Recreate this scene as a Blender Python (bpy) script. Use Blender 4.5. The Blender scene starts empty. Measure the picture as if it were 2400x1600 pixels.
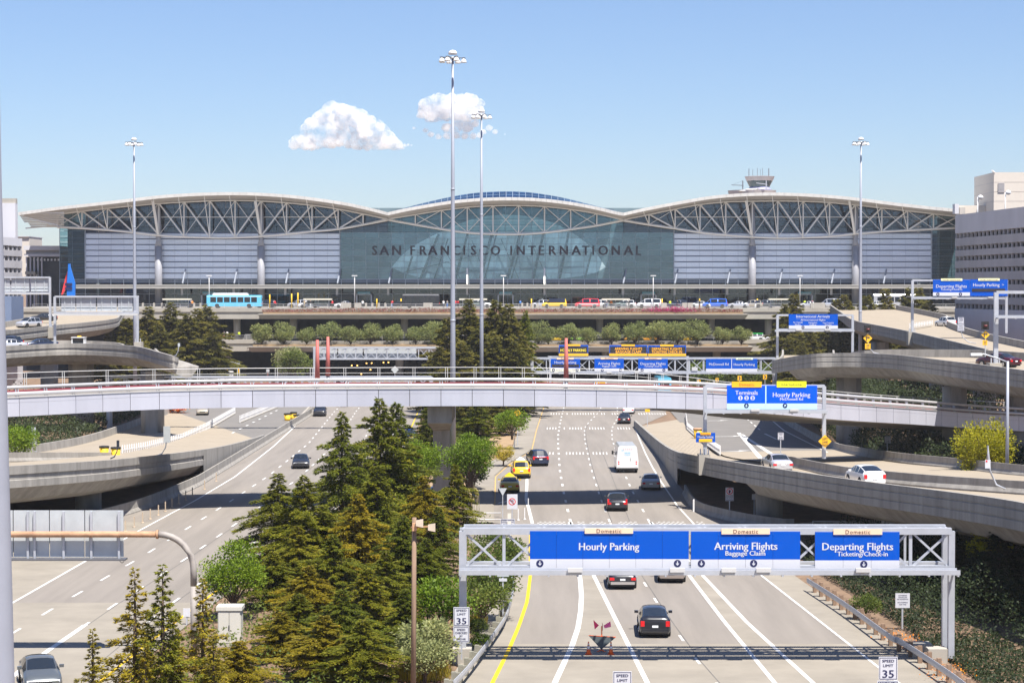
import bpy, bmesh, math, random
from mathutils import Vector, Matrix, noise
sc = bpy.context.scene
COL = sc.collection
RAD = math.radians

# ------------------------------------------------------------------ camera, sky, sun, exposure
H = 19.5            # eye height above the road, metres
FP = 4800.0         # focal length in photo pixels (2400 px wide = 36 mm)
PITCH = math.atan(120 / FP)
cam = bpy.data.cameras.new('camera')
cam.sensor_width = 36; cam.lens = 72; cam.clip_start = 1; cam.clip_end = 30000
cam_ob = bpy.data.objects.new('camera', cam); COL.objects.link(cam_ob)
cam_ob.location = (0, 0, H); cam_ob.rotation_euler = (math.pi / 2 - PITCH, 0, 0)
sc.camera = cam_ob

SUN_AZ, SUN_EL = 149.0, 64.0     # azimuth clockwise from the view direction
world = bpy.data.worlds.new('World'); sc.world = world; world.use_nodes = True
wn = world.node_tree
bg = wn.nodes['Background']
sky = wn.nodes.new('ShaderNodeTexSky'); sky.sky_type = 'NISHITA'; sky.sun_disc = False
sky.sun_elevation = RAD(SUN_EL); sky.sun_rotation = RAD(SUN_AZ)
sky.altitude = 0; sky.air_density = 1.0; sky.dust_density = 0.35; sky.ozone_density = 2.2
tint = wn.nodes.new('ShaderNodeMix'); tint.data_type = 'RGBA'; tint.blend_type = 'MULTIPLY'; tint.inputs[0].default_value = 1
tint.inputs[7].default_value = (0.90, 0.975, 1.20, 1)
wn.links.new(sky.outputs[0], tint.inputs[6]); wn.links.new(tint.outputs[2], bg.inputs[0]); bg.inputs[1].default_value = 0.050
sun = bpy.data.lights.new('sun', 'SUN'); sun.energy = 3.9; sun.angle = RAD(0.5); sun.color = (1.0, 0.955, 0.88)
sun_ob = bpy.data.objects.new('sun', sun); COL.objects.link(sun_ob)
_d = Vector((math.sin(RAD(SUN_AZ)) * math.cos(RAD(SUN_EL)), math.cos(RAD(SUN_AZ)) * math.cos(RAD(SUN_EL)), math.sin(RAD(SUN_EL))))
sun_ob.rotation_euler = _d.to_track_quat('Z', 'Y').to_euler(); sun_ob.location = (0, 0, 200)
sc.view_settings.view_transform = 'Standard'; sc.view_settings.look = 'None'
sc.view_settings.exposure = 1.25; sc.view_settings.gamma = 1.0; sc.view_settings.use_curve_mapping = False
sc.cycles.use_denoising = True
sc.cycles.max_bounces = 12; sc.cycles.transparent_max_bounces = 12
sc.cycles.diffuse_bounces = 3; sc.cycles.glossy_bounces = 3; sc.cycles.transmission_bounces = 4
sc.cycles.volume_bounces = 12; sc.cycles.volume_step_rate = 4
sc.cycles.caustics_reflective = False; sc.cycles.caustics_refractive = False

# ------------------------------------------------------------------ photo pixel -> place in the world
_cp, _sp = math.cos(PITCH), math.sin(PITCH)
def ray(x, y):
    a = (x - 1200) / FP; b = (800 - y) / FP
    return Vector((a, _cp + b * _sp, -_sp + b * _cp))
def P(x, y, Z):
    d = ray(x, y); t = Z / d.y
    return Vector((d.x * t, Z, H + d.z * t))
def G(x, y, h=0.0):
    d = ray(x, y); t = (h - H) / d.z
    return Vector((d.x * t, d.y * t, h))
def crop(ox, oy, k):
    return lambda x, y: (ox + k * x, oy + k * y)
C1 = crop(0, 400, .34014); C2 = crop(800, 400, .34014); C3 = crop(1600, 400, .34014)
C4 = crop(0, 900, .34014); C5 = crop(800, 900, .34014); C6 = crop(1600, 900, .34014)
C7 = crop(0, 1100, .31888); C8 = crop(1000, 1200, .2551)
D1 = crop(0, 600, .20408); D2 = crop(440, 640, .17029); D3 = crop(800, 640, .18707)
D4 = crop(1220, 660, .17029); D5 = crop(1560, 660, .17029); D6 = crop(1900, 620, .21259)
D7 = crop(1640, 850, .3234); D8 = crop(1900, 1180, .26781)
E1 = crop(1200, 900, .21259); E5 = crop(900, 1180, .26792); E6 = crop(0, 1380, .2551)
E7 = crop(500, 900, .44643); E8 = crop(1200, 1330, .21259); FU = crop(0, 0, 1.02041)

def interp(tab, v):
    if v <= tab[0][0]: return tab[0][1]
    for (a, p), (b, q) in zip(tab, tab[1:]):
        if v <= b:
            t = (v - a) / (b - a); return p + (q - p) * t
    return tab[-1][1]
def smooth(pts, n=6):
    """Catmull-Rom through the points."""
    pts = [Vector(p) for p in pts]; out = []
    for i in range(len(pts) - 1):
        p0 = pts[max(i - 1, 0)]; p1 = pts[i]; p2 = pts[i + 1]; p3 = pts[min(i + 2, len(pts) - 1)]
        for k in range(n):
            t = k / n
            out.append(0.5 * ((2 * p1) + (p2 - p0) * t + (2 * p0 - 5 * p1 + 4 * p2 - p3) * t * t + (3 * p1 - p0 - 3 * p2 + p3) * t ** 3))
    out.append(pts[-1]); return out
def lateral(path, sgn=1):
    """unit horizontal normals of a path; sgn=+1 is to the walker's left."""
    out = []
    for i in range(len(path)):
        a = path[max(i - 1, 0)]; b = path[min(i + 1, len(path) - 1)]
        d = Vector((b.x - a.x, b.y - a.y, 0)); d.normalize()
        out.append(Vector((-d.y, d.x, 0)) * sgn)
    return out

# ------------------------------------------------------------------ materials
MATS = {}
def mat(name, col, rough=0.6, metal=0.0, var=0.12, scale=0.6, spec=0.5, coat=0.0, bump=0.0, streak=None, obj_var=0.0, emit=None, iso=True):
    if name in MATS: return MATS[name]
    col = tuple(min(.88, c * 1.28) for c in col)
    m = bpy.data.materials.new(name); m.use_nodes = True; MATS[name] = m
    nt = m.node_tree; b = nt.nodes['Principled BSDF']; L = nt.links.new
    b.inputs['Roughness'].default_value = rough; b.inputs['Metallic'].default_value = metal
    b.inputs['Specular IOR Level'].default_value = spec
    if coat: b.inputs['Coat Weight'].default_value = coat; b.inputs['Coat Roughness'].default_value = 0.04
    base = (*col, 1)
    geo = nt.nodes.new('ShaderNodeNewGeometry')
    if var > 0 or streak:
        mp = nt.nodes.new('ShaderNodeMapping'); L(geo.outputs['Position'], mp.inputs[0])
        if streak: mp.inputs['Scale'].default_value = streak
        nz = nt.nodes.new('ShaderNodeTexNoise'); nz.inputs['Scale'].default_value = scale; nz.inputs['Detail'].default_value = 7; nz.inputs['Roughness'].default_value = 0.65
        L(mp.outputs[0], nz.inputs[0])
        rp = nt.nodes.new('ShaderNodeValToRGB')
        rp.color_ramp.elements[0].position = 0.28; rp.color_ramp.elements[1].position = 0.72
        rp.color_ramp.elements[0].color = tuple(max(0, c * (1 - var)) for c in col) + (1,)
        rp.color_ramp.elements[1].color = tuple(min(1, c * (1 + var)) for c in col) + (1,)
        L(nz.outputs[0], rp.inputs[0]); out = rp.outputs[0]
    else:
        rgb = nt.nodes.new('ShaderNodeRGB'); rgb.outputs[0].default_value = base; out = rgb.outputs[0]
    if obj_var:
        oi = nt.nodes.new('ShaderNodeObjectInfo'); hs = nt.nodes.new('ShaderNodeHueSaturation')
        mr = nt.nodes.new('ShaderNodeMapRange'); mr.inputs[3].default_value = 1 - obj_var; mr.inputs[4].default_value = 1 + obj_var
        L(oi.outputs['Random'], mr.inputs[0]); L(mr.outputs[0], hs.inputs['Value']); L(out, hs.inputs['Color']); out = hs.outputs[0]
    L(out, b.inputs['Base Color'])
    if bump:
        bp = nt.nodes.new('ShaderNodeBump'); bp.inputs['Strength'].default_value = bump; bp.inputs['Distance'].default_value = 0.05
        n2 = nt.nodes.new('ShaderNodeTexNoise'); n2.inputs['Scale'].default_value = 6; n2.inputs['Detail'].default_value = 6
        L(geo.outputs['Position'], n2.inputs[0]); L(n2.outputs[0], bp.inputs['Height']); L(bp.outputs[0], b.inputs['Normal'])
    if emit:
        b.inputs['Emission Color'].default_value = (*emit[0], 1); b.inputs['Emission Strength'].default_value = emit[1]
    return m
def leaf_mat(name, c1, c2, c3=None):
    if name in MATS: return MATS[name]
    c1, c2, c3 = [tuple(v * 1.45 for v in c) if c else None for c in (c1, c2, c3)]
    m = bpy.data.materials.new(name); m.use_nodes = True; MATS[name] = m
    nt = m.node_tree; b = nt.nodes['Principled BSDF']; L = nt.links.new
    geo = nt.nodes.new('ShaderNodeNewGeometry'); oi = nt.nodes.new('ShaderNodeObjectInfo')
    nz = nt.nodes.new('ShaderNodeTexNoise'); nz.inputs['Scale'].default_value = 0.9; nz.inputs['Detail'].default_value = 3
    L(geo.outputs['Position'], nz.inputs[0])
    a1 = nt.nodes.new('ShaderNodeMath'); a1.operation = 'MULTIPLY'; a1.inputs[1].default_value = 0.55; L(geo.outputs['Random Per Island'], a1.inputs[0])
    a2 = nt.nodes.new('ShaderNodeMath'); a2.operation = 'MULTIPLY_ADD'; a2.inputs[1].default_value = 0.25; L(oi.outputs['Random'], a2.inputs[0]); L(a1.outputs[0], a2.inputs[2])
    a3 = nt.nodes.new('ShaderNodeMath'); a3.operation = 'MULTIPLY_ADD'; a3.inputs[1].default_value = 0.9; L(nz.outputs[0], a3.inputs[0]); L(a2.outputs[0], a3.inputs[2])
    a4 = nt.nodes.new('ShaderNodeMath'); a4.operation = 'SUBTRACT'; a4.inputs[1].default_value = 0.35; L(a3.outputs[0], a4.inputs[0])
    rp = nt.nodes.new('ShaderNodeValToRGB'); L(a4.outputs[0], rp.inputs[0])
    rp.color_ramp.elements[0].color = (*c1, 1); rp.color_ramp.elements[1].color = (*c2, 1)
    rp.color_ramp.elements[0].position = 0.1; rp.color_ramp.elements[1].position = 0.62
    if c3:
        e = rp.color_ramp.elements.new(0.9); e.color = (*c3, 1)
    L(rp.outputs[0], b.inputs['Base Color']); b.inputs['Roughness'].default_value = 0.55
    b.inputs['Specular IOR Level'].default_value = 0.3
    tr = nt.nodes.new('ShaderNodeBsdfTranslucent'); L(rp.outputs[0], tr.inputs[0])
    mx = nt.nodes.new('ShaderNodeMixShader'); mx.inputs[0].default_value = 0.42
    L(b.outputs[0], mx.inputs[1]); L(tr.outputs[0], mx.inputs[2]); L(mx.outputs[0], nt.nodes['Material Output'].inputs[0])
    return m
def glass_mat(name, tint, refl=0.22, rough=0.03, gloss=(0.9, 0.95, 1.0)):
    if name in MATS: return MATS[name]
    m = bpy.data.materials.new(name); m.use_nodes = True; MATS[name] = m
    nt = m.node_tree; L = nt.links.new; nt.nodes.remove(nt.nodes['Principled BSDF'])
    t = nt.nodes.new('ShaderNodeBsdfTransparent'); g = nt.nodes.new('ShaderNodeBsdfGlossy'); g.inputs[1].default_value = rough
    g.inputs[0].default_value = (*gloss, 1)
    geo = nt.nodes.new('ShaderNodeNewGeometry'); hs = nt.nodes.new('ShaderNodeHueSaturation'); hs.inputs['Color'].default_value = (*tint, 1)
    mr = nt.nodes.new('ShaderNodeMapRange'); mr.inputs[3].default_value = 0.82; mr.inputs[4].default_value = 1.12
    oi = nt.nodes.new('ShaderNodeObjectInfo'); L(oi.outputs['Random'], mr.inputs[0]); L(mr.outputs[0], hs.inputs['Value']); L(hs.outputs[0], t.inputs[0])
    mx = nt.nodes.new('ShaderNodeMixShader'); mx.inputs[0].default_value = refl
    L(t.outputs[0], mx.inputs[1]); L(g.outputs[0], mx.inputs[2]); L(mx.outputs[0], nt.nodes['Material Output'].inputs[0])
    return m

asphalt = mat('asphalt', (.172, .152, .132), .85, var=.15, scale=.42, streak=(1.6, .10, 1), bump=.15)
pave = mat('concrete_pavement', (.20, .177, .145), .9, var=.17, scale=.25, bump=.15)
pave_ramp = mat('concrete_deck', (.245, .205, .155), .9, var=.08, scale=.3)
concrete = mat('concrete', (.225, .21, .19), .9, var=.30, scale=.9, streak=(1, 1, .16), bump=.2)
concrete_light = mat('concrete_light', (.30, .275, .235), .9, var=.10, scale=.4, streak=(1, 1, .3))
concrete_groove = mat('concrete_recess', (.17, .17, .18), .9, var=.1)
dirt = mat('dirt', (.15, .098, .062), 1, var=.35, scale=.8, bump=.5)
sandy = mat('sandy_soil', (.25, .17, .095), 1, var=.2, scale=.8, bump=.4)
white_paint = mat('white_road_paint', (.48, .47, .45), .7, var=.06, scale=2)
yellow_paint = mat('yellow_road_paint', (.52, .34, .01), .7, var=.06, scale=2)
metal = mat('galvanised_steel', (.38, .39, .42), .5, .35, var=.10, scale=1.2)
metal_white = mat('white_steel', (.44, .43, .42), .5, .1, var=.05)
metal_dark = mat('dark_steel', (.10, .10, .11), .5, .3, var=.1)
mast_grey = mat('mast_steel', (.27, .285, .33), .55, .2, var=.08, scale=.6)
black = mat('black_rubber', (.012, .012, .013), .8, var=.2)
panel_lav = mat('fascia_panel', (.42, .42, .47), .42, .2, var=.07, scale=.5, streak=(1, 1, .15), obj_var=.05)
rail_white = mat('tube_rail', (.42, .41, .41), .4, .3, var=.04)
red_paint = mat('red_rail', (.24, .045, .06), .6, var=.1)
mast_red = mat('weathered_red', (.36, .10, .085), .7, var=.12)
blue_sign = mat('sign_blue', (.001, .062, .37), .6, var=.02, spec=.1)
blue_sign2 = mat('sign_bright_blue', (.001, .075, .72), .6, var=.02, spec=.1)
white_sign = mat('sign_white', (.47, .47, .50), .5, var=.02)
navy = mat('sign_navy', (.01, .012, .06), .6, var=0)
cream = mat('sign_cream', (.64, .47, .33), .6, var=.02)
pale_yellow = mat('sign_pale_yellow', (.72, .68, .40), .6, var=.02)
sign_yellow = mat('sign_yellow', (.85, .72, .01), .6, var=.02)
amber = mat('sign_amber', (.85, .38, .01), .6, var=.02)
led_black = mat('display_black', (.02, .017, .02), .5, var=0)
led_amber = mat('display_amber', (.6, .28, .01), .5, var=0, emit=((1, .42, .02), .3))
led_yellow = mat('display_yellow', (.6, .48, .03), .5, var=0, emit=((1, .72, .03), .3))
brown_ink = mat('brown_ink', (.10, .04, .03), .6, var=0)
sign_back = mat('sign_back', (.30, .30, .32), .6, .3, var=.12, scale=1)
sign_back_l = mat('sign_back_light', (.42, .44, .45), .6, .3, var=.10, scale=1)
rust = mat('rusty_steel', (.38, .22, .13), .8, var=.35, scale=1.2)
wood = mat('weathered_wood', (.19, .125, .085), .9, var=.3, scale=1.5, streak=(4, 4, .3))
wood_grey = mat('grey_timber', (.20, .19, .15), .9, var=.3, scale=2)
orange = mat('cone_orange', (.75, .10, .01), .6, var=.05)
pink = mat('flag_pink', (.80, .10, .28), .7, var=.08)
drum_yellow = mat('barrel_yellow', (.80, .42, .02), .6, var=.08)
cabinet = mat('cabinet_cream', (.46, .44, .39), .6, var=.05)
white_p = mat('white_plastic', (.58, .57, .56), .6, var=.05)
bark = mat('bark', (.085, .06, .045), .95, var=.35, scale=4, streak=(3, 3, .4))
car_glass = mat('car_glass', (.012, .016, .022), .06, 0, var=0, spec=.8)
chrome = mat('chrome', (.6, .6, .62), .15, 1, var=0)
tail_red = mat('tail_lamp', (.55, .012, .015), .25, var=0)
lamp_clear = mat('lamp_clear', (.75, .75, .78), .15, var=0)
plate_m = mat('number_plate', (.65, .66, .68), .5, var=0)

# ------------------------------------------------------------------ mesh builder
class MB:
    def __init__(s): s.v = []; s.f = []; s.m = []; s.sm = []
    def add(s, vs, fs, mi=0, sm=False):
        o = len(s.v); s.v += [tuple(p) for p in vs]
        for f in fs: s.f.append(tuple(o + i for i in f)); s.m.append(mi); s.sm.append(sm)
        return s
    def box(s, c, d, mi=0, rz=0.0):
        x, y, z = d[0] / 2, d[1] / 2, d[2] / 2; cs, sn = math.cos(rz), math.sin(rz)
        vs = [(c[0] + (i * x) * cs - (j * y) * sn, c[1] + (i * x) * sn + (j * y) * cs, c[2] + k * z) for k in (-1, 1) for j in (-1, 1) for i in (-1, 1)]
        return s.add(vs, [(0, 2, 3, 1), (4, 5, 7, 6), (0, 1, 5, 4), (2, 6, 7, 3), (0, 4, 6, 2), (1, 3, 7, 5)], mi)
    def bb(s, x0, x1, y0, y1, z0, z1, mi=0):
        return s.box(((x0 + x1) / 2, (y0 + y1) / 2, (z0 + z1) / 2), (abs(x1 - x0), abs(y1 - y0), abs(z1 - z0)), mi)
    def bar(s, p, q, w=.1, h=None, mi=0, up=Vector((0, 0, 1))):
        p = Vector(p); q = Vector(q); h = h or w; d = (q - p)
        if d.length < 1e-6: return s
        d.normalize()
        if abs(d.dot(up)) > .98: up = Vector((0, 1, 0))
        u = d.cross(up).normalized() * w / 2; v = u.cross(d).normalized() * h / 2
        vs = [p - u - v, p + u - v, p + u + v, p - u + v, q - u - v, q + u - v, q + u + v, q - u + v]
        return s.add(vs, [(0, 3, 2, 1), (4, 5, 6, 7), (0, 1, 5, 4), (1, 2, 6, 5), (2, 3, 7, 6), (3, 0, 4, 7)], mi)
    def tube(s, path, r, n=8, mi=0, cap=True, sm=True):
        path = [Vector(p) for p in path]; rs = r if isinstance(r, (list, tuple)) else [r] * len(path)
        o = len(s.v)
        for i, p in enumerate(path):
            d = (path[min(i + 1, len(path) - 1)] - path[max(i - 1, 0)]).normalized()
            up = Vector((0, 0, 1)) if abs(d.z) < .9 else Vector((0, 1, 0))
            u = d.cross(up).normalized(); v = u.cross(d)
            for k in range(n):
                a = 2 * math.pi * k / n
                s.v.append(tuple(p + (u * math.cos(a) + v * math.sin(a)) * rs[i]))
        for i in range(len(path) - 1):
            for k in range(n):
                k2 = (k + 1) % n
                s.f.append((o + i * n + k, o + i * n + k2, o + (i + 1) * n + k2, o + (i + 1) * n + k)); s.m.append(mi); s.sm.append(sm)
        if cap:
            s.f.append(tuple(o + k for k in range(n))[::-1]); s.m.append(mi); s.sm.append(False)
            e = o + (len(path) - 1) * n
            s.f.append(tuple(e + k for k in range(n))); s.m.append(mi); s.sm.append(False)
        return s
    def lathe(s, c, prof, n=12, mi=0, sm=True):
        o = len(s.v)
        for r, z in prof:
            for k in range(n):
                a = 2 * math.pi * k / n; s.v.append((c[0] + r * math.cos(a), c[1] + r * math.sin(a), c[2] + z))
        for i in range(len(prof) - 1):
            for k in range(n):
                k2 = (k + 1) % n
                s.f.append((o + i * n + k, o + i * n + k2, o + (i + 1) * n + k2, o + (i + 1) * n + k)); s.m.append(mi); s.sm.append(sm)
        s.f.append(tuple(o + k for k in range(n))[::-1]); s.m.append(mi); s.sm.append(False)
        e = o + (len(prof) - 1) * n
        s.f.append(tuple(e + k for k in range(n))); s.m.append(mi); s.sm.append(False)
        return s
    def sweep(s, path, nrm, prof, mi=0, closed=True, mis=None):
        """extrude profile [(offset along normal, dz)] along a path"""
        o = len(s.v); k = len(prof)
        for p, n in zip(path, nrm):
            for u, dz in prof: s.v.append((p.x + n.x * u, p.y + n.y * u, p.z + dz))
        for i in range(len(path) - 1):
            for j in range(k if closed else k - 1):
                j2 = (j + 1) % k
                s.f.append((o + i * k + j, o + i * k + j2, o + (i + 1) * k + j2, o + (i + 1) * k + j)); s.m.append(mis[j] if mis else mi); s.sm.append(False)
        if closed:
            s.f.append(tuple(o + j for j in range(k))); s.m.append(mi); s.sm.append(False)
            e = o + (len(path) - 1) * k
            s.f.append(tuple(e + j for j in range(k))[::-1]); s.m.append(mi); s.sm.append(False)
        return s
    def prism(s, poly, y0, y1, mi=0):
        """polygon in x,z extruded along y"""
        n = len(poly); o = len(s.v)
        s.v += [(x, y0, z) for x, z in poly] + [(x, y1, z) for x, z in poly]
        fs = [tuple(range(n)), tuple(range(2 * n - 1, n - 1, -1))] + [(i, (i + 1) % n, n + (i + 1) % n, n + i) for i in range(n)]
        for f in fs: s.f.append(tuple(o + i for i in f)); s.m.append(mi); s.sm.append(False)
        return s
    def strip(s, A, B, mi=0):
        o = len(s.v); n = len(A); assert len(B) == n; s.v += [tuple(p) for p in A] + [tuple(p) for p in B]
        for i in range(n - 1): s.f.append((o + i, o + i + 1, o + n + i + 1, o + n + i)); s.m.append(mi); s.sm.append(False)
        return s
    def text(s, string, x, z, y, h, w=None, mi=0, bold=.025, align='CENTER', sp=1.0):
        """flat lettering facing -y; x,z = centre of the capitals"""
        vs, fs = text_geo(string, bold, align, sp)
        if not vs: return s
        k = h / .70; xs = [p[0] for p in vs]; wid = (max(xs) - min(xs)) or 1
        kx = (w / wid) if w else k
        cx = (max(xs) + min(xs)) / 2 if align == 'CENTER' else 0
        return s.add([(x + (p[0] - cx) * kx, y - .0015 * p[2], z + (p[1] - .35) * k) for p in vs], fs, mi)
    def build(s, name, mats, parent=None, world=True, fix=True):
        me = bpy.data.meshes.new(name)
        off = parent.location if (parent is not None and world) else Vector((0, 0, 0))
        if parent is not None and world and parent.parent is not None: off = off + parent.parent.location
        me.from_pydata([(p[0] - off.x, p[1] - off.y, p[2] - off.z) for p in s.v], [], s.f)
        for m in (mats if isinstance(mats, (list, tuple)) else [mats]): me.materials.append(m)
        me.polygons.foreach_set('material_index', s.m); me.polygons.foreach_set('use_smooth', s.sm); me.update()
        if fix and len(s.f) < 6000:
            b = bmesh.new(); b.from_mesh(me); bmesh.ops.recalc_face_normals(b, faces=b.faces); b.to_mesh(me); b.free()
        return link(name, me, parent)
_TXT = {}
def text_geo(string, bold, align, sp):
    key = (string, bold, align, sp)
    if key not in _TXT:
        c = bpy.data.curves.new('lettering', 'FONT'); c.body = string; c.size = 1; c.align_x = 'LEFT'; c.resolution_u = 2; c.space_character = sp
        c.space_line = .9
        o = bpy.data.objects.new('lettering', c); COL.objects.link(o)
        dg = bpy.context.evaluated_depsgraph_get(); me = o.evaluated_get(dg).to_mesh()
        V0 = [(v.co.x, v.co.y) for v in me.vertices]; F0 = [tuple(p.vertices) for p in me.polygons]; nv = len(V0)
        _TXT[key] = ([(x + d, y, k) for k, d in enumerate((0, bold, -bold) if bold else (0,)) for x, y in V0], [tuple(i + nv * k for i in f) for k in range(3 if bold else 1) for f in F0])
        o.evaluated_get(dg).to_mesh_clear(); bpy.data.objects.remove(o); bpy.data.curves.remove(c)
    return _TXT[key]
def link(name, data, parent=None, loc=None, rz=None, scale=None):
    o = bpy.data.objects.new(name, data); COL.objects.link(o)
    if parent is not None: o.parent = parent
    if loc is not None: o.location = loc
    if rz is not None: o.rotation_euler = (0, 0, rz)
    if scale is not None: o.scale = scale if isinstance(scale, (tuple, list)) else (scale,) * 3
    return o
def tag(o, label, cat, group=None, kind=None):
    if label: o['label'] = label
    if cat: o['category'] = cat
    if group: o['group'] = group
    if kind: o['kind'] = kind
    return o
def thing(name, label, cat, loc=(0, 0, 0), rz=0, group=None):
    o = link(name, None, None, Vector(loc), rz); o.empty_display_size = .2
    return tag(o, label, cat, group)
def structure(name, mb, mats, label=None):
    o = mb.build(name, mats); o['kind'] = 'structure'
    if label: o['label'] = label
    return o
def dup(root, loc, rz=0, label=None, scale=None):
    r = root.copy(); COL.objects.link(r); r.location = loc; r.rotation_euler = (0, 0, rz)
    if scale: r.scale = (scale,) * 3
    if label: r['label'] = label
    for ch in list(root.children):
        c = ch.copy(); COL.objects.link(c); c.parent = r
        for g in list(ch.children):
            d = g.copy(); COL.objects.link(d); d.parent = c
    return r
ORD = ['first', 'second', 'third', 'fourth', 'fifth', 'sixth', 'seventh', 'eighth', 'ninth', 'tenth', 'eleventh', 'twelfth', 'thirteenth', 'fourteenth', 'fifteenth', 'sixteenth', 'seventeenth', 'eighteenth', 'nineteenth', 'twentieth']
# ------------------------------------------------------------------ ground, roads, markings
g = MB()
nx, ny = 60, 70
def ground_z(x, y):
    z = -0.04
    # the bank beside the climbing slip road and beyond it
    t = min(1, max(0, (x - 39) / 8)) * min(1, max(0, (300 - y) / 70)) * min(1, max(0, (y - 150) / 30))
    z += 1.6 * t
    t2 = min(1, max(0, (x - 23) / 10)) * min(1, max(0, (150 - y) / 20)) * min(1, max(0, (y - 60) / 20))
    z += 0.7 * t2
    return z
xs = [-4000, -1200, -400, -160] + [-100 + 4 * i for i in range(51)] + [160, 400, 1200, 4000]
ys = [-600, -100, 20] + [60 + 8 * i for i in range(60)] + [600, 900, 2000, 6000, 12000]
for y in ys:
    for x in xs: g.v.append((x, y, ground_z(x, y)))
W_ = len(xs)
for j in range(len(ys) - 1):
    for i in range(W_ - 1):
        g.f.append((j * W_ + i, j * W_ + i + 1, (j + 1) * W_ + i + 1, (j + 1) * W_ + i)); g.m.append(0); g.sm.append(True)
structure('ground', g, dirt)

def frange(a, b, st):
    n = max(1, int(math.ceil((b - a) / st))); return [a + (b - a) * i / n for i in range(n + 1)]
def zstrip(mb, L, Rr, z0, z1, z, step=4, mi=0):
    zs = frange(z0, z1, step)
    fl = (lambda q: interp(L, q)) if isinstance(L, list) else L
    fr = (lambda q: interp(Rr, q)) if isinstance(Rr, list) else Rr
    return mb.strip([(fl(q), q, z) for q in zs], [(fr(q), q, z) for q in zs], mi)
def off(tab, d): return [(a, b + d) for a, b in tab]

# outbound carriageway (traffic comes towards the viewer)
L1 = [(90, -28.9), (110, -28.6), (127, -28.1), (150, -27.1), (186, -26.1), (215, -25.6), (260, -25.9), (330, -28.6), (440, -31)]
OUT_R = [(80, -20.5), (95, -19.9), (113, -19.2), (126, -18.6), (180, -15.8), (260, -12.8), (345, -14.5), (440, -16)]
OUT_E = [(90, -32.2), (127, -31.2), (165, -30.3), (190, -29.4), (214, -29.0), (255, -29.8), (293, -31.1), (345, -33), (440, -36)]
OUT_L = [(80, -60), (150, -50), (177, -34.4), (201, -32.2), (254, -31.9), (290, -32.4), (345, -36), (440, -40)]
road = MB(); zstrip(road, OUT_L, OUT_R, 80, 440, 0.006)
structure('outbound_road', road, asphalt)
sh = MB(); zstrip(sh, OUT_L, OUT_E, 80, 172, 0.010)
zstrip(sh, OUT_E, OUT_R, 80, 127.5, 0.0105)
structure('concrete_shoulder', sh, pave)
mk = MB()
zstrip(mk, off(OUT_E, -.09), off(OUT_E, .09), 82, 345, .016)
for k, d in enumerate((0, 3.45, 6.9, 10.4)):
    q = 86.0 + k * 2.2
    while q < 430:
        if not (k == 3 and q < 165) and not (k == 2 and q < 112):
            zstrip(mk, off(L1, d - .085), off(L1, d + .085), q, q + 2.5, .0165)
        q += 7.315
zstrip(mk, off(L1, 3.45 - .16), off(L1, 3.45 + .16), 95, 119, .017)
mk.build('lane_markings', white_paint)['kind'] = 'structure'
mk = MB(); zstrip(mk, off(OUT_R, -1.0), off(OUT_R, -.82), 82, 345, .016); structure('yellow_edge_line', mk, yellow_paint)

# inbound carriageway (traffic drives away)
YEL = [(80, -2.6), (95, -1.5), (101.7, -.95), (110.6, -.18), (118.6, .4), (128, .95), (139.5, 1.25), (166, 1.5), (170, 1.55)]
BAY = [(171, -1.5), (186, -1.65), (214, -1.8), (230, -.3), (248, 2.3), (262, 2.7), (284, 3.3), (343, 5.3), (440, 9)]
IN_L = YEL + BAY
IN_D = [(80, 20.8), (95, 19.6), (108.7, 18.8), (140.8, 17.0), (170, 15.2), (185, 14.97), (209, 15.2), (226, 15.5), (245, 15.97), (268, 16.7), (291, 17.5), (340, 20), (440, 26)]
IN_R = [(80, 26), (102, 21.9), (120, 20.6), (135, 19.6), (150, 18.8), (166, 20.5), (174, 18.3), (182, 16.9), (200, 16.7), (290, 17.6), (320, 24), (440, 34)]
rd = MB(); zstrip(rd, off(IN_L, -.1), IN_R, 80, 440, .006)
structure('inbound_road', rd, asphalt)
ps = [G(*C5(860, 838), .007), G(*C5(1290, 840), .007), G(*C5(1300, 975), .007), G(*C5(840, 940), .007)]
structure('crossover_road', MB().add(ps, [(0, 1, 2, 3)]), asphalt)
sh = MB(); zstrip(sh, off(YEL, -2.2), off(YEL, 0), 80, 166, .011)
zstrip(sh, off(IN_D, .1), IN_R, 80, 160, .0105)
GA = [(80, .1), (90, 1.0), (101.7, 2.16), (112, 3.3), (118, 3.82), (124, 4.17), (130, 4.42), (136, 4.57), (143, 4.67), (152, 4.75), (172, 4.85)]
GB = [(80, 7.4), (101.7, 6.72), (119, 6.2), (141, 5.55), (172, 4.95)]
zstrip(sh, GA, GB, 80, 172, .012)
CA = [(80, 13.6), (101.7, 13.05), (120.4, 12.5), (141, 12.1), (158, 11.75), (172, 11.6)]
CB = [(80, 16.2), (101.7, 14.95), (120, 13.8), (141, 13.0), (158, 12.3), (172, 11.7)]
zstrip(sh, CA, CB, 80, 172, .0125)
zstrip(sh, off(IN_L, .1), IN_D, 80, 112.6, .0088)
structure('concrete_pavement', sh, pave)
cw = MB(); zstrip(cw, off(BAY, -2.4), off(BAY, -.1), 171, 345, .10, mi=0); zstrip(cw, off(BAY, -.1), off(BAY, 0), 171, 345, .06, mi=0)
structure('kerb', cw, pave)
sd = MB(); zstrip(sd, off(BAY, -6.5), off(BAY, -2.5), 186, 345, .04); structure('sandy_verge', sd, sandy)

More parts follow.
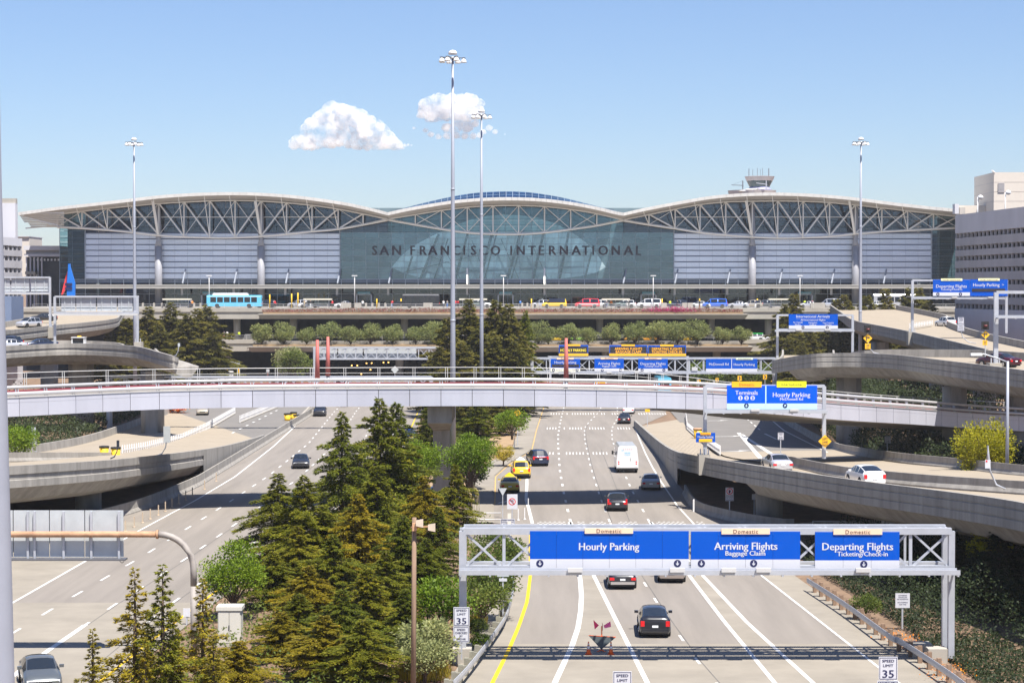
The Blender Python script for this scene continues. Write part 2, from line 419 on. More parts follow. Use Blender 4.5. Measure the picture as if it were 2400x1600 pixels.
mk = MB()
LA = [(171, 4.93), (183, 4.95), (199, 5.0), (223, 5.2), (240, 5.5), (257, 5.8), (275, 6.2), (293, 6.8), (312, 7.5), (340, 8.6), (440, 13)]
LB = [(171, 8.23), (191, 8.3), (200, 8.4), (216, 8.55), (232, 8.8), (250, 9.15), (267, 9.5), (285, 10.1), (294, 10.6), (331, 14.2), (360, 16)]
LC = [(171, 11.57), (200, 11.7), (216, 11.95), (250, 12.65), (267, 13.1), (285, 13.9), (294, 14.5), (313, 16.15), (350, 18)]
for tab, z0, z1, st, w in ((LA, 172, 430, 7.9, .11), (LB, 172, 355, 7.9, .085), (LC, 172, 340, 7.9, .085)):
    q = z0
    while q < z1: zstrip(mk, off(tab, -w), off(tab, w), q, q + 2.4, .0165); q += st
LE = [(80, 11.4), (95, 10.6), (107, 9.78), (113, 9.56), (119.4, 9.3), (126.3, 9.1), (133.4, 8.9), (140.5, 8.7), (172, 8.23)]
q = 85.5
while q < 170: zstrip(mk, off(LE, -.075), off(LE, .075), q, q + 1.9, .0165, .5); q += 7.0
for tab, w, z0, z1 in ((GA, .15, 80, 172), (GB, .13, 80, 172), (CA, .12, 80, 172), (CB, .12, 80, 172), (off(IN_D, 0), .08, 80, 300)):
    zstrip(mk, off(tab, -w), off(tab, w), z0, z1, .017, 2)
WL = [(171, 1.7), (185, 1.45), (190, 1.3), (205, 1.5), (212, 1.55)]
zstrip(mk, off(WL, -.14), off(WL, .14), 171, 212, .017)
zstrip(mk, [(90, 4.6), (100, 5.5)], [(90, 4.72), (100, 5.62)], 93, 99.5, .018)
for a, b in (((1075, 668), (1180, 638)), ((1075, 822), (1190, 798))):     # white turn arrows in the taxi bay
    p = G(*C5(*a), .018); r = G(*C5(*b), .018)
    mk.add([p, r, r + Vector((.25, .9, 0)), p + Vector((.2, 1.2, 0))], [(0, 1, 2, 3)])
# rumble bars
for zc, ln, sp, wd in ((323, 4.2, .42, .13), (289, 4.0, .40, .13), (244.6, 3.4, .40, .13)):
    x = interp(IN_L, zc) + .6; k = 0
    while x < interp(IN_D, zc) + (5 if zc > 250 else 0):
        near = min(abs(x - interp(t, zc)) for t in (LA, LB, LC, IN_D))
        if near > .45 and k % 23 not in (0, 1, 9): mk.add([(x, zc - ln / 2, .0165), (x + wd, zc - ln / 2, .0165), (x + wd + .1, zc + ln / 2, .0165), (x + .1, zc + ln / 2, .0165)], [(0, 1, 2, 3)])
        x += sp; k += 1
for r in range(4):
    x = 2.1 + .2 * (r % 2)
    while x < 16:
        if min(abs(x - c) for c in (4.93, 8.23, 11.57, 15)) > .5 and int(x * 2) % 9 != 3:
            mk.add([(x, 169.6 + r * .75, .0165), (x + .19, 169.6 + r * .75, .0165), (x + .19, 169.95 + r * .75, .0165), (x, 169.95 + r * .75, .0165)], [(0, 1, 2, 3)])
        x += .40
structure('inbound_lane_markings', mk, white_paint)
mk = MB(); zstrip(mk, off(YEL, -.11), off(YEL, .11), 80, 169, .018, 2); structure('yellow_edge_line', mk, yellow_paint)
mk = MB(); zstrip(mk, off(BAY, .02), off(BAY, .14), 186, 345, .018, 2); structure('kerb_edge_line', mk, mat('worn_yellow', (.42, .27, .09), .8, var=.2, scale=2))
# tar joints and raised pavement dots
mk = MB()
for d in (3.45, 6.9):
    zstrip(mk, off(L1, d + .12), off(L1, d + .17), 84, 250, .0142)
zstrip(mk, off(LE, .13), off(LE, .18), 84, 170, .0142); zstrip(mk, off(LB, .14), off(LB, .2), 172, 300, .0142); zstrip(mk, [(172, 9.9), (250, 10.9)], [(172, 9.95), (250, 10.95)], 172, 250, .0142)
structure('tar_joints', mk, mat('tar', (.085, .08, .075), .8, var=.1))

# ------------------------------------------------------------------ concrete slip roads (elevated)
PAR = [(0, 0), (.3, 0), (.34, -.95), (.3, -1.6), (0, -1.6), (0, -1.06), (.1, -1.02), (.1, -.66), (0, -.62)]
PAR_R = [(0, 0), (.3, 0), (.34, -.95), (.3, -1.6), (0, -1.6), (0, -1.10), (.06, -1.07), (.06, -1.0), (0, -.97), (0, -.52), (.06, -.49), (.06, -.42), (0, -.39)]
def resample(pts, n):
    pts = [Vector(p) for p in pts]; L = [0]
    for a, b in zip(pts, pts[1:]): L.append(L[-1] + (b - a).length)
    out = []
    for i in range(n):
        t = L[-1] * i / (n - 1); k = 0
        while k < len(L) - 2 and L[k + 1] < t: k += 1
        u = (t - L[k]) / max(1e-6, L[k + 1] - L[k]); out.append(pts[k].lerp(pts[k + 1], u))
    return out
def slip_road(name, label, near, far, sgn, gird, piers, prof=PAR, far_par=True, gw=8.0, start=0, group='elevated slip roads', surf=None):
    """near / far: parapet tops (x, y, z top); sgn: which side the roadway lies of the near path"""
    n = smooth(near, 6); f = resample(smooth(far, 6), len(n))
    t = thing(name, label, 'slip road', (n[len(n) // 2].x, n[len(n) // 2].y, 0), 0, group)
    nn = lateral(n, sgn); fn = lateral(f, -sgn)
    MB().sweep(n, nn, prof).build('parapet', concrete, t)
    if far_par: MB().sweep(f, fn, [(0, 0), (.3, 0), (.4, -.95), (0, -.95)]).build('parapet', concrete, t)
    d = MB(); A = [p + v * .2 - Vector((0, 0, .93)) for p, v in zip(n, nn)]; B = [p + v * .05 - Vector((0, 0, .93)) for p, v in zip(f, fn)]
    d.strip(A, B); d.strip([p - Vector((0, 0, .6)) for p in A], [p - Vector((0, 0, .6)) for p in B])
    d.build('road_deck', surf or pave_ramp, t)
    if gird:
        a, b = gird; m = slice(int(a * (len(n) - 1)), int(b * (len(n) - 1)) + 1)
        MB().sweep(n[m], nn[m], [(.12, -1.58), (gw, -1.58), (gw - 1.2, -2.9), (2.5, -2.95), (1.2, -2.55)]).build('girder', concrete, t)
    for (x, y, w, dd, zt) in piers:
        p = MB(); p.tube([(x - w / 2 + dd / 2, y, -.3), (x - w / 2 + dd / 2, y, zt)], dd / 2, 12, cap=True)
        p.tube([(x + w / 2 - dd / 2, y, -.3), (x + w / 2 - dd / 2, y, zt)], dd / 2, 12, cap=True)
        if w > dd: p.bb(x - w / 2 + dd / 2, x + w / 2 - dd / 2, y - dd / 2, y + dd / 2, -.3, zt)
        p.build('pier', concrete, t)
    return t
V = Vector
# near slip road on the inbound side
slip_road('slip_road', 'pale concrete slip road climbing past the gore, silver and white cars on it',
          [(17.4, 292, .95), (17.1, 238, 1.9), (16.6, 205, 3.3), (17.0, 181, 4.75), (20.1, 160, 5.65), (23.6, 140, 6.5), (26.1, 128, 7.05), (28.2, 115, 7.65), (31, 100, 7.9), (36, 84, 8.0)],
          [(25.5, 310, .92), (23.7, 250, 1.4), (22.8, 215, 2.8), (25, 186, 4.5), (25.6, 172, 5.1), (26.5, 160, 5.65), (28.4, 153, 5.95), (31, 146, 6.25), (34.7, 139, 6.55), (41, 128, 7.0), (48, 112, 7.6), (56, 95, 7.9)],
          1, (.42, 1), [(21.7, 172.5, 2.3, 2.2, 2.6), (27.1, 141, 3.2, 2.0, 4.0), (36, 104, 3.2, 2.0, 5.2)], PAR_R, far_par=False, gw=7.6)
# abutment wall under its first stretch
ab = MB(); pa = smooth([(17.4, 292, .95), (17.1, 238, 1.9), (16.6, 205, 3.3)], 8)
ab.strip([(p.x - .02, p.y, p.z - .3) for p in pa], [(p.x - .02, p.y, -.1) for p in pa]); ab.strip([(p.x + .28, p.y, p.z - .3) for p in pa], [(p.x + .28, p.y, -.1) for p in pa])
ab.strip([(p.x - .02, p.y, p.z - .3) for p in pa], [(p.x + .28, p.y, p.z - .3) for p in pa])
o = ab.build('abutment_wall', concrete); tag(o, 'grey concrete wall carrying the start of the climbing slip road beside the inbound lanes', 'retaining wall')
# second roadway to its right, at grade and climbing
def deck_z(z): return interp([(100, 7.0), (113, 6.75), (128, 6.15), (140, 5.6), (160, 4.75), (180, 3.85), (215, 1.9), (250, .5), (292, .02), (440, .02)], z)
nb = resample([(25.5, 330, 0), (23.7, 262, 0), (22.8, 218, 0), (24.4, 196, 0), (25, 186, 0), (25.6, 172, 0), (26.5, 160, 0), (28.4, 153, 0), (31, 146, 0), (34.7, 139, 0), (41, 128, 0)], 40)
fb = resample([(42, 330, 0), (40.9, 320, 0), (39.2, 276, 0), (37.6, 240, 0), (37.2, 222, 0), (37.1, 195, 0), (39.2, 178, 0), (42, 162, 0), (52, 140, 0)], 40)
def lay(p): return (p.x, p.y, deck_z(p.y) + .022)
structure('slip_road_lanes', MB().strip([lay(p) for p in nb], [lay(p) for p in fb]), mat('slip_asphalt', (.135, .125, .115), .85, var=.10, scale=.3))
structure('slip_road_pavement', MB().strip([(p.x, p.y, deck_z(p.y) + .028) for p in nb[19:]], [(p.x, p.y, deck_z(p.y) + .028) for p in fb[19:]]), pave_ramp)
def barrier(name, label, pts, zoff=0.0, hgt=.9, m=concrete, n=4, w=.28):
    p = smooth([(x, y, z) for x, y, z in pts], n)
    pr = [(-w, 0), (-w, .1), (-.1, .38), (-.08, hgt), (.08, hgt), (.1, .38), (w, .1), (w, 0)]
    o = MB().sweep(p, lateral(p), pr).build(name, m); return tag(o, label, 'barrier')
barrier('concrete_barrier', 'low concrete barrier dividing the two climbing slip road lanes beside the white car', [(24.3, 193, 3.15), (25, 186, 3.55), (25.6, 172, 4.2), (26.5, 160, 4.75), (28.4, 153, 5.05), (31, 146, 5.35), (34.7, 139, 5.65), (41, 128, 6.15), (48, 114, 6.7)])
barrier('concrete_barrier', 'curved concrete barrier backing the shaded slip road lane below the dark hedge', [(41, 322, .03), (39.3, 276, .15), (37.7, 240, .85), (37.3, 222, 1.65), (37.2, 195, 3.1), (39.3, 178, 3.95), (42.1, 162, 4.65), (52, 140, 5.6)])
barrier('concrete_barrier', 'curved concrete barrier under the climbing slip road at the inbound edge', [(16.6, 196, 0), (16.4, 181, 0), (18.5, 173, 0), (21.4, 167.5, 0), (23, 166.5, 0)])

# near slip road on the outbound side
slip_road('slip_road', 'concrete slip road leaving the outbound lanes with yellow barrels at its divider',
          [(-31.6, 262, 1.0), (-31.8, 235, 1.9), (-32, 212, 3.0), (-32.6, 175, 5.15), (-34, 158, 6.2), (-38, 145, 6.9), (-48, 130, 7.4)],
          [(-54.8, 330, .95), (-54, 270, 1.0), (-54.2, 240, 1.7), (-55.5, 220, 2.5), (-58, 200, 3.6), (-66, 180, 4.8), (-80, 165, 5.6)],
          -1, (.32, 1), [(-36.9, 178, 2.3, 2.2, 3.0), (-47, 150, 3.0, 2.2, 4.5)], PAR, gw=9)
ab = MB(); pa = smooth([(-31.6, 300, .6), (-31.6, 262, 1.0), (-31.8, 235, 1.9), (-32, 212, 3.0)], 6)
ab.strip([(p.x + .02, p.y, p.z - .3) for p in pa], [(p.x + .02, p.y, -.1) for p in pa]); ab.strip([(p.x - .28, p.y, p.z - .3) for p in pa], [(p.x - .28, p.y, -.1) for p in pa]); ab.strip([(p.x + .02, p.y, p.z - .3) for p in pa], [(p.x - .28, p.y, p.z - .3) for p in pa])
tag(ab.build('abutment_wall', concrete), 'concrete wall where the outbound slip road meets the main lanes', 'retaining wall')
os_ = MB(); na = resample([(-32, 345, 0), (-31.9, 300, 0), (-31.9, 265, 0)], 16); fa = resample([(-60, 345, 0), (-55, 330, 0), (-54.3, 265, 0)], 16)
os_.strip([(p.x, p.y, .02) for p in na], [(p.x, p.y, .02) for p in fa]); structure('slip_road_lanes', os_, MATS['slip_asphalt'])
barrier('concrete_barrier', 'concrete barrier along the outbound lanes under the slip road edge', [(-31.4, 320, 0), (-31.3, 254, 0), (-31.3, 215, 0), (-31.5, 200, 0), (-33.3, 179, 0), (-37, 166, 0), (-44, 155, 0)], hgt=1.05)
def zl(z): return interp([(130, 6.45), (145, 5.95), (158, 5.25), (175, 4.2), (212, 2.05), (235, .95), (262, .07), (345, .04)], z)
barrier('concrete_barrier', 'short concrete barrier on the outbound slip road behind the yellow barrels', [(-42.3, 216, zl(225) + .05), (-48.6, 197, 3.0), (-56, 184, 3.9)])
mk = MB()
for px in ((-38.2, -37.9),):
    q = 205
    while q < 335: mk.add([(px[0], q, zl(q) + .035), (px[1], q, zl(q) + .035), (px[1], q + 2.3, zl(q + 2.3) + .035), (px[0], q + 2.3, zl(q + 2.3) + .035)], [(0, 1, 2, 3)]); q += 7.3
structure('slip_road_markings', mk, white_paint)
mk = MB()
for a, b, w in (((386, 335), (560, 535), .26), ((405, 345), (620, 485), .26), ((415, 215), (545, 325), .1), ((565, 340), (650, 380), .14), ((575, 215), (700, 320), .1), ((700, 320), (1000, 470), .1)):
    n = 10
    for k in range(n):
        if w == .1 and a == (415, 215) and k % 2: continue
        u = [C6(a[0] + (b[0] - a[0]) * s / n, a[1] + (b[1] - a[1]) * s / n) for s in (k, k + 1)]
        q = []
        for p in u:
            h = 1.0
            for _ in range(6): h = deck_z(G(*p, h).y) + .04
            q.append(G(*p, h))
        mk.add([q[0] - V((w, 0, 0)), q[0] + V((w, 0, 0)), q[1] + V((w, 0, 0)), q[1] - V((w, 0, 0))], [(0, 1, 2, 3)])
for c in ((215, 250), (300, 358), (330, 460)):     # arrows
    p = C6(*c); h = 1
    for _ in range(6): h = deck_z(G(*p, h).y) + .04
    q = G(*p, h); mk.add([q + V((-1.8, -.5, 0)), q + V((1.0, .1, 0)), q + V((1.0, .9, 0)), q + V((2.4, 1.0, 0)), q + V((.4, -1, 0)), q + V((.7, -.4, 0)), q + V((-1.8, -.9, 0))], [(0, 6, 5, 4, 3, 2, 1)])
structure('slip_road_markings', mk, white_paint)

# high curved slip roads on both sides
slip_road('curved_slip_road', 'lower of the two high curved slip roads on the parking garage side',
          [(45.5, 345, 9.5), (40.5, 308, 9.7), (35.4, 275, 10.2), (32.2, 252, 10.9), (34.3, 239, 12.0), (37.6, 236.5, 12.25), (41.0, 233, 12.3), (42.6, 223, 12.4), (43.9, 206, 12.4), (45.0, 192, 12.4), (45.6, 180, 12.4), (47, 160, 12.4), (50, 135, 12.4)],
          [(54, 343, 9.5), (49, 310, 9.7), (45.2, 282, 10.4), (43.4, 264, 11.2), (43.0, 253, 12.0), (46, 249.5, 12.3), (50, 246, 12.4), (55, 240, 12.5), (58, 228, 12.5), (60, 205, 12.5), (60.5, 185, 12.5), (61, 160, 12.5), (64, 135, 12.5)],
          1, (.3, 1), [(40.0, 243, 3.0, 1.6, 9.2), (46.5, 215, 2.6, 1.6, 9.4), (50, 188, 2.6, 1.6, 9.4), (54, 218, 3, 1.6, 9.4)], PAR_R, gw=4.5)
slip_road('curved_slip_road', 'upper of the two high curved slip roads beside the parking garage wall',
          [(66, 425, 16.4), (62, 385, 15.2), (60.2, 366, 14.5), (59.4, 350, 14.1), (59.2, 336, 13.9), (57.8, 297, 13.5), (57, 269, 13.0), (56, 242, 12.55)],
          [(80, 425, 16.4), (80, 395, 15.6), (79, 372, 15.0), (76, 358, 14.7), (72.5, 338, 14.2), (68.5, 300, 13.5), (66.6, 265, 12.9), (66, 240, 12.6)],
          1, (0, 1), [(62, 345, 3, 1.6, 10.8), (61, 292, 3, 1.6, 10.4), (60.5, 262, 3, 1.6, 10)], PAR_R, gw=8)
slip_road('curved_slip_road', 'lower of the two high curved slip roads by the conifers, sign gantry on it',
          [(-60, 345, 9.7), (-52.5, 308, 9.9), (-45.6, 278, 10.4), (-42.9, 262, 10.95), (-45.5, 264, 11.5), (-49.7, 272, 12.0), (-54.6, 277, 12.2), (-59.8, 280, 12.25), (-63.7, 277, 12.2), (-66.5, 265, 12.2), (-70, 245, 12.2)],
          [(-69, 343, 9.7), (-61.5, 312, 9.9), (-55.5, 290, 10.5), (-53.2, 281, 11.0), (-53, 281, 11.5), (-54, 285, 12.0), (-57, 290, 12.2), (-63, 294, 12.3), (-72, 292, 12.3), (-77, 275, 12.3), (-80, 250, 12.3)],
          -1, (.36, 1), [(-60.2, 286, 3.6, 1.6, 9.2), (-48.5, 276, 3.2, 1.6, 8.6), ], PAR, gw=4.5)
slip_road('curved_slip_road', 'upper of the two high curved slip roads ending by the dark office block',
          [(-80, 425, 16.4), (-76, 398, 14.9), (-74.3, 384, 14.2), (-73, 352, 14.0), (-74.6, 336, 13.8), (-74.2, 298, 13.6), (-75, 270, 13.4)],
          [(-92, 425, 16.4), (-90, 400, 15.2), (-88, 384, 14.8), (-86, 352, 14.3), (-85, 336, 14.1), (-84, 300, 13.7), (-85, 270, 13.4)],
          -1, (0, 1), [(-78, 345, 3, 1.6, 10.9)], PAR, gw=8)
# ------------------------------------------------------------------ guideway bridge across the picture
np_ = smooth([(-62, 150, 9.2), (-50, 160, 9.2), (-41, 166.5, 9.2), (-32, 178.5 - 2.6, 9.2), (-24, 179.8, 9.2), (-12, 181.6, 9.2), (1.6, 181.8, 9.2), (15.1, 184.0, 8.83), (23.4, 188.5, 8.15), (31.2, 195, 7.15), (40.2, 203.5, 6.15), (46.4, 209.5, 5.4), (53.5, 216, 4.65), (66, 227, 3.5)], 10)
tot = sum((b - a).length for a, b in zip(np_, np_[1:]))
NSEG = int(tot / 2.74); bp = resample(np_, NSEG + 1); bn = lateral(bp, 1)
br = thing('guideway_bridge', 'curved white-panelled guideway bridge crossing over all the traffic lanes', 'bridge', (1, 188, 0))
def bpt(i, u, dz): return bp[i] + bn[i] * u + V((0, 0, dz))
for i in range(NSEG):
    a, b = bp[i], bp[i + 1]; d = (b - a).normalized() * .025
    m = MB()
    for z0, z1, u in ((0, 1.12, 0), (1.135, 1.52, .012)):
        q = [a + d + bn[i] * u, b - d + bn[i + 1] * u]
        m.add([(q[0].x, q[0].y, a.z + z0), (q[1].x, q[1].y, b.z + z0), (q[1].x, q[1].y, b.z + z1), (q[0].x, q[0].y, a.z + z1)] +
              [(q[0].x + bn[i].x * .12, q[0].y + bn[i].y * .12, a.z + z0), (q[1].x + bn[i].x * .12, q[1].y + bn[i].y * .12, b.z + z0), (q[1].x + bn[i].x * .12, q[1].y + bn[i].y * .12, b.z + z1), (q[0].x + bn[i].x * .12, q[0].y + bn[i].y * .12, a.z + z1)],
              [(0, 1, 2, 3), (4, 7, 6, 5), (0, 4, 5, 1), (3, 2, 6, 7), (0, 3, 7, 4), (1, 5, 6, 2)])
    m.build('fascia_panel', panel_lav, br)
MB().sweep(bp, bn, [(.16, .02), (11.8, .02), (11.8, -.5), (.16, 0.0)]).sweep(bp, bn, [(.14, 0.05), (.3, .05), (.3, 1.5), (.14, 1.5)]).sweep(bp, bn, [(.3, .55), (11.7, .55), (11.7, .04), (.3, .04)]).build('guideway_deck', concrete, br)
MB().sweep(bp, bn, [(-.05, 1.53), (.5, 1.53), (.5, 1.6), (-.05, 1.6)]).build('fascia_cap', metal_white, br)
MB().tube([bpt(i, .25, 1.83) for i in range(NSEG + 1)], .17, 10).build('lower_rail', rail_white, br)
MB().tube([bpt(i, .45, 2.36) for i in range(NSEG + 1)], .14, 10).build('upper_rail', rail_white, br)
m = MB()
for u, dz in ((1.2, 1.62), (1.9, 1.62)): m.sweep(bp, bn, [(u, dz), (u + .12, dz), (u + .12, dz + .42), (u, dz + .42)])
m.build('power_rail', red_paint, br)
MB().sweep(bp, bn, [(1.4, .5), (5, .5), (5, 1.35), (1.4, 1.35)]).sweep(bp, bn, [(6.6, .5), (10.4, .5), (10.4, 1.3), (6.6, 1.3)]).build('running_track', concrete_light, br)
for i in range(0, NSEG + 1):
    m = MB()
    for s in (-.11, .11):
        t_ = (bp[min(i + 1, NSEG)] - bp[max(i - 1, 0)]).normalized() * s
        m.bar(bpt(i, .3, 1.55) + t_, bpt(i, .5, 2.5) + t_, .06, .12)
    m.build('rail_post', metal, br)
far = [bp[i] for i in range(NSEG + 1)]
m = MB(); m.tube([bpt(i, 11.6, 3.0) for i in range(NSEG + 1)], .035, 6); m.tube([bpt(i, 11.6, 2.5) for i in range(NSEG + 1)], .02, 6)
for i in range(0, NSEG + 1):
    t_ = (bp[min(i + 1, NSEG)] - bp[max(i - 1, 0)]).normalized() * .1
    m.bar(bpt(i, 11.6, 1.2) + t_, bpt(i, 11.6, 3.0) + t_, .045); m.bar(bpt(i, 11.6, 1.2) - t_, bpt(i, 11.6, 3.0) - t_, .045)
m.sweep(bp, bn, [(11.5, .5), (11.75, .5), (11.75, 1.3), (11.5, 1.3)])
m.build('far_handrail', metal_white, br)
for (px, py, w) in ((1035, 1150, 2.25), ):
    c = P(px, 960, 188); x0 = c.x
    MB().add([(x0 - 1.1, 183.2, 9.1), (x0 + 1.1, 183.2, 9.1), (x0 + 1.1, 193.2, 9.1), (x0 - 1.1, 193.2, 9.1), (x0 - 1.1, 183.2, 7.6), (x0 + 1.1, 183.2, 7.6), (x0 + 1.1, 193.2, 7.6), (x0 - 1.1, 193.2, 7.6), (x0 - .76, 186.8, 6.7), (x0 + .76, 186.8, 6.7), (x0 + .76, 190, 6.7), (x0 - .76, 190, 6.7)],
             [(3, 2, 1, 0), (0, 1, 5, 4), (1, 2, 6, 5), (2, 3, 7, 6), (3, 0, 4, 7), (4, 5, 9, 8), (5, 6, 10, 9), (6, 7, 11, 10), (7, 4, 8, 11), (8, 9, 10, 11)]).build('column_head', concrete, br)
    MB().bb(x0 - .76, x0 + .76, 187, 189.8, -.3, 6.75).build('column', concrete, br)
# slim red masts standing on the bridge
for (px, yt, Z, lab) in ((743.6, 796, 184.5, 'slim weathered red mast on the bridge edge, in front of the bare truss gantry'), (768.5, 789, 193.6, 'slim weathered red mast on the far handrail of the bridge, by the minibus'), (1327, 792, 183, 'slim weathered red mast on the bridge edge, overlapping the Hourly Parking signs')):
    top = P(px, yt, Z); t = thing('red_mast', lab, 'mast', (top.x, Z, 10.7))
    MB().tube([(top.x, Z, 11.4), (top.x, Z, top.z)], [.24, .13], 8).build('mast_pole', mast_red, t)
    MB().tube([(top.x, Z, 10.3), (top.x, Z, 11.4)], .15, 8).build('mast_foot', metal_white, t)
    t['group'] = 'red masts on the bridge'

# ------------------------------------------------------------------ terminal
YT = 490.0
def T(x, y, Y=YT): return P(x, y, Y)
def tz(y, Y=YT): return P(1200, y, Y).z
def tx(x, Y=YT): return P(x, 680, Y).x
ROOF = [(C1(*p)) for p in ((125, 290), (255, 272), (380, 255), (500, 241), (620, 228), (900, 196), (1100, 173), (1300, 159), (1500, 152), (1700, 152), (1900, 162), (2100, 181), (2352, 217))] + [C2(*p) for p in ((130, 243), (250, 272), (320, 290))]
ROOFC = [C2(*p) for p in ((320, 290), (450, 262), (600, 235), (780, 207), (960, 192), (1130, 187), (1300, 190), (1450, 202), (1600, 222), (1750, 250), (1880, 281), (1945, 293))]
ROOFR = [C2(*p) for p in ((1945, 293), (2100, 258), (2352, 210))] + [C3(*p) for p in ((200, 177), (400, 160), (600, 154), (800, 158), (1000, 170), (1200, 189), (1450, 221), (1700, 249), (1875, 266), (2050, 290))]
TOP = [C1(*p) for p in ((395, 300), (565, 278), (740, 258), (917, 241), (1095, 226), (1268, 216), (1445, 208), (1620, 205), (1800, 209), (1975, 221), (2150, 238), (2330, 264))] + [C2(*p) for p in ((150, 298), (320, 333))]
BOT = [C1(*p) for p in ((395, 388), (565, 396), (740, 408), (917, 424), (1095, 444), (1268, 454), (1445, 460), (1620, 460), (1800, 450), (1975, 435), (2150, 418), (2330, 402))] + [C2(*p) for p in ((150, 372), (320, 340))]
TOPC = [C2(*p) for p in ((320, 333), (510, 302), (690, 273), (868, 251), (1045, 241), (1222, 239), (1400, 246), (1580, 266), (1760, 296), (1940, 338))]
BOTC = [C2(*p) for p in ((320, 338), (510, 372), (690, 402), (868, 426), (1045, 436), (1222, 437), (1400, 426), (1580, 404), (1760, 378), (1940, 343))]
TOPR = [C2(*p) for p in ((1940, 338), (2120, 302), (2300, 264))] + [C3(*p) for p in ((120, 233), (297, 215), (480, 210), (655, 208), (830, 210), (1012, 219), (1190, 235), (1372, 255), (1550, 275), (1728, 296), (1900, 315))]
BOTR = [C2(*p) for p in ((1940, 343), (2120, 372), (2300, 398))] + [C3(*p) for p in ((120, 424), (297, 441), (480, 455), (655, 462), (830, 460), (1012, 451), (1190, 433), (1372, 420), (1550, 411), (1728, 402), (1900, 394))]
ter = thing('airport_terminal', 'long glass airport terminal under three sweeping arched roofs', 'terminal', (0, 490, 0))
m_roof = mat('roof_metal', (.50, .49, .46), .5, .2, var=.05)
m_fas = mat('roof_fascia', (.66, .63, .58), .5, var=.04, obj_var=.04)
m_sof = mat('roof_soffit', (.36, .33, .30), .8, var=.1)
m_truss = mat('truss_white', (.66, .63, .58), .5, .1, var=.04)
m_col = mat('column_white', (.27, .27, .29), .5, .1, var=.05)
g_main = glass_mat('curtain_glass', (.74, .84, .88), .16, .04, (.55, .75, .92))
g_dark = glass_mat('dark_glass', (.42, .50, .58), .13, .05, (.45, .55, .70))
g_end = glass_mat('end_glass', (.55, .70, .73), .12, .05, (.50, .66, .80))
m_frost = mat('frosted_panel', (.58, .62, .83), .25, .25, var=.05, scale=.08, streak=(1, 1, .3), obj_var=.04)
m_mull = mat('mullion', (.30, .335, .38), .5, .2, var=.05)
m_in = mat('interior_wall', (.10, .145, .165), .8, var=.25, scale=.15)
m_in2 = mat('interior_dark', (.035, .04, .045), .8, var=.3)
m_lens = mat('light_patch_panel', (.72, .86, .82), .8, var=.10, scale=.1)  # pale tone imitating sunlight on the inner wall
m_pv = glass_mat('skylight_glass', (.66, .76, .82), .36, .06, (.22, .42, .70))
m_can = mat('canopy_grey', (.29, .275, .25), .6, var=.08)
fasc = MB()
for pts in (ROOF, ROOFC, ROOFR):
    s = smooth([V((x, y, 0)) for x, y in pts], 4)
    A = [P(p.x, p.y, 481) for p in s]
    B = [V((a.x, 580, a.z - (3.5 if pts is not ROOFC else 2.5))) for a in A]
    r = MB(); fr = lambda t: [a.lerp(b, t) for a, b in zip(A, B)]
    for t0, t1 in (((0, .05), (.44, 1)) if pts is ROOFC else ((0, 1),)):
        r.strip(fr(t0), fr(t1)); r.strip([a - V((0, -.4 if t0 == 0 else 0, .35)) for a in fr(t0)], [b - V((0, 0, .35)) for b in fr(t1)])
    r.build('roof', m_roof, ter)
    for i in range(0, len(A) - 1):
        f = MB(); a, b = A[i], A[i + 1]; e = (b - a).normalized() * .03
        f.add([a + e + V((0, -.02, .1)), b - e + V((0, -.02, .1)), b - e + V((0, .1, -.62)), a + e + V((0, .1, -.62)), a + e + V((0, .5, .1)), b - e + V((0, .5, .1)), b - e + V((0, .5, -.62)), a + e + V((0, .5, -.62))], [(0, 1, 2, 3), (0, 4, 5, 1), (3, 2, 6, 7), (4, 7, 6, 5)])
        f.build('fascia_panel', m_fas, ter)
    tp = {id(ROOF): TOP, id(ROOFC): TOPC, id(ROOFR): TOPR}[id(pts)]
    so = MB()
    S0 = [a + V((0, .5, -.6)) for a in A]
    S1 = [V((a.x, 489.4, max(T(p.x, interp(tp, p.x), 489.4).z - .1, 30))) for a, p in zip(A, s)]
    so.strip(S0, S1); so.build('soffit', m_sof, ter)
# trusses
def web(name, p, q, w): MB().bar(p, q, w).build(name, m_truss, ter)
YQ = 487.0
for tp, bt in ((TOP, BOT), (TOPC, BOTC), (TOPR, BOTR)):
    st = smooth([V((x, y, 0)) for x, y in tp], 4); sb = smooth([V((x, y, 0)) for x, y in bt], 4)
    MB().tube([P(p.x, p.y, YQ) for p in st], .2, 8).build('top_chord', m_truss, ter)
    MB().tube([P(p.x, p.y, YQ) for p in sb], .27, 8).build('bottom_chord', m_truss, ter)
    n = len(tp); mid = n // 2
    for i in range(n):
        a = P(*tp[i], YQ); b = P(*bt[i], YQ)
        if (a - b).length > .9: web('truss_post', a, b, .28)
        if i < n - 1:
            a2 = P(*tp[i + 1], YQ); b2 = P(*bt[i + 1], YQ)
            thick, thin = (.32, .13)
            if tp is TOPC: thick, thin = (.17, .15)
            if i < mid: web('truss_brace', a, b2, thick if i % 2 == 0 or tp is not TOPC else thin); web('truss_brace', b, a2, thin if i % 2 == 0 or tp is not TOPC else thick)
            else: web('truss_brace', a2, b, thick); web('truss_brace', b2, a, thin)
        if tp is not TOPC and 0 < i < n - 2:
            ex = tp[i][0] - 13; rf = interp([(x, y) for x, y in (ROOF if tp is TOP else ROOFR)], ex)
            MB().bar(P(ex, rf + 7, 481.8), P(bt[i][0], bt[i][1], YQ - .3), .15).build('tie_rod', m_truss, ter)
    if tp is not TOPC:   # horizontal girt inside the truss
        a, b = tp[2], tp[-3]
        MB().bar(T(a[0], 509, 488.6), T(b[0], 509, 488.6), .2).build('girt', m_truss, ter)
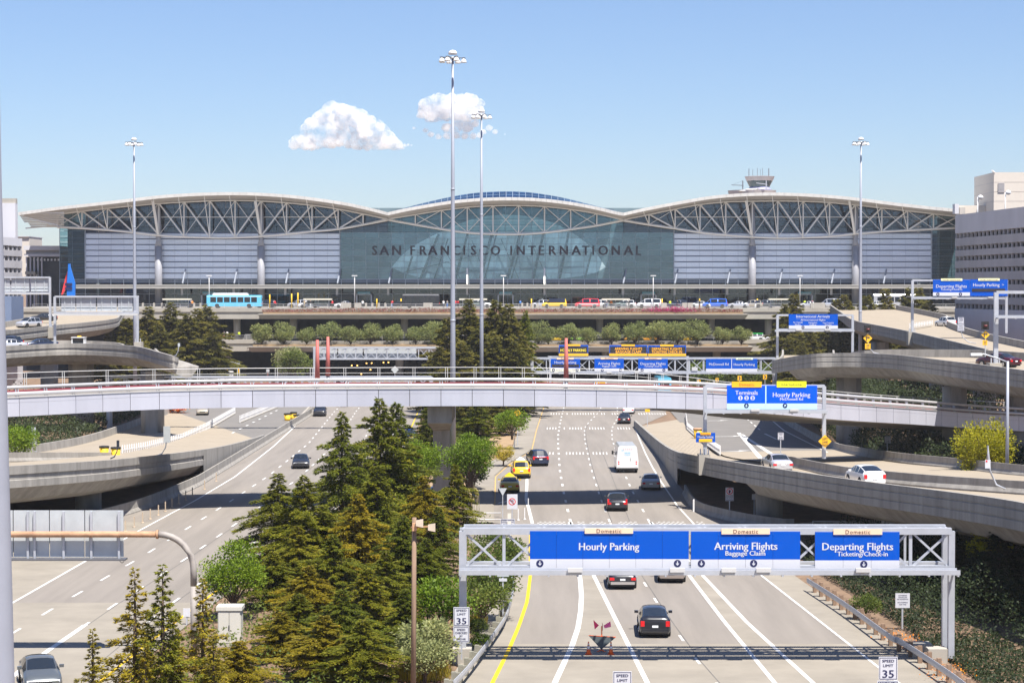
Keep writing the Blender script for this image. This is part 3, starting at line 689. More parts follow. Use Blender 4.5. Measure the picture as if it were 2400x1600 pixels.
for cx in (371.7, 612, 1763, 2004.8):
    c = P(cx, 680, 488); z0 = 15.6; zs = lambda y: tz(y, 488)
    MB().lathe((c.x, 488, 0), [(.87, z0), (.87, zs(577))], 16).build('column', m_col, ter)
    MB().lathe((c.x, 488, 0), [(.84, zs(576.5)), (.5, zs(562)), (.72, zs(548)), (.72, zs(528)), (.5, zs(474))], 12).build('column_head', m_col, ter)
    MB().bar(P(cx - 14, 470, 483), P(cx - 1, 548, 486.4), .5).build('inclined_strut', m_truss, ter)
# curtain wall of glass panes
xs_c = [797 + 30.08 * i for i in range(27)]; ys_c = [544.6 + 13.66 * j for j in range(9)]
def panes(x0, x1, y0, y1, name, mm, gap=.045, Y=YT, t=.08, vgap=None):
    a = T(x0, y0, Y); b = T(x1, y1, Y); vg = gap if vgap is None else vgap
    return MB().bb(a.x + gap, b.x - gap, Y, Y + t, b.z + vg, a.z - vg).build(name, mm, ter, fix=False)
for j in range(8):
    for i in range(26): panes(xs_c[i], xs_c[i + 1], ys_c[j], ys_c[j + 1], 'glass_pane', g_main)
mu = MB()
for x in xs_c: a = T(x, 487, 490.3); mu.bb(a.x - .05, a.x + .05, 490.1, 490.4, tz(653), tz(min(543, interp(BOTC, x) if 909 < x < 1461 else 530)))
for y in ys_c: mu.bb(tx(797), tx(1579), 490.1, 490.4, tz(y) - .05, tz(y) + .05)
mu.build('mullion_grid', m_mull, ter)
cnt = 0; rest = MB(); ys_f = [546.5 + 13.4 * j for j in range(9)]
for x0, n in ((201, 20), (1579, 20)):
    wd = (797 - 201) / 20 if x0 == 201 else (2182 - 1579) / 20
    for j in range(8):
        for i in range(n):
            if cnt < 300: panes(x0 + wd * i, x0 + wd * (i + 1), ys_f[j], ys_f[j + 1], 'frosted_panel', m_frost, .02, vgap=.13, Y=489.7)
            else:
                a = T(x0 + wd * i, ys_f[j], 489.7); b = T(x0 + wd * (i + 1), ys_f[j + 1], 489.7); rest.bb(a.x + .02, b.x - .02, 489.7, 489.78, b.z + .13, a.z - .13)
            cnt += 1
o = rest.build('frosted_panel', m_frost, ter); o['kind'] = 'stuff'
for x0, x1 in ((201, 797), (1579, 2182)):
    MB().bb(tx(x0), tx(x1), 490.0, 490.2, tz(654), tz(545)).build('panel_backing', mat('blue_grey_backing', (.16, .19, .27), .5, var=.05), ter)
    MB().bb(tx(x0 - 1), tx(x0 + 1), 489.4, 490.2, tz(655), tz(540)).bb(tx(x1 - 1), tx(x1 + 1), 489.4, 490.2, tz(655), tz(540)).build('edge_frame', m_mull, ter)
# dark glazing behind the trusses, glazed end bays
def zone(x0, x1, ytop, ybot, name, mm, cols, rowh=13.6, Y=490.0):
    m = MB(); w = (x1 - x0) / cols
    for i in range(cols):
        xa, xb = x0 + w * i, x0 + w * (i + 1); y = ybot
        while y > ytop(0.5 * (xa + xb)):
            a = T(xa, max(y - rowh, ytop(.5 * (xa + xb))), Y); b = T(xb, y, Y); m.bb(a.x + .04, b.x - .04, Y, Y + .08, b.z + .04, a.z - .04); y -= rowh
    o = m.build(name, mm, ter); o['kind'] = 'stuff'
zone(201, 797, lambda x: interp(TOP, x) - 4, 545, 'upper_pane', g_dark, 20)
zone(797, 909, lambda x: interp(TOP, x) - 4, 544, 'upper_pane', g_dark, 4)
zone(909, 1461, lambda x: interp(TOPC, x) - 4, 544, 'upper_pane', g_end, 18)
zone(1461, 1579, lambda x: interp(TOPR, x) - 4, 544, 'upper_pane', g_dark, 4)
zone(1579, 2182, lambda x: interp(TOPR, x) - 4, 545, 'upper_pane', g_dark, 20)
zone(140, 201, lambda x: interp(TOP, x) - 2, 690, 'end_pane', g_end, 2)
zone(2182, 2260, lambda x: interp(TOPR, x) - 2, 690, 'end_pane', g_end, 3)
mu = MB()
for x0, x1, tp in ((140, 909, TOP), (909, 1461, TOPC), (1461, 2260, TOPR)):
    n = int(round((x1 - x0) / 30))
    for i in range(n + 1):
        x = x0 + (x1 - x0) * i / n; mu.bb(tx(x) - .05, tx(x) + .05, 490.1, 490.35, tz(545 if 201 < x < 2182 else 690), tz(interp(tp, x)))
for y in (486, 499, 513, 527, 541): mu.bb(tx(230 if y < 505 else 150), tx(2240), 490.1, 490.3, tz(y) - .06, tz(y) + .06) if y > 505 else None
for y in range(558, 690, 14): mu.bb(tx(140), tx(201), 490.1, 490.3, tz(y) - .06, tz(y) + .06).bb(tx(2182), tx(2260), 490.1, 490.3, tz(y) - .06, tz(y) + .06)
mu.build('mullion_grid', m_mull, ter)
# inside behind the glass: walls, floor, and an added light patch with shadow bars
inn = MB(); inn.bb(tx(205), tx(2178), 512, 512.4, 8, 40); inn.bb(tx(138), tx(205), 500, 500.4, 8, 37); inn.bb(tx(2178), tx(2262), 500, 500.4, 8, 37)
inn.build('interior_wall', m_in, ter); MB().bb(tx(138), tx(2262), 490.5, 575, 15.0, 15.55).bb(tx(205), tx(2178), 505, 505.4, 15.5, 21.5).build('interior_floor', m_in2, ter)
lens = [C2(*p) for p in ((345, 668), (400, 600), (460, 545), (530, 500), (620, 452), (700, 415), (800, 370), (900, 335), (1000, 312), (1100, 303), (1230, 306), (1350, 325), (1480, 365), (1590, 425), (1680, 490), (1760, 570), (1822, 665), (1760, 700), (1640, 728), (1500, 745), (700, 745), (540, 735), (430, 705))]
MB().prism([(T(x, y, 498).x, T(x, y, 498).z) for x, y in lens], 498, 498.4).build('light_patch_panel', m_lens, ter)  # added panel, shaped and coloured as the lens of sunlight inside
mm_ = MB()
for a, b, w in (((440, 742), (490, 590), .45), ((545, 745), (672, 435), .6), ((640, 745), (735, 470), .3), ((785, 745), (872, 430), .6), ((955, 745), (1045, 410), .65), ((985, 745), (1075, 420), .25), ((1142, 745), (1240, 410), .6), ((1170, 745), (1262, 430), .25), ((1322, 745), (1396, 420), .6), ((1505, 745), (1566, 425), .55), ((1680, 738), (1725, 560), .4), ((820, 745), (700, 520), .14), ((1000, 745), (900, 480), .14), ((1220, 740), (1100, 470), .14), ((1420, 740), (1300, 480), .14), ((430, 700), (900, 590), .16), ((900, 590), (1700, 560), .16), ((520, 560), (900, 690), .12)):
    mm_.bar(T(*C2(*a), 496.5), T(*C2(*b), 496.5), w)
mm_.build('truss_shadow_bars', m_in2, ter)  # dark bars drawn in for the truss shadows across the light patch
# lower glazing, sill band, canopy, doors
MB().bb(tx(140), tx(2260), 490.02, 490.1, tz(664), tz(655)).build('sill_glazing', mat('sill_blue', (.03, .05, .085), .2, var=.2), ter)
mu = MB()
for i in range(71): x = 140 + 30 * i; mu.bb(tx(x) - .06, tx(x) + .06, 489.9, 490.2, 15.6, tz(655))
for y in (655, 659.5, 688.5): mu.bb(tx(140), tx(2260), 489.92, 490.15, tz(y) - .06, tz(y) + .06)
mu.build('storefront_mullions', m_mull, ter)
MB().bb(tx(140), tx(2260), 490.02, 490.1, 15.6, tz(665)).build('storefront_glazing', glass_mat('storefront_glass', (.25, .32, .36), .16, .04, (.5, .58, .62)), ter)
m_stay = mat('stay_steel', (.20, .22, .26), .6, .1, var=.05)
can = MB(); zc0, zc1 = tz(676, 482), tz(667, 482)
can.bb(tx(178, 482), tx(2235, 482), 482, 490, zc0 + .25, zc0 + .45); can.bb(tx(178, 482), tx(2235, 482), 481.9, 482.2, zc1 - .28, zc1); can.bb(tx(178, 482), tx(2235, 482), 481.9, 482.3, zc0, zc0 + .25)
can.bb(tx(178, 482), tx(2235, 482), 482.2, 486, zc1 - .5, zc1 - .3)
can.build('entrance_canopy', m_can, ter)
for x in (427, 548, 669, 790, 910, 1095, 1276, 1460, 1581, 1704, 1826, 1948, 2070):
    a = tx(x, 483); MB().bb(a - .25, a + .25, 482.6, 483.1, tz(691, 483), tz(674, 483)).build('canopy_bracket', m_can, ter)
    if x not in (1095, 1276): MB().bar(T(x + 8, 631, 489.2), T(x + 1, 664, 486.5), .3).build('canopy_stay', m_stay, ter)
    else: MB().bar(T(x, 629, 489.2), T(x, 666, 487.5), .38).build('canopy_stay', m_truss, ter)
m_teal = mat('door_sign_teal', (.03, .22, .30), .5, var=.03)
for x in (490, 853, 1185, 1520, 1886):
    d = MB(); a = tx(x, 487)
    d.bb(a - 1.9, a - 1.6, 487, 489.9, 15.6, 18.7).bb(a + 1.6, a + 1.9, 487, 489.9, 15.6, 18.7).bb(a - 1.9, a + 1.9, 487, 489.9, 18.4, 18.75)
    e = d.build('entrance_portal', metal, ter)
    s = MB(); s.bb(a - 1.5, a + 1.5, 486.75, 486.95, 18.62, 19.1); s.build('door_sign', m_teal, ter)
    MB().text('International Terminal', a, 18.86, 486.74, .22, 2.5, 0).build('door_lettering', white_sign, ter)
# name in large metal letters
m_let = mat('letter_metal', (.035, .03, .04), .4, .3, var=.05)
lx0, lx1 = tx(C2(212, 0)[0], 489.6), tx(C2(2066, 0)[0], 489.6); lh = tz(575.5, 489.6) - tz(597.5, 489.6); lz = tz(586.5, 489.6)
let = [('S', 212, 248), ('A', 262, 330), ('N', 350, 412), ('F', 476, 510), ('R', 540, 590), ('A', 596, 664), ('N', 684, 742), ('C', 762, 822), ('I', 842, 854), ('S', 892, 930), ('C', 950, 1008), ('O', 1028, 1096), ('I', 1164, 1176), ('N', 1208, 1264), ('T', 1286, 1340), ('E', 1360, 1396), ('R', 1430, 1482), ('N', 1504, 1562), ('A', 1584, 1652), ('T', 1658, 1710), ('I', 1730, 1742), ('O', 1770, 1838), ('N', 1862, 1920), ('A', 1942, 2012), ('L', 2030, 2066)]
for ch, a, b in let:
    xa, xb = tx(C2(a, 0)[0], 489.6), tx(C2(b, 0)[0], 489.6)
    q = MB().text(ch, (xa + xb) / 2, lz, 489.5, lh, max(.28, xb - xa), 0, bold=.03)
    k = len(q.v); q.v += [(x, y + .2, z) for x, y, z in q.v]; nf = list(q.f)
    for f in nf: q.f.append(tuple(k + i for i in f[::-1])); q.m.append(0); q.sm.append(False)
    from collections import Counter
    ec = Counter(tuple(sorted((f[i], f[(i + 1) % len(f)]))) for f in nf for i in range(len(f)))
    for (i, j), c in ec.items():
        if c == 1: q.f.append((i, j, k + j, k + i)); q.m.append(0); q.sm.append(False)
    q.build('letter', m_let, ter)
# glazed vault over the middle roof
tops = smooth([V((*C2(*p), 0)) for p in ((385, 270), (500, 240), (600, 215), (700, 192), (780, 175), (870, 160), (960, 150), (1050, 145), (1175, 143), (1300, 150), (1400, 164), (1500, 181), (1600, 204), (1700, 230), (1800, 255), (1885, 274))], 3)
sk = resample(tops, 35); sl = [V((p.x, interp(ROOFC, p.x) - 1.5, 0)) for p in sk]
for i in range(34):
    for j in range(2):
        f = lambda k, t: P(sl[k].x, sl[k].y, 483).lerp(P(sk[k].x, sk[k].y, 520), t)
        t0, t1 = (0, .48) if j == 0 else (.52, 1)
        q = [f(i, t0), f(i + 1, t0), f(i + 1, t1), f(i, t1)]; c = sum(q, V((0, 0, 0))) / 4
        q = [c + (p - c) * .97 for p in q]
        MB().add(q + [p - V((0, 0, .1)) for p in q], [(0, 1, 2, 3), (7, 6, 5, 4), (0, 4, 5, 1), (1, 5, 6, 2), (2, 6, 7, 3), (3, 7, 4, 0)]).build('skylight_pane', m_pv, ter)
m = MB()
for i in range(35): m.bar(P(sl[i].x, sl[i].y, 483) - V((0, 0, .1)), P(sk[i].x, sk[i].y, 520) - V((0, 0, .1)), .09, .2)
for t in (0, .5, 1):
    for i in range(34): m.bar(P(sl[i].x, sl[i].y, 483).lerp(P(sk[i].x, sk[i].y, 520), t) - V((0, 0, .1)), P(sl[i + 1].x, sl[i + 1].y, 483).lerp(P(sk[i + 1].x, sk[i + 1].y, 520), t) - V((0, 0, .1)), .09, .2)
m.build('skylight_frame', m_mull, ter)
MB().strip([P(p.x, p.y, 520) for p in sk], [P(p.x, p.y, 526) - V((0, 0, 6)) for p in sk]).build('vault_back', m_in2, ter)
# open lattice eave at the end of the roof
for k in range(9):
    y = 502 + k * 3.6; x0 = 44 + k * 2.5 + (8 if k > 5 else 0)
    MB().bar(P(x0, y, 482 + k), P(150, y - 4 + k * .6, 482 + k), .14, .3).build('eave_slat', m_truss, ter)
MB().bar(P(46, 503, 481.5), P(135, 533, 489), .2).bar(P(70, 512, 482), P(135, 528, 484), .2).bar(P(60, 535, 489.5), P(150, 527, 489.5), .3).build('eave_frame', m_truss, ter)
# rooftop lightning spikes
for x in range(330, 900, 62): MB().bar(P(x, interp(ROOF, x) - .5, 483), P(x, interp(ROOF, x) - 7, 483), .05).build('roof_spike', metal, ter)
for x in range(1640, 2230, 62): MB().bar(P(x, interp(ROOFR, x) - .5, 483), P(x, interp(ROOFR, x) - 7, 483), .05).build('roof_spike', metal, ter)

# ------------------------------------------------------------------ road decks in front of the terminal
def deck(name, label, zt, yf, yb, x0, x1, px_led, zled, yl, fas, cols, cz0, dia):
    t = thing(name, label, 'road deck', (0, yf, 0))
    MB().bb(x0, x1, yf + .6, yb, zt - .9, zt).build('deck_slab', concrete, t)
    a, b = P(px_led[0], 740, yl).x, P(px_led[1], 740, yl).x
    for xa, xb in ((x0, a + 1.2), (b - 1.2, x1)):
        m = MB()
        for (z0, z1, d) in fas: m.bb(xa, xb, yf + d, yf + .9, z0, z1)
        m.build('deck_fascia', concrete_light, t)
    ft = MB(); ft.add([(a - .6, yl, zled[0]), (b + .6, yl, zled[0]), (b, yl + .9, zled[1]), (a, yl + .9, zled[1]), (a - .6, yl + 9, zled[0]), (b + .6, yl + 9, zled[0]), (b, yl + 9, zled[1]), (a, yl + 9, zled[1]), (a - .6, yl, zled[0] - .18), (b + .6, yl, zled[0] - .18)],
                     [(0, 1, 5, 4), (8, 9, 1, 0), (3, 2, 9, 8), (7, 6, 2, 3), (0, 4, 7, 3, 8), (1, 9, 2, 6, 5)])
    ft.build('planter_ledge', concrete_light, t)
    MB().bb(a + .4, b - .4, yl + .5, yf + 3, zled[0] + .002, zled[0] + .35).build('planter_soil', sandy, t)
    for px in cols:
        c = P(px, 760, yf + 4); MB().tube([(c.x, yf + 4, cz0), (c.x, yf + 4, zt - .8)], dia / 2, 14).build('column', concrete_light, t)
    return t
dk = deck('departures_deck', 'upper roadway deck with flowering planter along the terminal front', 15.6, 449, 490, -112, 112, (611, 1747), (14.35, 13.25), 445, ((14.75, 15.55, 0), (14.1, 14.75, .25), (13.2, 14.1, -.15)), (555.6, 687.6, 948, 1405.6, 1666.8, 1801), 8.3, 1.6)
dk2 = deck('arrivals_deck', 'middle roadway deck with a row of olive trees on its planter ledge', 8.4, 443, 497, -70, 62, (587, 1759), (7.5, 6.3), 438, ((8.0, 8.9, 0), (7.4, 8.0, .3), (6.3, 7.4, -.2)), (532, 665, 936, 1180, 1420, 1680), -.2, 1.75)
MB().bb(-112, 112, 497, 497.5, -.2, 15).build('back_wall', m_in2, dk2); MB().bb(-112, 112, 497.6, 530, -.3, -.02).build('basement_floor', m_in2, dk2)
MB().bb(-70.5, -70, 449, 497, -.2, 15).bb(62, 62.5, 449, 497, -.2, 15).build('end_wall', concrete, dk2)
c = P(665, 830, 437); MB().bb(c.x - 1.05, c.x + .85, 434, 436, -.2, 6.0).build('ramp_pylon', concrete_light, dk2)
def railing(name, label, pts, hgt=1.0, sp=2.4, r=.05, cat='railing', mm=metal_white, rails=(1, .5)):
    t = thing(name, label, cat, pts[0]); L = 0
    for k in rails: MB().tube([V(p) + V((0, 0, hgt * k)) for p in pts], r, 6).build('rail', mm, t)
    for a, b in zip(pts, pts[1:]):
        a, b = V(a), V(b); n = max(1, int((b - a).length / sp))
        for i in range(n):
            p = a.lerp(b, i / n); MB().bar(p, p + V((0, 0, hgt)), r * 1.7).build('post', mm, t)
    return t
railing('deck_railing', 'thin pale railing along the front edge of the upper roadway deck', [(-105, 448.9, 15.5), (108, 448.9, 15.5)], .95, 3.2, .04)
railing('deck_railing', 'thin pale railing along the middle roadway deck behind the olive trees', [(-64, 443.4, 8.8), (60, 443.4, 8.8)], .95, 3.2, .04)
m_conc_post = white_p
bl = 0
for px in [335, 361, 380, 455, 470] + list(range(858, 935, 15)) + list(range(1224, 1262, 12)):
    c = P(px, 716, 456); o = MB().bb(c.x - .2, c.x + .2, 455.8, 456.2, 15.6, 16.7).build('bollard', concrete_light); tag(o, '%s square pale bollard on the upper deck kerb, counted from the blue bus end' % ORD[bl], 'bollard', 'bollards on the upper roadway deck'); bl += 1
for k, (px, w) in enumerate(((815, 3.0), (835, 2.2), (1003, 2.0), (1556, 1.2), (1605, 1.2), (1617, 1.3), (1908, 1.6), (1925, 1.6))):
    c = P(px, 716, 452); o = MB().bb(c.x - w / 2, c.x + w / 2, 451.6, 452.6, 15.6, 16.75).build('concrete_block', concrete_light); tag(o, '%s pale concrete block on the upper deck edge, counted from the blue bus end' % ORD[k], 'concrete block', 'concrete blocks on the upper roadway deck')
# lamps glowing under the decks
m_glow = mat('lamp_glow', (1, .6, .2), .5, var=0, emit=((1, .55, .15), 1.6))
for k, (x, y) in enumerate(((130, 1155), (200, 1155), (315, 1127), (380, 1125), (528, 1118), (590, 1117), (365, 1208), (250, 1262))):
    c = P(*D3(x, y), 470 - (12 if k == 6 else 0)); o = MB().lathe((c.x, c.y, c.z), [(.05, -.16), (.16, -.1), (.18, 0), (.1, .12), (.03, .14)], 8).build('underpass_lamp', m_glow)
    tag(o, '%s glowing orange lamp in the dark underpass, counted from the red masts' % ORD[k], 'lamp', 'glowing lamps in the dark underpass')

# ------------------------------------------------------------------ multi-storey garages
def garage(name, label, A, B, depth, rows, ztop, zroof, fin, mats, base_z):
    t = thing(name, label, 'parking garage', (A[0], A[1], 0)); A = V((*A, 0)); B = V((*B, 0)); d = (B - A); Ln = d.length; d.normalize()
    nrm = V((-d.y, d.x, 0)); nrm = nrm if nrm.x * depth > 0 else -nrm
    mband, mwall, mdark = mats
    def slab(z0, z1, o0, o1, nm, mm, a=0, b=None):
        b = Ln if b is None else b; p = [A + d * a + nrm * o0, A + d * b + nrm * o0, A + d * b + nrm * o1, A + d * a + nrm * o1]
        MB().add([V((q.x, q.y, z0)) for q in p] + [V((q.x, q.y, z1)) for q in p], [(3, 2, 1, 0), (4, 5, 6, 7), (0, 1, 5, 4), (1, 2, 6, 5), (2, 3, 7, 6), (3, 0, 4, 7)]).build(nm, mm, t)
    zs = [base_z] + [z for r in rows for z in r]
    dd = abs(depth)
    slab(0, base_z, 0, dd, 'base_wall', mwall)
    for k, (z0, z1) in enumerate(rows):
        nz = rows[k + 1][0] if k < len(rows) - 1 else ztop
        slab(z1, nz, 0, .5, 'spandrel', mband if k < len(rows) - 1 else mwall); slab(z1 - .05, z1 + .35, .5, dd, 'floor_slab', mwall)
        n = int(Ln / fin)
        for i in range(n + 1):
            a = i * fin; slab(z0, z1, .12, .5, 'pier', mband, a, a + .42)
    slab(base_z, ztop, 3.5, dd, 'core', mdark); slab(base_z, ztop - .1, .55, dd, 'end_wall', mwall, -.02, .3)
    return t
m_gar = mat('garage_concrete', (.33, .315, .32), .85, var=.14, scale=.25, streak=(1, 1, .25)); m_garw = mat('garage_wall', (.46, .45, .47), .85, var=.08, scale=.2, streak=(1, 1, .3))
rows = [(15.75, 16.75), (18.1, 19.0), (20.6, 21.5), (23.1, 24.0), (25.5, 26.4), (27.6, 28.5), (30.1, 31.1)]
garage('parking_garage', 'grey multi-storey parking garage with horizontal bands beside the high slip roads', (91, 421), (99, 325), 60, rows, 34.9, 35, 2.5, (m_gar, m_garw, m_in2), 15.75)
lg = garage('parking_garage', 'banded grey parking garage at the far end by the red and blue sculpture', (-100.6, 421), (-104, 380), -40, rows[:6], 30.1, 31, 2.6, (m_gar, m_garw, m_in2), 15.75)
a = P(4, 476, 424); b = P(43, 549, 424)
MB().bb(a.x - 20, b.x - .6, 424, 426, 30.1, a.z).build('roof_block', m_garw, lg); MB().bb(P(-10, 470, 424).x, P(36, 470, 424).x, 424.3, 425.7, a.z, P(0, 467, 428).z).build('roof_plant', concrete_light, lg)
MB().bb(P(8, 730, 410).x - 6, P(44, 735, 410).x, 404, 414, 10, 18.3).build('blue_hoarding', mat('blue_hoarding', (.13, .17, .26), .7, var=.06), lg)
def lampdome(px, py, Z, zb, lab):
    c = P(px, py, Z); t = thing('roof_lamp', lab, 'lamp', (c.x - .6, Z, zb), 0, 'dome lamps on the garage roof')
    MB().tube([(c.x - .6, Z, zb), (c.x - .6, Z, c.z)], .13, 6).build('lamp_post', white_p, t); MB().lathe((c.x, Z, c.z), [(.25, -.5), (.62, -.2), (.6, .1), (.3, .4), (.05, .45)], 10).build('lamp_head', white_p, t)
lampdome(2298, 462, 436, 33, 'white dome lamp on the garage roof in front of open sky'); lampdome(2363, 451, 430, 33, 'white dome lamp on the garage roof in front of the pale stair tower')
wt = thing('stair_tower', 'pale cream tower block with louvred vent rising behind the parking garage', 'building', (P(2390, 500, 470).x, 470, 0)); m_cream = mat('cream_wall', (.50, .45, .39), .85, var=.04)
zz = [P(0, y, 470).z for y in (403.5, 427.5, 450, 472, 500)]; xa, xb = P(2329, 500, 470).x, P(2460, 500, 470).x
for k in range(4): MB().bb(xa, xb, 470, 490, zz[k + 1] + .05, zz[k] - .04).build('wall_panel', m_cream, wt)
MB().bb(xa + .1, xb - .1, 470.1, 489, 20, zz[4]).build('lower_wall', m_cream, wt)
MB().bb(xa + .05, xb - .05, 470.1, 489.9, zz[4], zz[0] - .1).build('joint_backing', m_gar, wt)
va, vb = P(2339, 428, 470), P(2354, 450.5, 470)
for k in range(8): MB().bb(va.x, vb.x, 469.8, 470.05, vb.z + (va.z - vb.z) * k / 8, vb.z + (va.z - vb.z) * (k + .65) / 8).build('vent_slat', m_gar, wt)
MB().bar(P(2325, 400, 469), P(2331, 404, 470), .3).build('tower_lamp', white_p, wt)
lb = thing('roof_building', 'low cream rooftop building behind the garage corner', 'building', (P(2290, 500, 478).x, 478, 0))
q0, q1 = P(2247, 481.5, 478), P(2335, 506, 478); MB().bb(q0.x, q1.x, 478, 480.5, 20, q0.z).build('wall', m_cream, lb)
MB().bb(P(2238, 479, 476).x, P(2247.5, 500, 476).x, 476, 478.5, P(0, 501, 476).z, P(0, 478, 476).z).build('end_pier', m_garw, lb); MB().bb(P(2249, 486, 477.7).x, P(2262, 500, 477.7).x, 477.6, 478, P(0, 502, 477.7).z, P(0, 486, 477.7).z).build('louvre', m_sof, lb)
# dark office block and pale buildings beyond the garage
ob = thing('office_block', 'dark recessed office block between the banded garage and the terminal', 'building', (P(98, 640, 500).x, 500, 0))
X = lambda px: P(px, 680, 500).x; Zy = lambda y: P(1200, y, 500).z
MB().bb(X(57), X(141), 502, 525, 0, Zy(602)).build('wall', m_in2, ob)
MB().bb(X(56), X(140), 500, 525, Zy(586), Zy(576)).bb(X(56), X(140), 500.5, 525, Zy(601), Zy(595)).build('roof', m_garw, ob); MB().bb(X(58), X(139), 501.5, 524, Zy(596), Zy(585)).build('clerestory', m_gar, ob)
for k in range(9): MB().bb(X(66 + 8.2 * k), X(70 + 8.2 * k), 501.8, 502, Zy(611), Zy(606)).build('window', white_p, ob)
for k in range(5): MB().bb(X(58 + 9 * k), X(61 + 9 * k), 501.2, 501.8, 10, Zy(602)).build('pillar', m_garw, ob)
MB().bb(X(58), X(87), 500.4, 501, Zy(643), Zy(636)).bb(X(82), X(86.5), 500.4, 501, 10, Zy(636)).build('porch', concrete_light, ob)
for px0, px1, y0, lab in ((37, 69, 555, 'small pale flat-roofed building beyond the banded garage top'), ):
    t = thing('flat_building', lab, 'building', (P(px0, 600, 560).x, 560, 0)); MB().bb(P(px0, 600, 560).x, P(px1, 600, 560).x, 560, 575, 20, P(0, y0, 560).z).build('wall', m_cream, t)
    MB().bb(P(px0 - 1, 600, 560).x, P(px1 + 1, 600, 560).x, 559.5, 576, P(0, y0, 560).z, P(0, y0 - 1.5, 560).z).build('roof', m_garw, t)

# ------------------------------------------------------------------ control tower
ct = thing('control_tower', 'airport control tower cab with antennas rising behind the arched roof', 'control tower', (P(1776, 500, 650).x, 650, 0))
E4 = crop(1690, 380, .08503); sct = lambda px: px / 4800 * 650
def ring(prof, n=20, cx=1058):
    c = P(E4(cx, 0)[0], 500, 650); return [(sct(r * .08503), P(1200, E4(0, y)[1], 650).z) for r, y in prof], c
pr, c = ring([(362, 520), (412, 402), (380, 398), (10, 398)]); MB().lathe((c.x, 650, 0), pr, 24, sm=False).build('cab_roof', mat('tower_panel', (.46, .42, .40), .6, var=.05), ct)
pr, c = ring([(272, 690), (358, 519)]); MB().lathe((c.x, 650, 0), pr, 24, sm=False).build('cab_window', mat('tower_glass', (.03, .06, .07), .12, var=.4, scale=.3), ct)
pr, c = ring([(345, 780), (300, 735), (272, 690)]); MB().lathe((c.x, 650, 0), pr, 24).build('cab_collar', mat('tower_blue', (.26, .26, .42), .5, var=.05), ct)
pr, c = ring([(560, 1000), (640, 890), (668, 790), (640, 788), (20, 795)], cx=850); MB().lathe((c.x, 650, 0), pr, 24, sm=False).build('balcony', MATS['tower_panel'], ct)
pr, c = ring([(430, 2000), (430, 960)], cx=850); MB().lathe((c.x, 650, 0), pr, 20).build('shaft', MATS['tower_panel'], ct)
q = [P(*E4(*p), 643) for p in ((500, 800), (700, 735), (1075, 705), (870, 800))]; MB().add(q + [p + V((0, 2, -.3)) for p in q], [(0, 1, 2, 3), (7, 6, 5, 4), (0, 3, 7, 4), (2, 1, 5, 6), (0, 4, 5, 1), (3, 2, 6, 7)]).build('awning', white_p, ct)
for x, y0, y1, w in ((768, 405, 180, .2), (872, 405, 195, .1), (1000, 405, 165, .12), (1090, 402, 200, .08), (1146, 402, 165, .12), (1315, 400, 175, .24)): MB().bar(P(*E4(x, y0), 650), P(*E4(x, y1), 650), w).build('antenna', metal_dark, ct)
MB().bar(P(*E4(598, 770), 646), P(*E4(598, 515), 646), .3).bar(P(*E4(285, 632), 646), P(*E4(620, 645), 646), .2).bar(P(*E4(345, 612), 646), P(*E4(590, 520), 646), .06).build('service_crane', metal_dark, ct)
MB().bar(P(*E4(1245, 760), 642), P(*E4(1245, 510), 642), .3).bar(P(*E4(970, 575), 642), P(*E4(1270, 615), 642), .22).build('service_crane', metal, ct)

# ------------------------------------------------------------------ high lighting masts
def mast(px, ytop, Z, lab, dia=.68, n=8):
    top = P(px, ytop, Z); t = thing('lighting_mast', lab, 'lighting mast', (top.x, Z, 0), 0, 'high lighting masts')
    x, z = top.x, top.z
    MB().tube([(x, Z, -.2), (x, Z, z * .33), (x, Z, z * .66), (x, Z, z - .6)], [dia / 2, dia * .42, dia * .32, dia * .19], 12).build('mast_pole', mast_grey, t)
    MB().tube([(x, Z, z * .335), (x, Z, z * .34)], dia * .45, 12).tube([(x, Z, z * .66), (x, Z, z * .665)], dia * .35, 12).build('mast_joint', mast_grey, t)
    MB().lathe((x, Z, z), [(.52, -.25), (.5, 0), (.3, .2), (.05, .26)], 12).build('mast_cap', white_p, t)
    for k in range(n):
        a = 2 * math.pi * k / n + .35; R_ = 1.35
        if k == 7: continue
        cx, cy = x + R_ * math.cos(a), Z + R_ * math.sin(a)
        m = MB(); m.lathe((cx, cy, z - 1.15), [(.36, 0), (.34, .12), (.26, .32), (.12, .44), (.03, .46)], 10); o = m.build('lamp_head', chrome_l, t)
        MB().bar((x, Z, z - .62), (cx, cy, z - .62), .08).bb(cx - .2, cx + .2, cy - .1, cy + .1, z - .7, z - .56).build('lamp_arm', metal_dark, t)
    MB().lathe((x, Z, z - .75), [(.45, 0), (.45, .18)], 12).build('lamp_ring', metal, t)
    return t
chrome_l = mat('lamp_shell', (.72, .70, .68), .35, .2, var=.02)
mast(1061, 123, 240, 'tallest lighting mast, rising in front of the terminal name')
mast(1128.5, 260, 312, 'lighting mast beside the tallest one, its lamps in front of the cloud')
mast(314, 326, 366, 'lighting mast by the bare sign gantry at the banded garage end', .72)
mast(2018, 325, 366, 'lighting mast by the International Arrivals sign, near the control tower', .72)
nm = thing('lamp_pole', 'tapered grey pole cut off by the picture edge, very close to the viewer', 'lamp pole', (-10.28, 40, 0))
MB().tube([(-10.15, 40, 30), (-10.15, 40, 21.8), (-10.15, 40, 11.8), (-10.16, 40, 0)], [.10, .19, .385, .62], 20).build('mast_pole', mast_grey, nm)
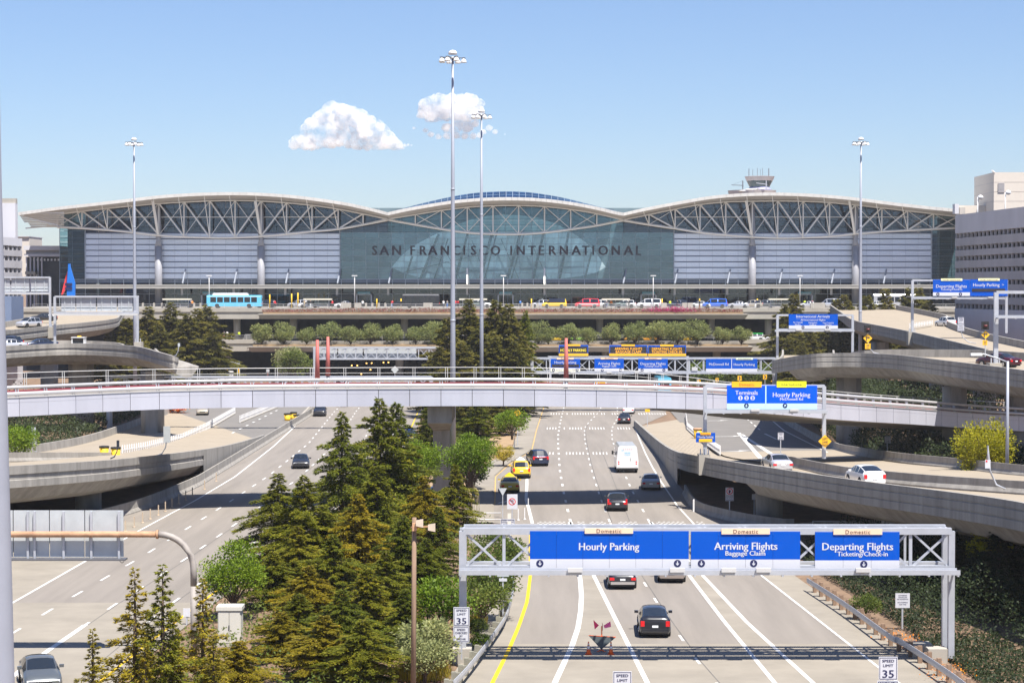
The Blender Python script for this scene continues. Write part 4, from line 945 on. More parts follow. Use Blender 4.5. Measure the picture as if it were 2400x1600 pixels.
# ------------------------------------------------------------------ sign gantries
def arrow_disc(mb, x, z, y, r, ang=0.0, ring=True):
    n = 20; y1 = y - .006
    mb.add([(x + r * math.cos(2 * math.pi * k / n), y, z + r * math.sin(2 * math.pi * k / n)) for k in range(n)], [tuple(range(n))], 0)
    sh = [(-.13, .62), (.13, .62), (.13, -.1), (.42, .12), (.42, -.16), (0, -.62), (-.42, -.16), (-.42, .12), (-.13, -.1)]
    cs, sn = math.cos(ang), math.sin(ang)
    v = [(x + r * (p * cs - q * sn), y1, z + r * (p * sn + q * cs)) for p, q in sh]
    mb.add(v, [(0, 1, 2, 8), (2, 3, 4, 5), (8, 2, 5), (8, 5, 6, 7)], 1)
def board(parent, Z, box, texts=(), arrows=(), band=None, tab=None, blue=None, white=white_sign, ink=white_sign, label=None, seams=0, divider=None, lamp=None, back=False):
    """box = photo pixels (x0, y0, x1, y1) at distance Z"""
    x0, y0, x1, y1 = box; a = P(x0, y0, Z); b = P(x1, y1, Z); y = Z
    m = MB(); zb = P(x0, band, Z).z if band else b.z
    if seams:
        for i in range(seams):
            u0 = a.x + (b.x - a.x) * i / seams; u1 = a.x + (b.x - a.x) * (i + 1) / seams
            m.bb(u0 + .006, u1 - .006, y, y + .1, zb, a.z, 0)
            if band: m.bb(u0 + .006, u1 - .006, y, y + .1, b.z, zb - .003, 1)
        m.bb(a.x, b.x, y + .03, y + .12, b.z, a.z, 2)
    else:
        m.bb(a.x, b.x, y, y + .12, zb, a.z, 0)
        if band: m.bb(a.x, b.x, y, y + .12, b.z, zb - .003, 1)
    o = m.build('sign_board', [blue or blue_sign, white, navy], parent)
    if label: o['label'] = label
    if divider:
        for d in divider: u = P(d, y0, Z).x; MB().bb(u - .05, u + .05, y - .02, y - .005, b.z, a.z).build('divider', white, o)
    if texts:
        byink = {}
        for t in texts:
            s, cx, cy, h, w = t[:5]; k = t[5] if len(t) > 5 else ink
            byink.setdefault(k.name, (MB(), k))[0].text(s, P(cx, cy, Z).x, P(cx, cy, Z).z, y - .012, h / FP * Z, w / FP * Z if w else None, 0, bold=.022 if Z < 190 else .01)
        for mb, k in byink.values(): mb.build('lettering', k, o)
    if arrows:
        mb = MB()
        for ar in arrows: c = P(ar[0], ar[1], Z); arrow_disc(mb, c.x, c.z, y - .012, ar[2] / FP * Z, ar[3] if len(ar) > 3 else 0)
        mb.build('arrow_symbol', [navy, white], o)
    for tb in (tab or ()):
        bx, mm, s, ink2, h, w = tb; p, q = P(bx[0], bx[1], Z), P(bx[2], bx[3], Z)
        h_ = MB().bb(p.x, q.x, y - .06, y - .015, q.z, p.z).build('header_plate', mm, parent)
        if s: c = (p + q) / 2; MB().text(s, c.x, c.z, y - .068, h / FP * Z, w / FP * Z, bold=.01, sp=1.15).build('lettering', ink2, h_)
    return o
def gantry(name, label, Z, box, posts, truss=0, catwalk=None, mm=metal, depth=1.5, bar_w=.28, lamps=(), group=None, base=None):
    x0, y0, x1, y1 = box; a, b = P(x0, y0, Z), P(x1, y1, Z)
    t = thing(name, label, 'sign gantry', ((a.x + b.x) / 2, Z, 0), 0, group)
    ys = (Z + .2, Z + .2 + depth) if truss else (Z + .25,)
    for y in ys:
        for z in (a.z, b.z): MB().bar((a.x, y, z), (b.x, y, z), bar_w).build('chord', mm, t)
    if truss:
        n = truss; f = lambda i: a.x + (b.x - a.x) * i / n
        for i in range(n + 1):
            MB().bar((f(i), ys[0], a.z), (f(i), ys[0], b.z), .16).build('truss_post', mm, t)
            MB().bar((f(i), ys[1], a.z), (f(i), ys[1], b.z), .12).bar((f(i), ys[0], a.z), (f(i), ys[1], a.z), .11).bar((f(i), ys[0], b.z), (f(i), ys[1], b.z), .11).build('truss_frame', mm, t)
            if i < n:
                MB().bar((f(i), ys[0], a.z), (f(i + 1), ys[0], b.z), .11).build('truss_brace', mm, t); MB().bar((f(i), ys[0] + .05, b.z), (f(i + 1), ys[0] + .05, a.z), .11).build('truss_brace', mm, t)
                MB().bar((f(i), ys[0], a.z), (f(i + 1), ys[1], a.z), .09).bar((f(i), ys[1], b.z), (f(i + 1), ys[0], b.z), .09).build('plan_brace', mm, t)
    for px, zb, w in posts:
        x = P(px, 700, Z).x
        for y in ys:
            MB().bar((x, y, zb), (x, y, a.z), w).build('post', mm, t)
    for px, z0, z1, w in (base or ()):
        x = P(px, 700, Z).x; MB().bb(x - w / 2, x + w / 2, Z - .6, Z + 1, z0, z1).build('pedestal', concrete_light, t)
        for s in (-.35, 0, .35): MB().bb(x + s * w - .05, x + s * w + .05, Z - .4, Z - .3, z1, z1 + .5).build('anchor_fin', metal, t)
    if catwalk:
        p, q = P(catwalk[0], catwalk[1], Z - 1.0), P(catwalk[2], catwalk[3], Z - 1.0)
        MB().bb(p.x, q.x, Z - 1.15, Z - .35, q.z + .02, q.z + .06).bb(p.x, q.x, Z - 1.2, Z - 1.12, q.z, p.z).bb(p.x, q.x, Z - .35, Z - .28, q.z, p.z).build('catwalk', metal, t)
        n = max(2, int((q.x - p.x) / 1.5))
        for i in range(n + 1): x = p.x + .1 + (q.x - p.x - .2) * i / n; MB().bar((x, Z - 1.2, q.z - .04), (x, Z + .3, q.z - .04), .09).build('catwalk_bracket', metal, t)
        for lx in lamps:
            x = P(lx, 700, Z - 1.1).x; MB().bb(x - .38, x + .38, Z - 1.5, Z - 1.2, p.z - .06, p.z + .14).build('sign_lamp', metal_white, t)
    return t
def FB(*b): return tuple(v * 1.02041 for v in b)
# --- the big gantry over the inbound lanes
Z1 = 107.0
g1 = gantry('truss_gantry', 'long steel truss gantry over the inbound lanes with three big blue Domestic boards', Z1, FB(1064, 1220, 2186, 1306),
            [(FU(1062, 0)[0], -.6, .36), (FU(2190, 0)[0], .2, .32)], truss=12, catwalk=FB(1054, 1308, 2204, 1319), lamps=[FU(x, 0)[0] for x in (1321, 1556, 1674, 1754, 1983)], bar_w=.34)
for px in (1083, 2205): MB().box((P(px, 1500, Z1).x - (0 if px < 2000 else .2), Z1 + .2, .1), (1.0, 1.0, 1.3)).box((P(px, 1500, Z1).x + (0 if px < 2000 else -.7), Z1 + 1.7, .1), (1.0, 1.0, 1.3)).build('pedestal', concrete_light, g1)
board(g1, Z1, FB(1217, 1219, 1582, 1304), [('Hourly Parking', *FU(1399, 1254), 17.5, 142)], [(*FU(1240, 1293), 8.6), (*FU(1556, 1293), 8.6)], FU(0, 1283)[1],
      [(FB(1343, 1212, 1454, 1224.5), cream, 'Domestic', brown_ink, 9.5, 58)], seams=6, label='widest blue board reading Hourly Parking')
board(g1, Z1, FB(1587, 1220, 1838, 1305), [('Arriving Flights', *FU(1713, 1253), 17.5, 149), ('Baggage Claim', *FU(1712, 1269.5), 11, 94)], [(*FU(1611, 1293), 8.6), (*FU(1731, 1293), 8.6)], FU(0, 1284)[1],
      [(FB(1657, 1213, 1768, 1226), cream, 'Domestic', brown_ink, 9.5, 58)], seams=4, label='blue board reading Arriving Flights')
board(g1, Z1, FB(1872, 1221, 2066, 1306), [('Departing Flights', *FU(1970, 1254), 17.5, 167), ('Ticketing/Check-in', *FU(1981, 1271), 11, 119)], [(*FU(1984, 1295), 8.6)], FU(0, 1286)[1],
      [(FB(1914, 1214, 2026, 1227), cream, 'Domestic', brown_ink, 9.5, 58)], seams=3, label='blue board reading Departing Flights')
# --- Terminals / Hourly Parking
Z2 = 181.0
g2 = gantry('sign_gantry', 'portal gantry at the climbing slip road with bright blue Terminals board', Z2, (C6(158, 0)[0], 905, C6(980, 0)[0], 961.5), [(C6(158, 0)[0], 4.7, .32), (C6(980, 0)[0], 4.6, .32)],
            catwalk=(1653, 961, 1940, 968), lamps=(C6(500, 0)[0], C6(768, 0)[0]), base=[(1651, 3.2, 5.0, 1.0)])
board(g2, Z2, (1704, 903.5, 1915, 959), [('Terminals', C6(440, 0)[0], 919.7, 9.8, 53), ('Hourly Parking', C6(750, 0)[0], 924.5, 10.5, 88), ('McDonnell Rd', C6(750, 0)[0], 934.7, 6.3, 54)], [(C6(439, 0)[0], 950.2, 5.7), (C6(705, 0)[0], 950.2, 5.7, 2.36)], 945,
      [((*C6(338, -18), *C6(544, 22)), amber, 'Domestic', mat('red_ink', (.55, .05, .02), .6, var=0), 6.5, 35), ((*C6(648, -20), *C6(852, 22)), sign_yellow, 'International', brown_ink, 6.5, 50)],
      blue=blue_sign2, white=mat('sign_aqua', (.42, .60, .70), .5, var=.03), divider=(C6(573, 0)[0],), label='bright blue board with Terminals and Hourly Parking halves')
dm = MB(); tm = MB()
for k, px in enumerate((398, 440, 482)):
    c = P(*C6(px, 95), Z2); r = 5.4 / FP * Z2
    dm.add([(c.x + r * math.cos(i * math.pi / 8), Z2 - .012, c.z + r * math.sin(i * math.pi / 8)) for i in range(16)], [tuple(range(16))]); tm.text(str(k + 1), c.x, c.z, Z2 - .02, 7 / FP * Z2, bold=.05)
pb = [c for c in g2.children if c.name.startswith('sign_board')][0]
dm.build('number_disc', white_sign, pb); tm.build('numeral', blue_sign2, pb)
sb = board(g2, Z2 - 1.0, (*C6(92, 335), *C6(224, 400)), [('Hourly Parking', *C6(158, 361), 5.2, 37)], tab=[((*C6(122, 332), *C6(194, 349)), amber, 'Domestic', MATS['red_ink'], 3.6, 22), ((*C6(112, 376), *C6(203, 397)), amber, None, None, 1, 1)], label='small blue Hourly Parking board on the post')
d = MB(); c = P(*C6(980, 393), Z2 - .4); r = 15.4 / FP * Z2
d.add([(c.x + r * x, Z2 - .45, c.z + r * z) for x, z in ((0, 1), (1, 0), (0, -1), (-1, 0))] + [(c.x + r * x, Z2 - .35, c.z + r * z) for x, z in ((0, 1), (1, 0), (0, -1), (-1, 0))], [(0, 1, 2, 3), (7, 6, 5, 4), (0, 4, 5, 1), (1, 5, 6, 2), (2, 6, 7, 3), (3, 7, 4, 0)])
o = d.build('warning_plate', amber, g2); o['label'] = 'amber diamond reading Left Lane Ends'
MB().text('LEFT', c.x, c.z + .22, Z2 - .46, .2, .5).text('LANE', c.x, c.z - .06, Z2 - .46, .2, .5).text('ENDS', c.x, c.z - .34, Z2 - .46, .2, .5).build('lettering', brown_ink, o)
# --- far truss gantry with five boards
Z3 = 330.0
g3 = gantry('truss_gantry', 'far truss gantry above the bridge handrail with small blue boards in a row', Z3, (1247, 840, 1818, 872), [(1247, -.1, .5), (1818, -.1, .5)], truss=17, catwalk=(1245, 873, 1815, 876), lamps=[D4(x, 0)[0] for x in (490, 720, 1220, 1600, 1828)] + [1686, 1747], bar_w=.32)
board(g3, Z3, (*D4(415, 1062), *D4(820, 1238)), [('Hourly Parking', *D4(618, 1108), 6, 51), ('Vertical Clearance 6\'-8"', *D4(618, 1216), 2.6, 46, brown_ink)], [(*D4(453, 1214), 3.6), (*D4(779, 1214), 3.6)], D4(0, 1193)[1],
      [((*D4(498, 1042), *D4(733, 1070)), cream, 'Domestic', brown_ink, 3.2, 20), ((*D4(432, 1137), *D4(805, 1172)), led_black, None, None, 1, 1)], white=mat('sign_ivory', (.75, .68, .55), .5, var=.02), label='blue Hourly Parking board with black display strip')
board(g3, Z3, (*D4(1018, 1060), *D4(1422, 1238)), [('Arriving Flights', *D4(1220, 1124), 6, 52), ('Baggage Claim', *D4(1220, 1160), 4, 33)], [(*D4(1125, 1214), 3.6), (*D4(1375, 1214), 3.6)], D4(0, 1193)[1], [((*D4(1102, 1040), *D4(1338, 1067)), cream, 'Domestic', brown_ink, 3.2, 20)], label='small blue board reading Arriving Flights')
board(g3, Z3, (*D4(1620, 1062), *D4(2026, 1240)), [('Departing Flights', *D4(1823, 1126), 6, 59), ('Ticketing/Check-in', *D4(1823, 1161), 4, 41)], [(*D4(1673, 1214), 3.6), (*D4(1973, 1214), 3.6)], D4(0, 1195)[1], [((*D4(1708, 1042), *D4(1940, 1068)), cream, 'Domestic', brown_ink, 3.2, 20)], label='small blue board reading Departing Flights')
board(g3, Z3, (*D5(555, 1062), *D5(1262, 1245)), [('McDonnell Rd', *D5(733, 1134), 6, 46), ('Hourly Parking', *D5(1083, 1137), 6, 49.5)], (), D5(0, 1196)[1], [((*D5(968, 1047), *D5(1202, 1073)), mat('sign_pale_green', (.60, .66, .50), .6, var=.02), 'International', brown_ink, 3.2, 29)], divider=(D5(909, 0)[0],), label='small blue board with McDonnell Rd and Hourly Parking halves')
MB().bb(P(*D5(360, 1175), Z3).x, P(*D5(440, 1220), Z3).x, Z3 - .1, Z3 + .1, P(*D5(0, 1222), Z3).z, P(*D5(0, 1175), Z3).z).build('equipment_box', metal_white, g3)
# --- amber message boards behind it
Z4 = 392.0
g4 = gantry('message_gantry', 'gantry behind the far truss carrying black displays with amber words', Z4, (1284, 836, 1615, 838), [(1290, 0, .4), (1612, 0, .4)], mm=metal, bar_w=.3)
for bx, tx_, tab, lab in (((527, 870, 932, 1022), [('HOURLY PARKING', 724, 942, 6.2, 60, led_yellow)], (650, 860, 823, 886), 'black display reading HOURLY PARKING'), ((1222, 872, 1745, 1022), [('ARRIVING FLIGHTS', 1484, 922, 5.8, 64, led_amber), ('BAGGAGE CLAIM', 1484, 964, 5.8, 59, led_amber)], (1388, 862, 1574, 887), 'black display reading ARRIVING FLIGHTS'), ((1757, 876, 2278, 1024), [('DEPARTING FLIGHTS', 2015, 924, 5.8, 70, led_amber), ('TICKETING CHECK-IN', 2013, 966, 5.8, 71, led_amber)], (1922, 864, 2108, 891), 'black display reading DEPARTING FLIGHTS')):
    o = board(g4, Z4, (*D4(bx[0], bx[1]), *D4(bx[2], bx[3])), [(s, *D4(x, y), h, w, k) for s, x, y, h, w, k in tx_], band=D4(0, bx[3] - 35)[1], white=amber, tab=[((*D4(tab[0], tab[1]), *D4(tab[2], tab[3])), amber, None, None, 1, 1)], blue=blue_sign, label=lab)
    a, b = P(*D4(bx[0] + 10, bx[1] + 22), Z4), P(*D4(bx[2] - 10, bx[3] - 38), Z4); MB().bb(a.x, b.x, Z4 - .008, Z4, b.z, a.z).build('display', led_black, o)
# --- International Arrivals
Z5 = 262.0
g5 = gantry('sign_gantry', 'portal gantry on the slip road edge with blue International Arrivals board', Z5, (*C3(655, 995), *C3(1176, 1094)), [(C3(655, 0)[0], 10.8, .3), (C3(1174, 0)[0], 11.3, .3)], catwalk=(*C3(640, 1096), *C3(1182, 1108)), lamps=(C3(800, 0)[0], C3(998, 0)[0]), bar_w=.24)
board(g5, Z5, (*C3(732, 988), *C3(1069, 1090)), [('International Arrivals', *C3(898, 1003), 6.2, 78), ('All International Flights', *C3(898, 1028), 4.2, 58), ('Air Canada', *C3(794, 1044), 3.6, 23), ('Alaska', *C3(792, 1059), 3.4, 14), ('Hawaiian', *C3(897, 1046), 3.6, 20), ('JetBlue', *C3(897, 1060), 3.4, 16.5), ('Sun Country', *C3(1003, 1047), 3.6, 26), ('WestJet', *C3(1002, 1060), 3.4, 16.5), ('_____________', *C3(898, 1014), 3, 78)],
      [(*C3(829, 1078), 3.6), (*C3(996, 1080), 3.6)], C3(0, 1066)[1], label='blue board listing International Arrivals')
# --- Departing Flights / Hourly Parking on the upper slip road
Z6 = 296.0
g6 = gantry('sign_gantry', 'portal gantry on the upper curved slip road with blue Departing Flights board', Z6, (*D6(1125, 174), *D6(2165, 362)), [(D6(1125, 0)[0], 13.4, .36), (D6(2162, 0)[0], 13.3, .36)], catwalk=(*D6(1140, 364), *D6(2140, 380)), lamps=(D6(1582, 0)[0], D6(1980, 0)[0]), base=[(D6(1115, 0)[0], 11.6, 13.5, 1.15)], bar_w=.26)
board(g6, Z6, (*D6(1350, 166), *D6(1756, 345)), [('Departing Flights', *D6(1552, 238), 7.4, 72), ('Ticketing/Check-in', *D6(1553, 273), 4.6, 50.5)], [(*D6(1402, 326), 3.9), (*D6(1651, 326), 3.9)], D6(0, 306)[1], [((*D6(1436, 153), *D6(1671, 179)), pale_yellow, 'International', brown_ink, 3.4, 41)], label='blue board reading Departing Flights')
board(g6, Z6, (*D6(1760, 164), *D6(2172, 346)), [('Hourly Parking', *D6(1937, 223), 7.4, 62), ('>', *D6(2120, 222), 5, 5)], (), None, [((*D6(1847, 151), *D6(2082, 178)), pale_yellow, 'International', brown_ink, 3.4, 41), ((*D6(1778, 265), *D6(2142, 298)), led_black, None, None, 1, 1)], label='blue board reading Hourly Parking with an arrow')
Z7 = 200.0
g7 = gantry('sign_gantry', 'plain steel sign frame on the lower curved slip road, mostly out of the picture', Z7, (*D6(2055, 305), *D6(2650, 575)), [(D6(2050, 0)[0], 12.2, .42), (D6(2640, 0)[0], 12.2, .42)], base=[(D6(2030, 0)[0], 10.2, 12.4, 1.15)], catwalk=(*D6(2060, 570), *D6(2640, 590)), bar_w=.3)
# --- backs of gantries on the outbound side
def back_gantry(label, Z, box, posts, panels, base, name='bare_gantry', split=None):
    t = gantry(name, label, Z, box, posts, base=base, bar_w=.26, group=None)
    for (x0, y0, x1, y1) in panels:
        a, b = P(x0, y0, Z), P(x1, y1, Z); m = MB().bb(a.x, b.x, Z + .45, Z + .55, b.z + (a.z - b.z) * .36, a.z, 0).bb(a.x, b.x, Z + .45, Z + .55, b.z, b.z + (a.z - b.z) * .355, 1)
        o = m.build('sign_back', [sign_back, sign_back_l], t)
        n = max(2, int((b.x - a.x) / 1.3))
        for i in range(n): x = a.x + (b.x - a.x) * (i + .5) / n; MB().bb(x - .04, x + .04, Z + .35, Z + .449, b.z, a.z).build('stiffener', sign_back_l, o)
        MB().bb(a.x, b.x, Z + .38, Z + .448, b.z + .5, b.z + .56).build('rail', metal, o)
    return t
t = back_gantry('grey back of a sign gantry on the upper curved slip road by the banded garage', 330, (-20, 650, 117, 686.5), [(116.5, 13.4, .34)], [(-20, 651, 22, 683), (25, 651, 67, 683), (71, 651, 113, 683)], [(116.5, 11.8, 13.6, 1.15)])
MB().bb(P(-20, 688, 330).x, P(120, 688, 330).x, 328.9, 329.5, P(0, 690, 330).z, P(0, 688, 330).z).build('catwalk', metal_white, t)
t = back_gantry('grey back of a sign gantry crossing the lower curved slip road by the redwoods', 281, (127.5, 695, 325, 733), [(127.5, 11.2, .32), (321.5, 12.1, .32)], [(142, 697, 175, 729), (177, 697, 223, 729), (226, 697, 272, 729), (275, 697, 309, 729)], [(324, 10.4, 12.4, 1.0)])
MB().bb(P(126, 738, 281).x, P(326, 738, 281).x, 279.9, 280.5, P(0, 739, 281).z, P(0, 735, 281).z).build('catwalk', metal_white, t)
t = gantry('truss_gantry', 'bare truss gantry with the backs of its boards in front of the dark underpass', 400, (734, 815, 1030, 841), [(737, 0, .5), (1030, 0, .5)], truss=12, bar_w=.3)
for x0, x1 in ((742, 790), (793, 850), (853, 905), (908, 976)):
    a, b = P(x0, 817, 402.5), P(x1, 839, 402.5); MB().bb(a.x, b.x, 402.4, 402.5, b.z, a.z).build('sign_back', sign_back_l, t)
t = gantry('truss_gantry', 'low truss gantry half hidden behind the bridge handrail', 286, (252, 884, 1010, 908), [(252, 0, .45), (1010, 0, .45)], truss=20, bar_w=.26)
# --- curved pipe arm with the back of a board, near outbound side
Z11 = 109.5
t = thing('cantilever_sign', 'rusty curved pipe arm holding the grey back of a wide sign over the outbound lanes', 'sign', (P(454, 1400, Z11).x, Z11, 0))
zp = P(0, 1251.5, Z11).z; xe = P(454, 1400, Z11).x; R_ = P(454, 1400, Z11).x - P(372, 1400, Z11).x
MB().tube([(xe, Z11, -.1), (xe, Z11, zp - R_ * 1.0 - .9)], .175, 14).build('post', mat('stained_steel', (.24, .215, .195), .7, .1, var=.3, scale=.8), t)
MB().tube([(xe, Z11, zp - R_ - .9), (xe, Z11, zp - R_)] + [(xe - R_ + R_ * math.cos(a * math.pi / 16), Z11, zp - R_ + R_ * math.sin(a * math.pi / 16)) for a in range(1, 9)], .175, 14).build('bent_pipe', MATS['stained_steel'], t)
MB().tube([(xe - R_, Z11, zp), (xe - R_ - .12, Z11, zp)], .24, 14).build('pipe_flange', rust, t)
MB().tube([(xe - R_ - .12, Z11, zp), (xe - R_ - 1.6, Z11, zp), (-31, Z11, zp)], .165, 14).build('arm', rust, t)
zt_, zb_ = P(0, 1197, Z11).z, P(0, 1311, Z11).z
for x0, x1 in ((-31, -29.9), (-29.85, -26.85), (-26.8, -24.9), (-24.85, -23.0), (-22.95, -20.9)):
    MB().bb(x0, x1, Z11 + .34, Z11 + .40, zb_ + .1, zt_).build('sign_back', sign_back_l, t)
for px in (63, 79, 147, 212, 277): x = P(px, 1300, Z11).x; MB().bb(x - .06, x + .06, Z11 + .2, Z11 + .335, zb_, zt_ - .05).build('stiffener', metal, t)
MB().bb(-31, -20.7, Z11 - .3, Z11 + .45, zb_ - .02, zb_ + .06).build('lamp_shelf', metal_dark, t)
MB().tube([P(277 + 2 * k, 1306 + 12 * math.sin(k * .35), Z11 + .6) for k in range(-8, 8)], .015, 5).build('cable', black, t)

# ------------------------------------------------------------------ posted signs
def post_sign(name, label, Z, box, texts=(), post=None, zbase=0.0, mm=white_sign, plates=(), border=True, cat='road sign', diamond=False, arm=None, pm=metal, ink=navy, group=None, rot=False):
    """box in photo pixels; post = pixel x of the post"""
    x0, y0, x1, y1 = box; a, b = P(x0, y0, Z), P(x1, y1, Z); c = (a + b) / 2
    t = thing(name, label, cat, (c.x, Z + .06, zbase), 0, group)
    def plate(bx, txs, m_, bd=True, dm=False, nm='sign_plate'):
        p, q = P(bx[0], bx[1], Z), P(bx[2], bx[3], Z); cc = (p + q) / 2; mb = MB()
        if dm:
            r = abs(q.x - p.x) / 2; V4 = [(0, 1), (1, 0), (0, -1), (-1, 0)]
            mb.add([(cc.x + r * x, Z, cc.z + r * z) for x, z in V4] + [(cc.x + r * x, Z + .03, cc.z + r * z) for x, z in V4], [(0, 1, 2, 3), (7, 6, 5, 4), (0, 4, 5, 1), (1, 5, 6, 2), (2, 6, 7, 3), (3, 7, 4, 0)])
        else: mb.bb(p.x, q.x, Z, Z + .03, q.z, p.z)
        o = mb.build(nm, m_, t)
        if bd and not dm:
            e = (q.x - p.x) * .04; w = e * .7; f = MB()
            for (u0, u1, v0, v1) in ((p.x + e, q.x - e, p.z - e - w, p.z - e), (p.x + e, q.x - e, q.z + e, q.z + e + w), (p.x + e, p.x + e + w, q.z + e, p.z - e), (q.x - e - w, q.x - e, q.z + e, p.z - e)): f.bb(u0, u1, Z - .006, Z - .002, v0, v1)
            f.build('border', ink, o)
        if txs:
            mb = MB()
            for s, u, v, h, w in txs: mb.text(s, p.x + (q.x - p.x) * u, p.z - (p.z - q.z) * v, Z - .008, (p.z - q.z) * h, (q.x - p.x) * w if w else None, bold=.015)
            mb.build('lettering', ink, o)
        return o
    o = plate(box, texts, mm, border, diamond)
    for bx, txs, m_ in plates: plate(bx, txs, m_, border)
    if post is not None:
        px = P(post, y0, Z).x; zt = max(a.z, b.z) - .05
        if arm:   # post bent outwards to a parapet
            dx, dzz = arm
            MB().tube([(px, Z + .06, zt), (px, Z + .06, zbase + dzz * 1.2), (px + dx * .15, Z + .06, zbase + dzz * .5), (px + dx * .5, Z + .06, zbase + dzz * .12), (px + dx, Z + .06, zbase)], .06, 8).build('bent_post', pm, t)
        else: MB().bar((px, Z + .07, zbase - .2), (px, Z + .07, zt), .09).build('post', pm, t)
    return t, o
SPEED = [('SPEED', .5, .17, .115, .64), ('LIMIT', .5, .37, .115, .55), ('35', .5, .73, .33, .62)]
post_sign('speed_limit_sign', 'white SPEED LIMIT 35 sign with a radar plate, in front of the big gantry post', 105.6, (*E5(608, 903), *E5(748, 1068)), SPEED, E5(678, 0)[0], .6,
          plates=[((*E5(605, 1072), *E5(746, 1210)), [('SPEED', .5, .2, .13, .52), ('CHECKED', .5, .4, .13, .76), ('BY', .5, .6, .11, .2), ('RADAR', .5, .79, .13, .58)], white_sign)])
post_sign('speed_limit_sign', 'white SPEED LIMIT sign cut off by the bottom picture edge under the traffic cones', 83, (*E8(1112, 1140), E8(1320, 0)[0], E8(0, 1140)[1] + 56), SPEED, E8(1216, 0)[0], 0)
post_sign('speed_limit_sign', 'white SPEED LIMIT 35 sign with a YOUR SPEED plate by the steel guardrail', 84, (*D8(597, 1338), *D8(760, 1540)), SPEED, D8(678, 0)[0], .2, plates=[((*D8(583, 1546), *D8(768, 1640)), [('YOUR', .5, .3, .28, .74), ('SPEED', .5, .72, .28, .74)], white_sign)])
post_sign('notice_sign', 'square white notice sign on a thin post in the dark shrubs under the gantry end', 117, (*D8(742, 782), *D8(868, 910)), [('AUTHORIZED', .5, .14, .07, .6), ('VEHICLES', .5, .27, .07, .6), ('ON ROADWAY', .5, .4, .07, .8), ('NO STOPPING', .5, .62, .07, .7), ('ANY TIME', .5, .76, .07, .5)], D8(805, 0)[0], .3, border=False)
t, o = post_sign('turn_sign', 'square no left turn sign on a post at the taxi crossover', 173, (*C5(1142, 757), *C5(1214, 860)), (), C5(1177, 0)[0], 0, border=False)
c = P(*C5(1177, 808), 173); m = MB(); m.lathe((0, 0, 0), [(.01, 0)], 3); m = MB(); n = 20
m.add([(c.x + r * math.cos(2 * math.pi * k / n), 172.99, c.z + r * math.sin(2 * math.pi * k / n)) for r in (.30, .235) for k in range(n)], [(k, (k + 1) % n, n + (k + 1) % n, n + k) for k in range(n)]).bar((c.x - .2, 172.985, c.z + .2), (c.x + .2, 172.985, c.z - .2), .05, .01).build('red_ring', tail_red, o)
MB().bb(c.x + .06, c.x + .11, 172.98, 172.99, c.z - .18, c.z + .12).bb(c.x - .12, c.x + .11, 172.98, 172.99, c.z + .07, c.z + .12).add([(c.x - .2, 172.985, c.z + .095), (c.x - .1, 172.985, c.z + .17), (c.x - .1, 172.985, c.z + .02)], [(0, 1, 2)]).build('arrow_symbol', navy, o)
t = thing('yield_sign', 'back of a triangular yield sign on a pale post beside the no left turn sign', 'road sign', (P(*C5(1112, 760), 175).x, 175, 0)); c = P(*C5(1112, 740), 175)
MB().prism([(c.x - .36, c.z + .3), (c.x + .36, c.z + .3), (c.x, c.z - .36)], 175, 175.03).build('sign_plate', sign_back_l, t); MB().bar((c.x, 175.05, -.1), (c.x, 175.05, c.z + .2), .07).build('post', metal, t)
post_sign('permit_sign', 'pale sign about transit vehicles without airport permits, above the big truss', 166, (*C5(1097, 927), *C5(1196, 985)), [('TRANSIT VEHICLES', .5, .17, .12, .86), ('WITHOUT AIRPORT', .5, .4, .12, .82), ('PERMITS ARE', .5, .63, .12, .66), ('PROHIBITED', .5, .86, .12, .6)], C5(1146, 0)[0], 0)
post_sign('small_plate_sign', 'two small grey plates on a thin post below the big truss beam', 118, (*E5(990, 612), *E5(1092, 637)), (), E5(1040, 0)[0], .1, mm=sign_back_l, border=False, plates=[((*E5(1006, 652), *E5(1076, 678)), (), white_sign)])
post_sign('speed_limit_sign', 'small white speed limit 35 sign by the median shrubs beyond the bridge column', 252, (*C5(1176, 224), *C5(1207, 264)), SPEED, C5(1191, 0)[0], 0, plates=[((*C5(1174, 266), *C5(1208, 302)), [('SPEED CHECKED', .5, .3, .2, .8), ('BY RADAR', .5, .65, .2, .6)], white_sign)])
post_sign('warning_sign', 'amber diamond lane warning sign with a small plate behind the median speed limit sign', 256, (*C5(1188, 172), *C5(1242, 226)), [('L  R', .5, .5, .2, .4)], C5(1215, 0)[0], 0, mm=amber, diamond=True, plates=[((*C5(1204, 228), *C5(1230, 250)), (), amber)], border=False)
post_sign('warning_sign', 'amber marker on a thin pole at the tip of the exit gore', 292, (*E1(1467, 275), *E1(1520, 306)), (), E1(1493, 0)[0], 0, mm=amber, border=False)
post_sign('speed_limit_sign', 'white speed limit 35 sign on the light slip road pavement beside the silver car', 222, (*D7(566, 505), *D7(609, 558)), SPEED, D7(587, 0)[0], 1.55)
post_sign('speed_limit_sign', 'white speed limit 35 sign standing before the dark shaded hedge', 214, (*D7(1341, 531), *D7(1384, 582)), SPEED, D7(1361, 0)[0], 1.9)
t, o = post_sign('prohibition_sign', 'white no pedestrians or bicycles sign in the dark under the slip road', 174, (*D7(187, 902), *D7(247, 960)), (), D7(217, 0)[0], 0, plates=[((*D7(187, 962), *D7(247, 1000)), [('PEDESTRIANS', .5, .25, .18, .8), ('BICYCLES', .5, .5, .18, .7), ('PROHIBITED', .5, .78, .18, .8)], white_sign)])
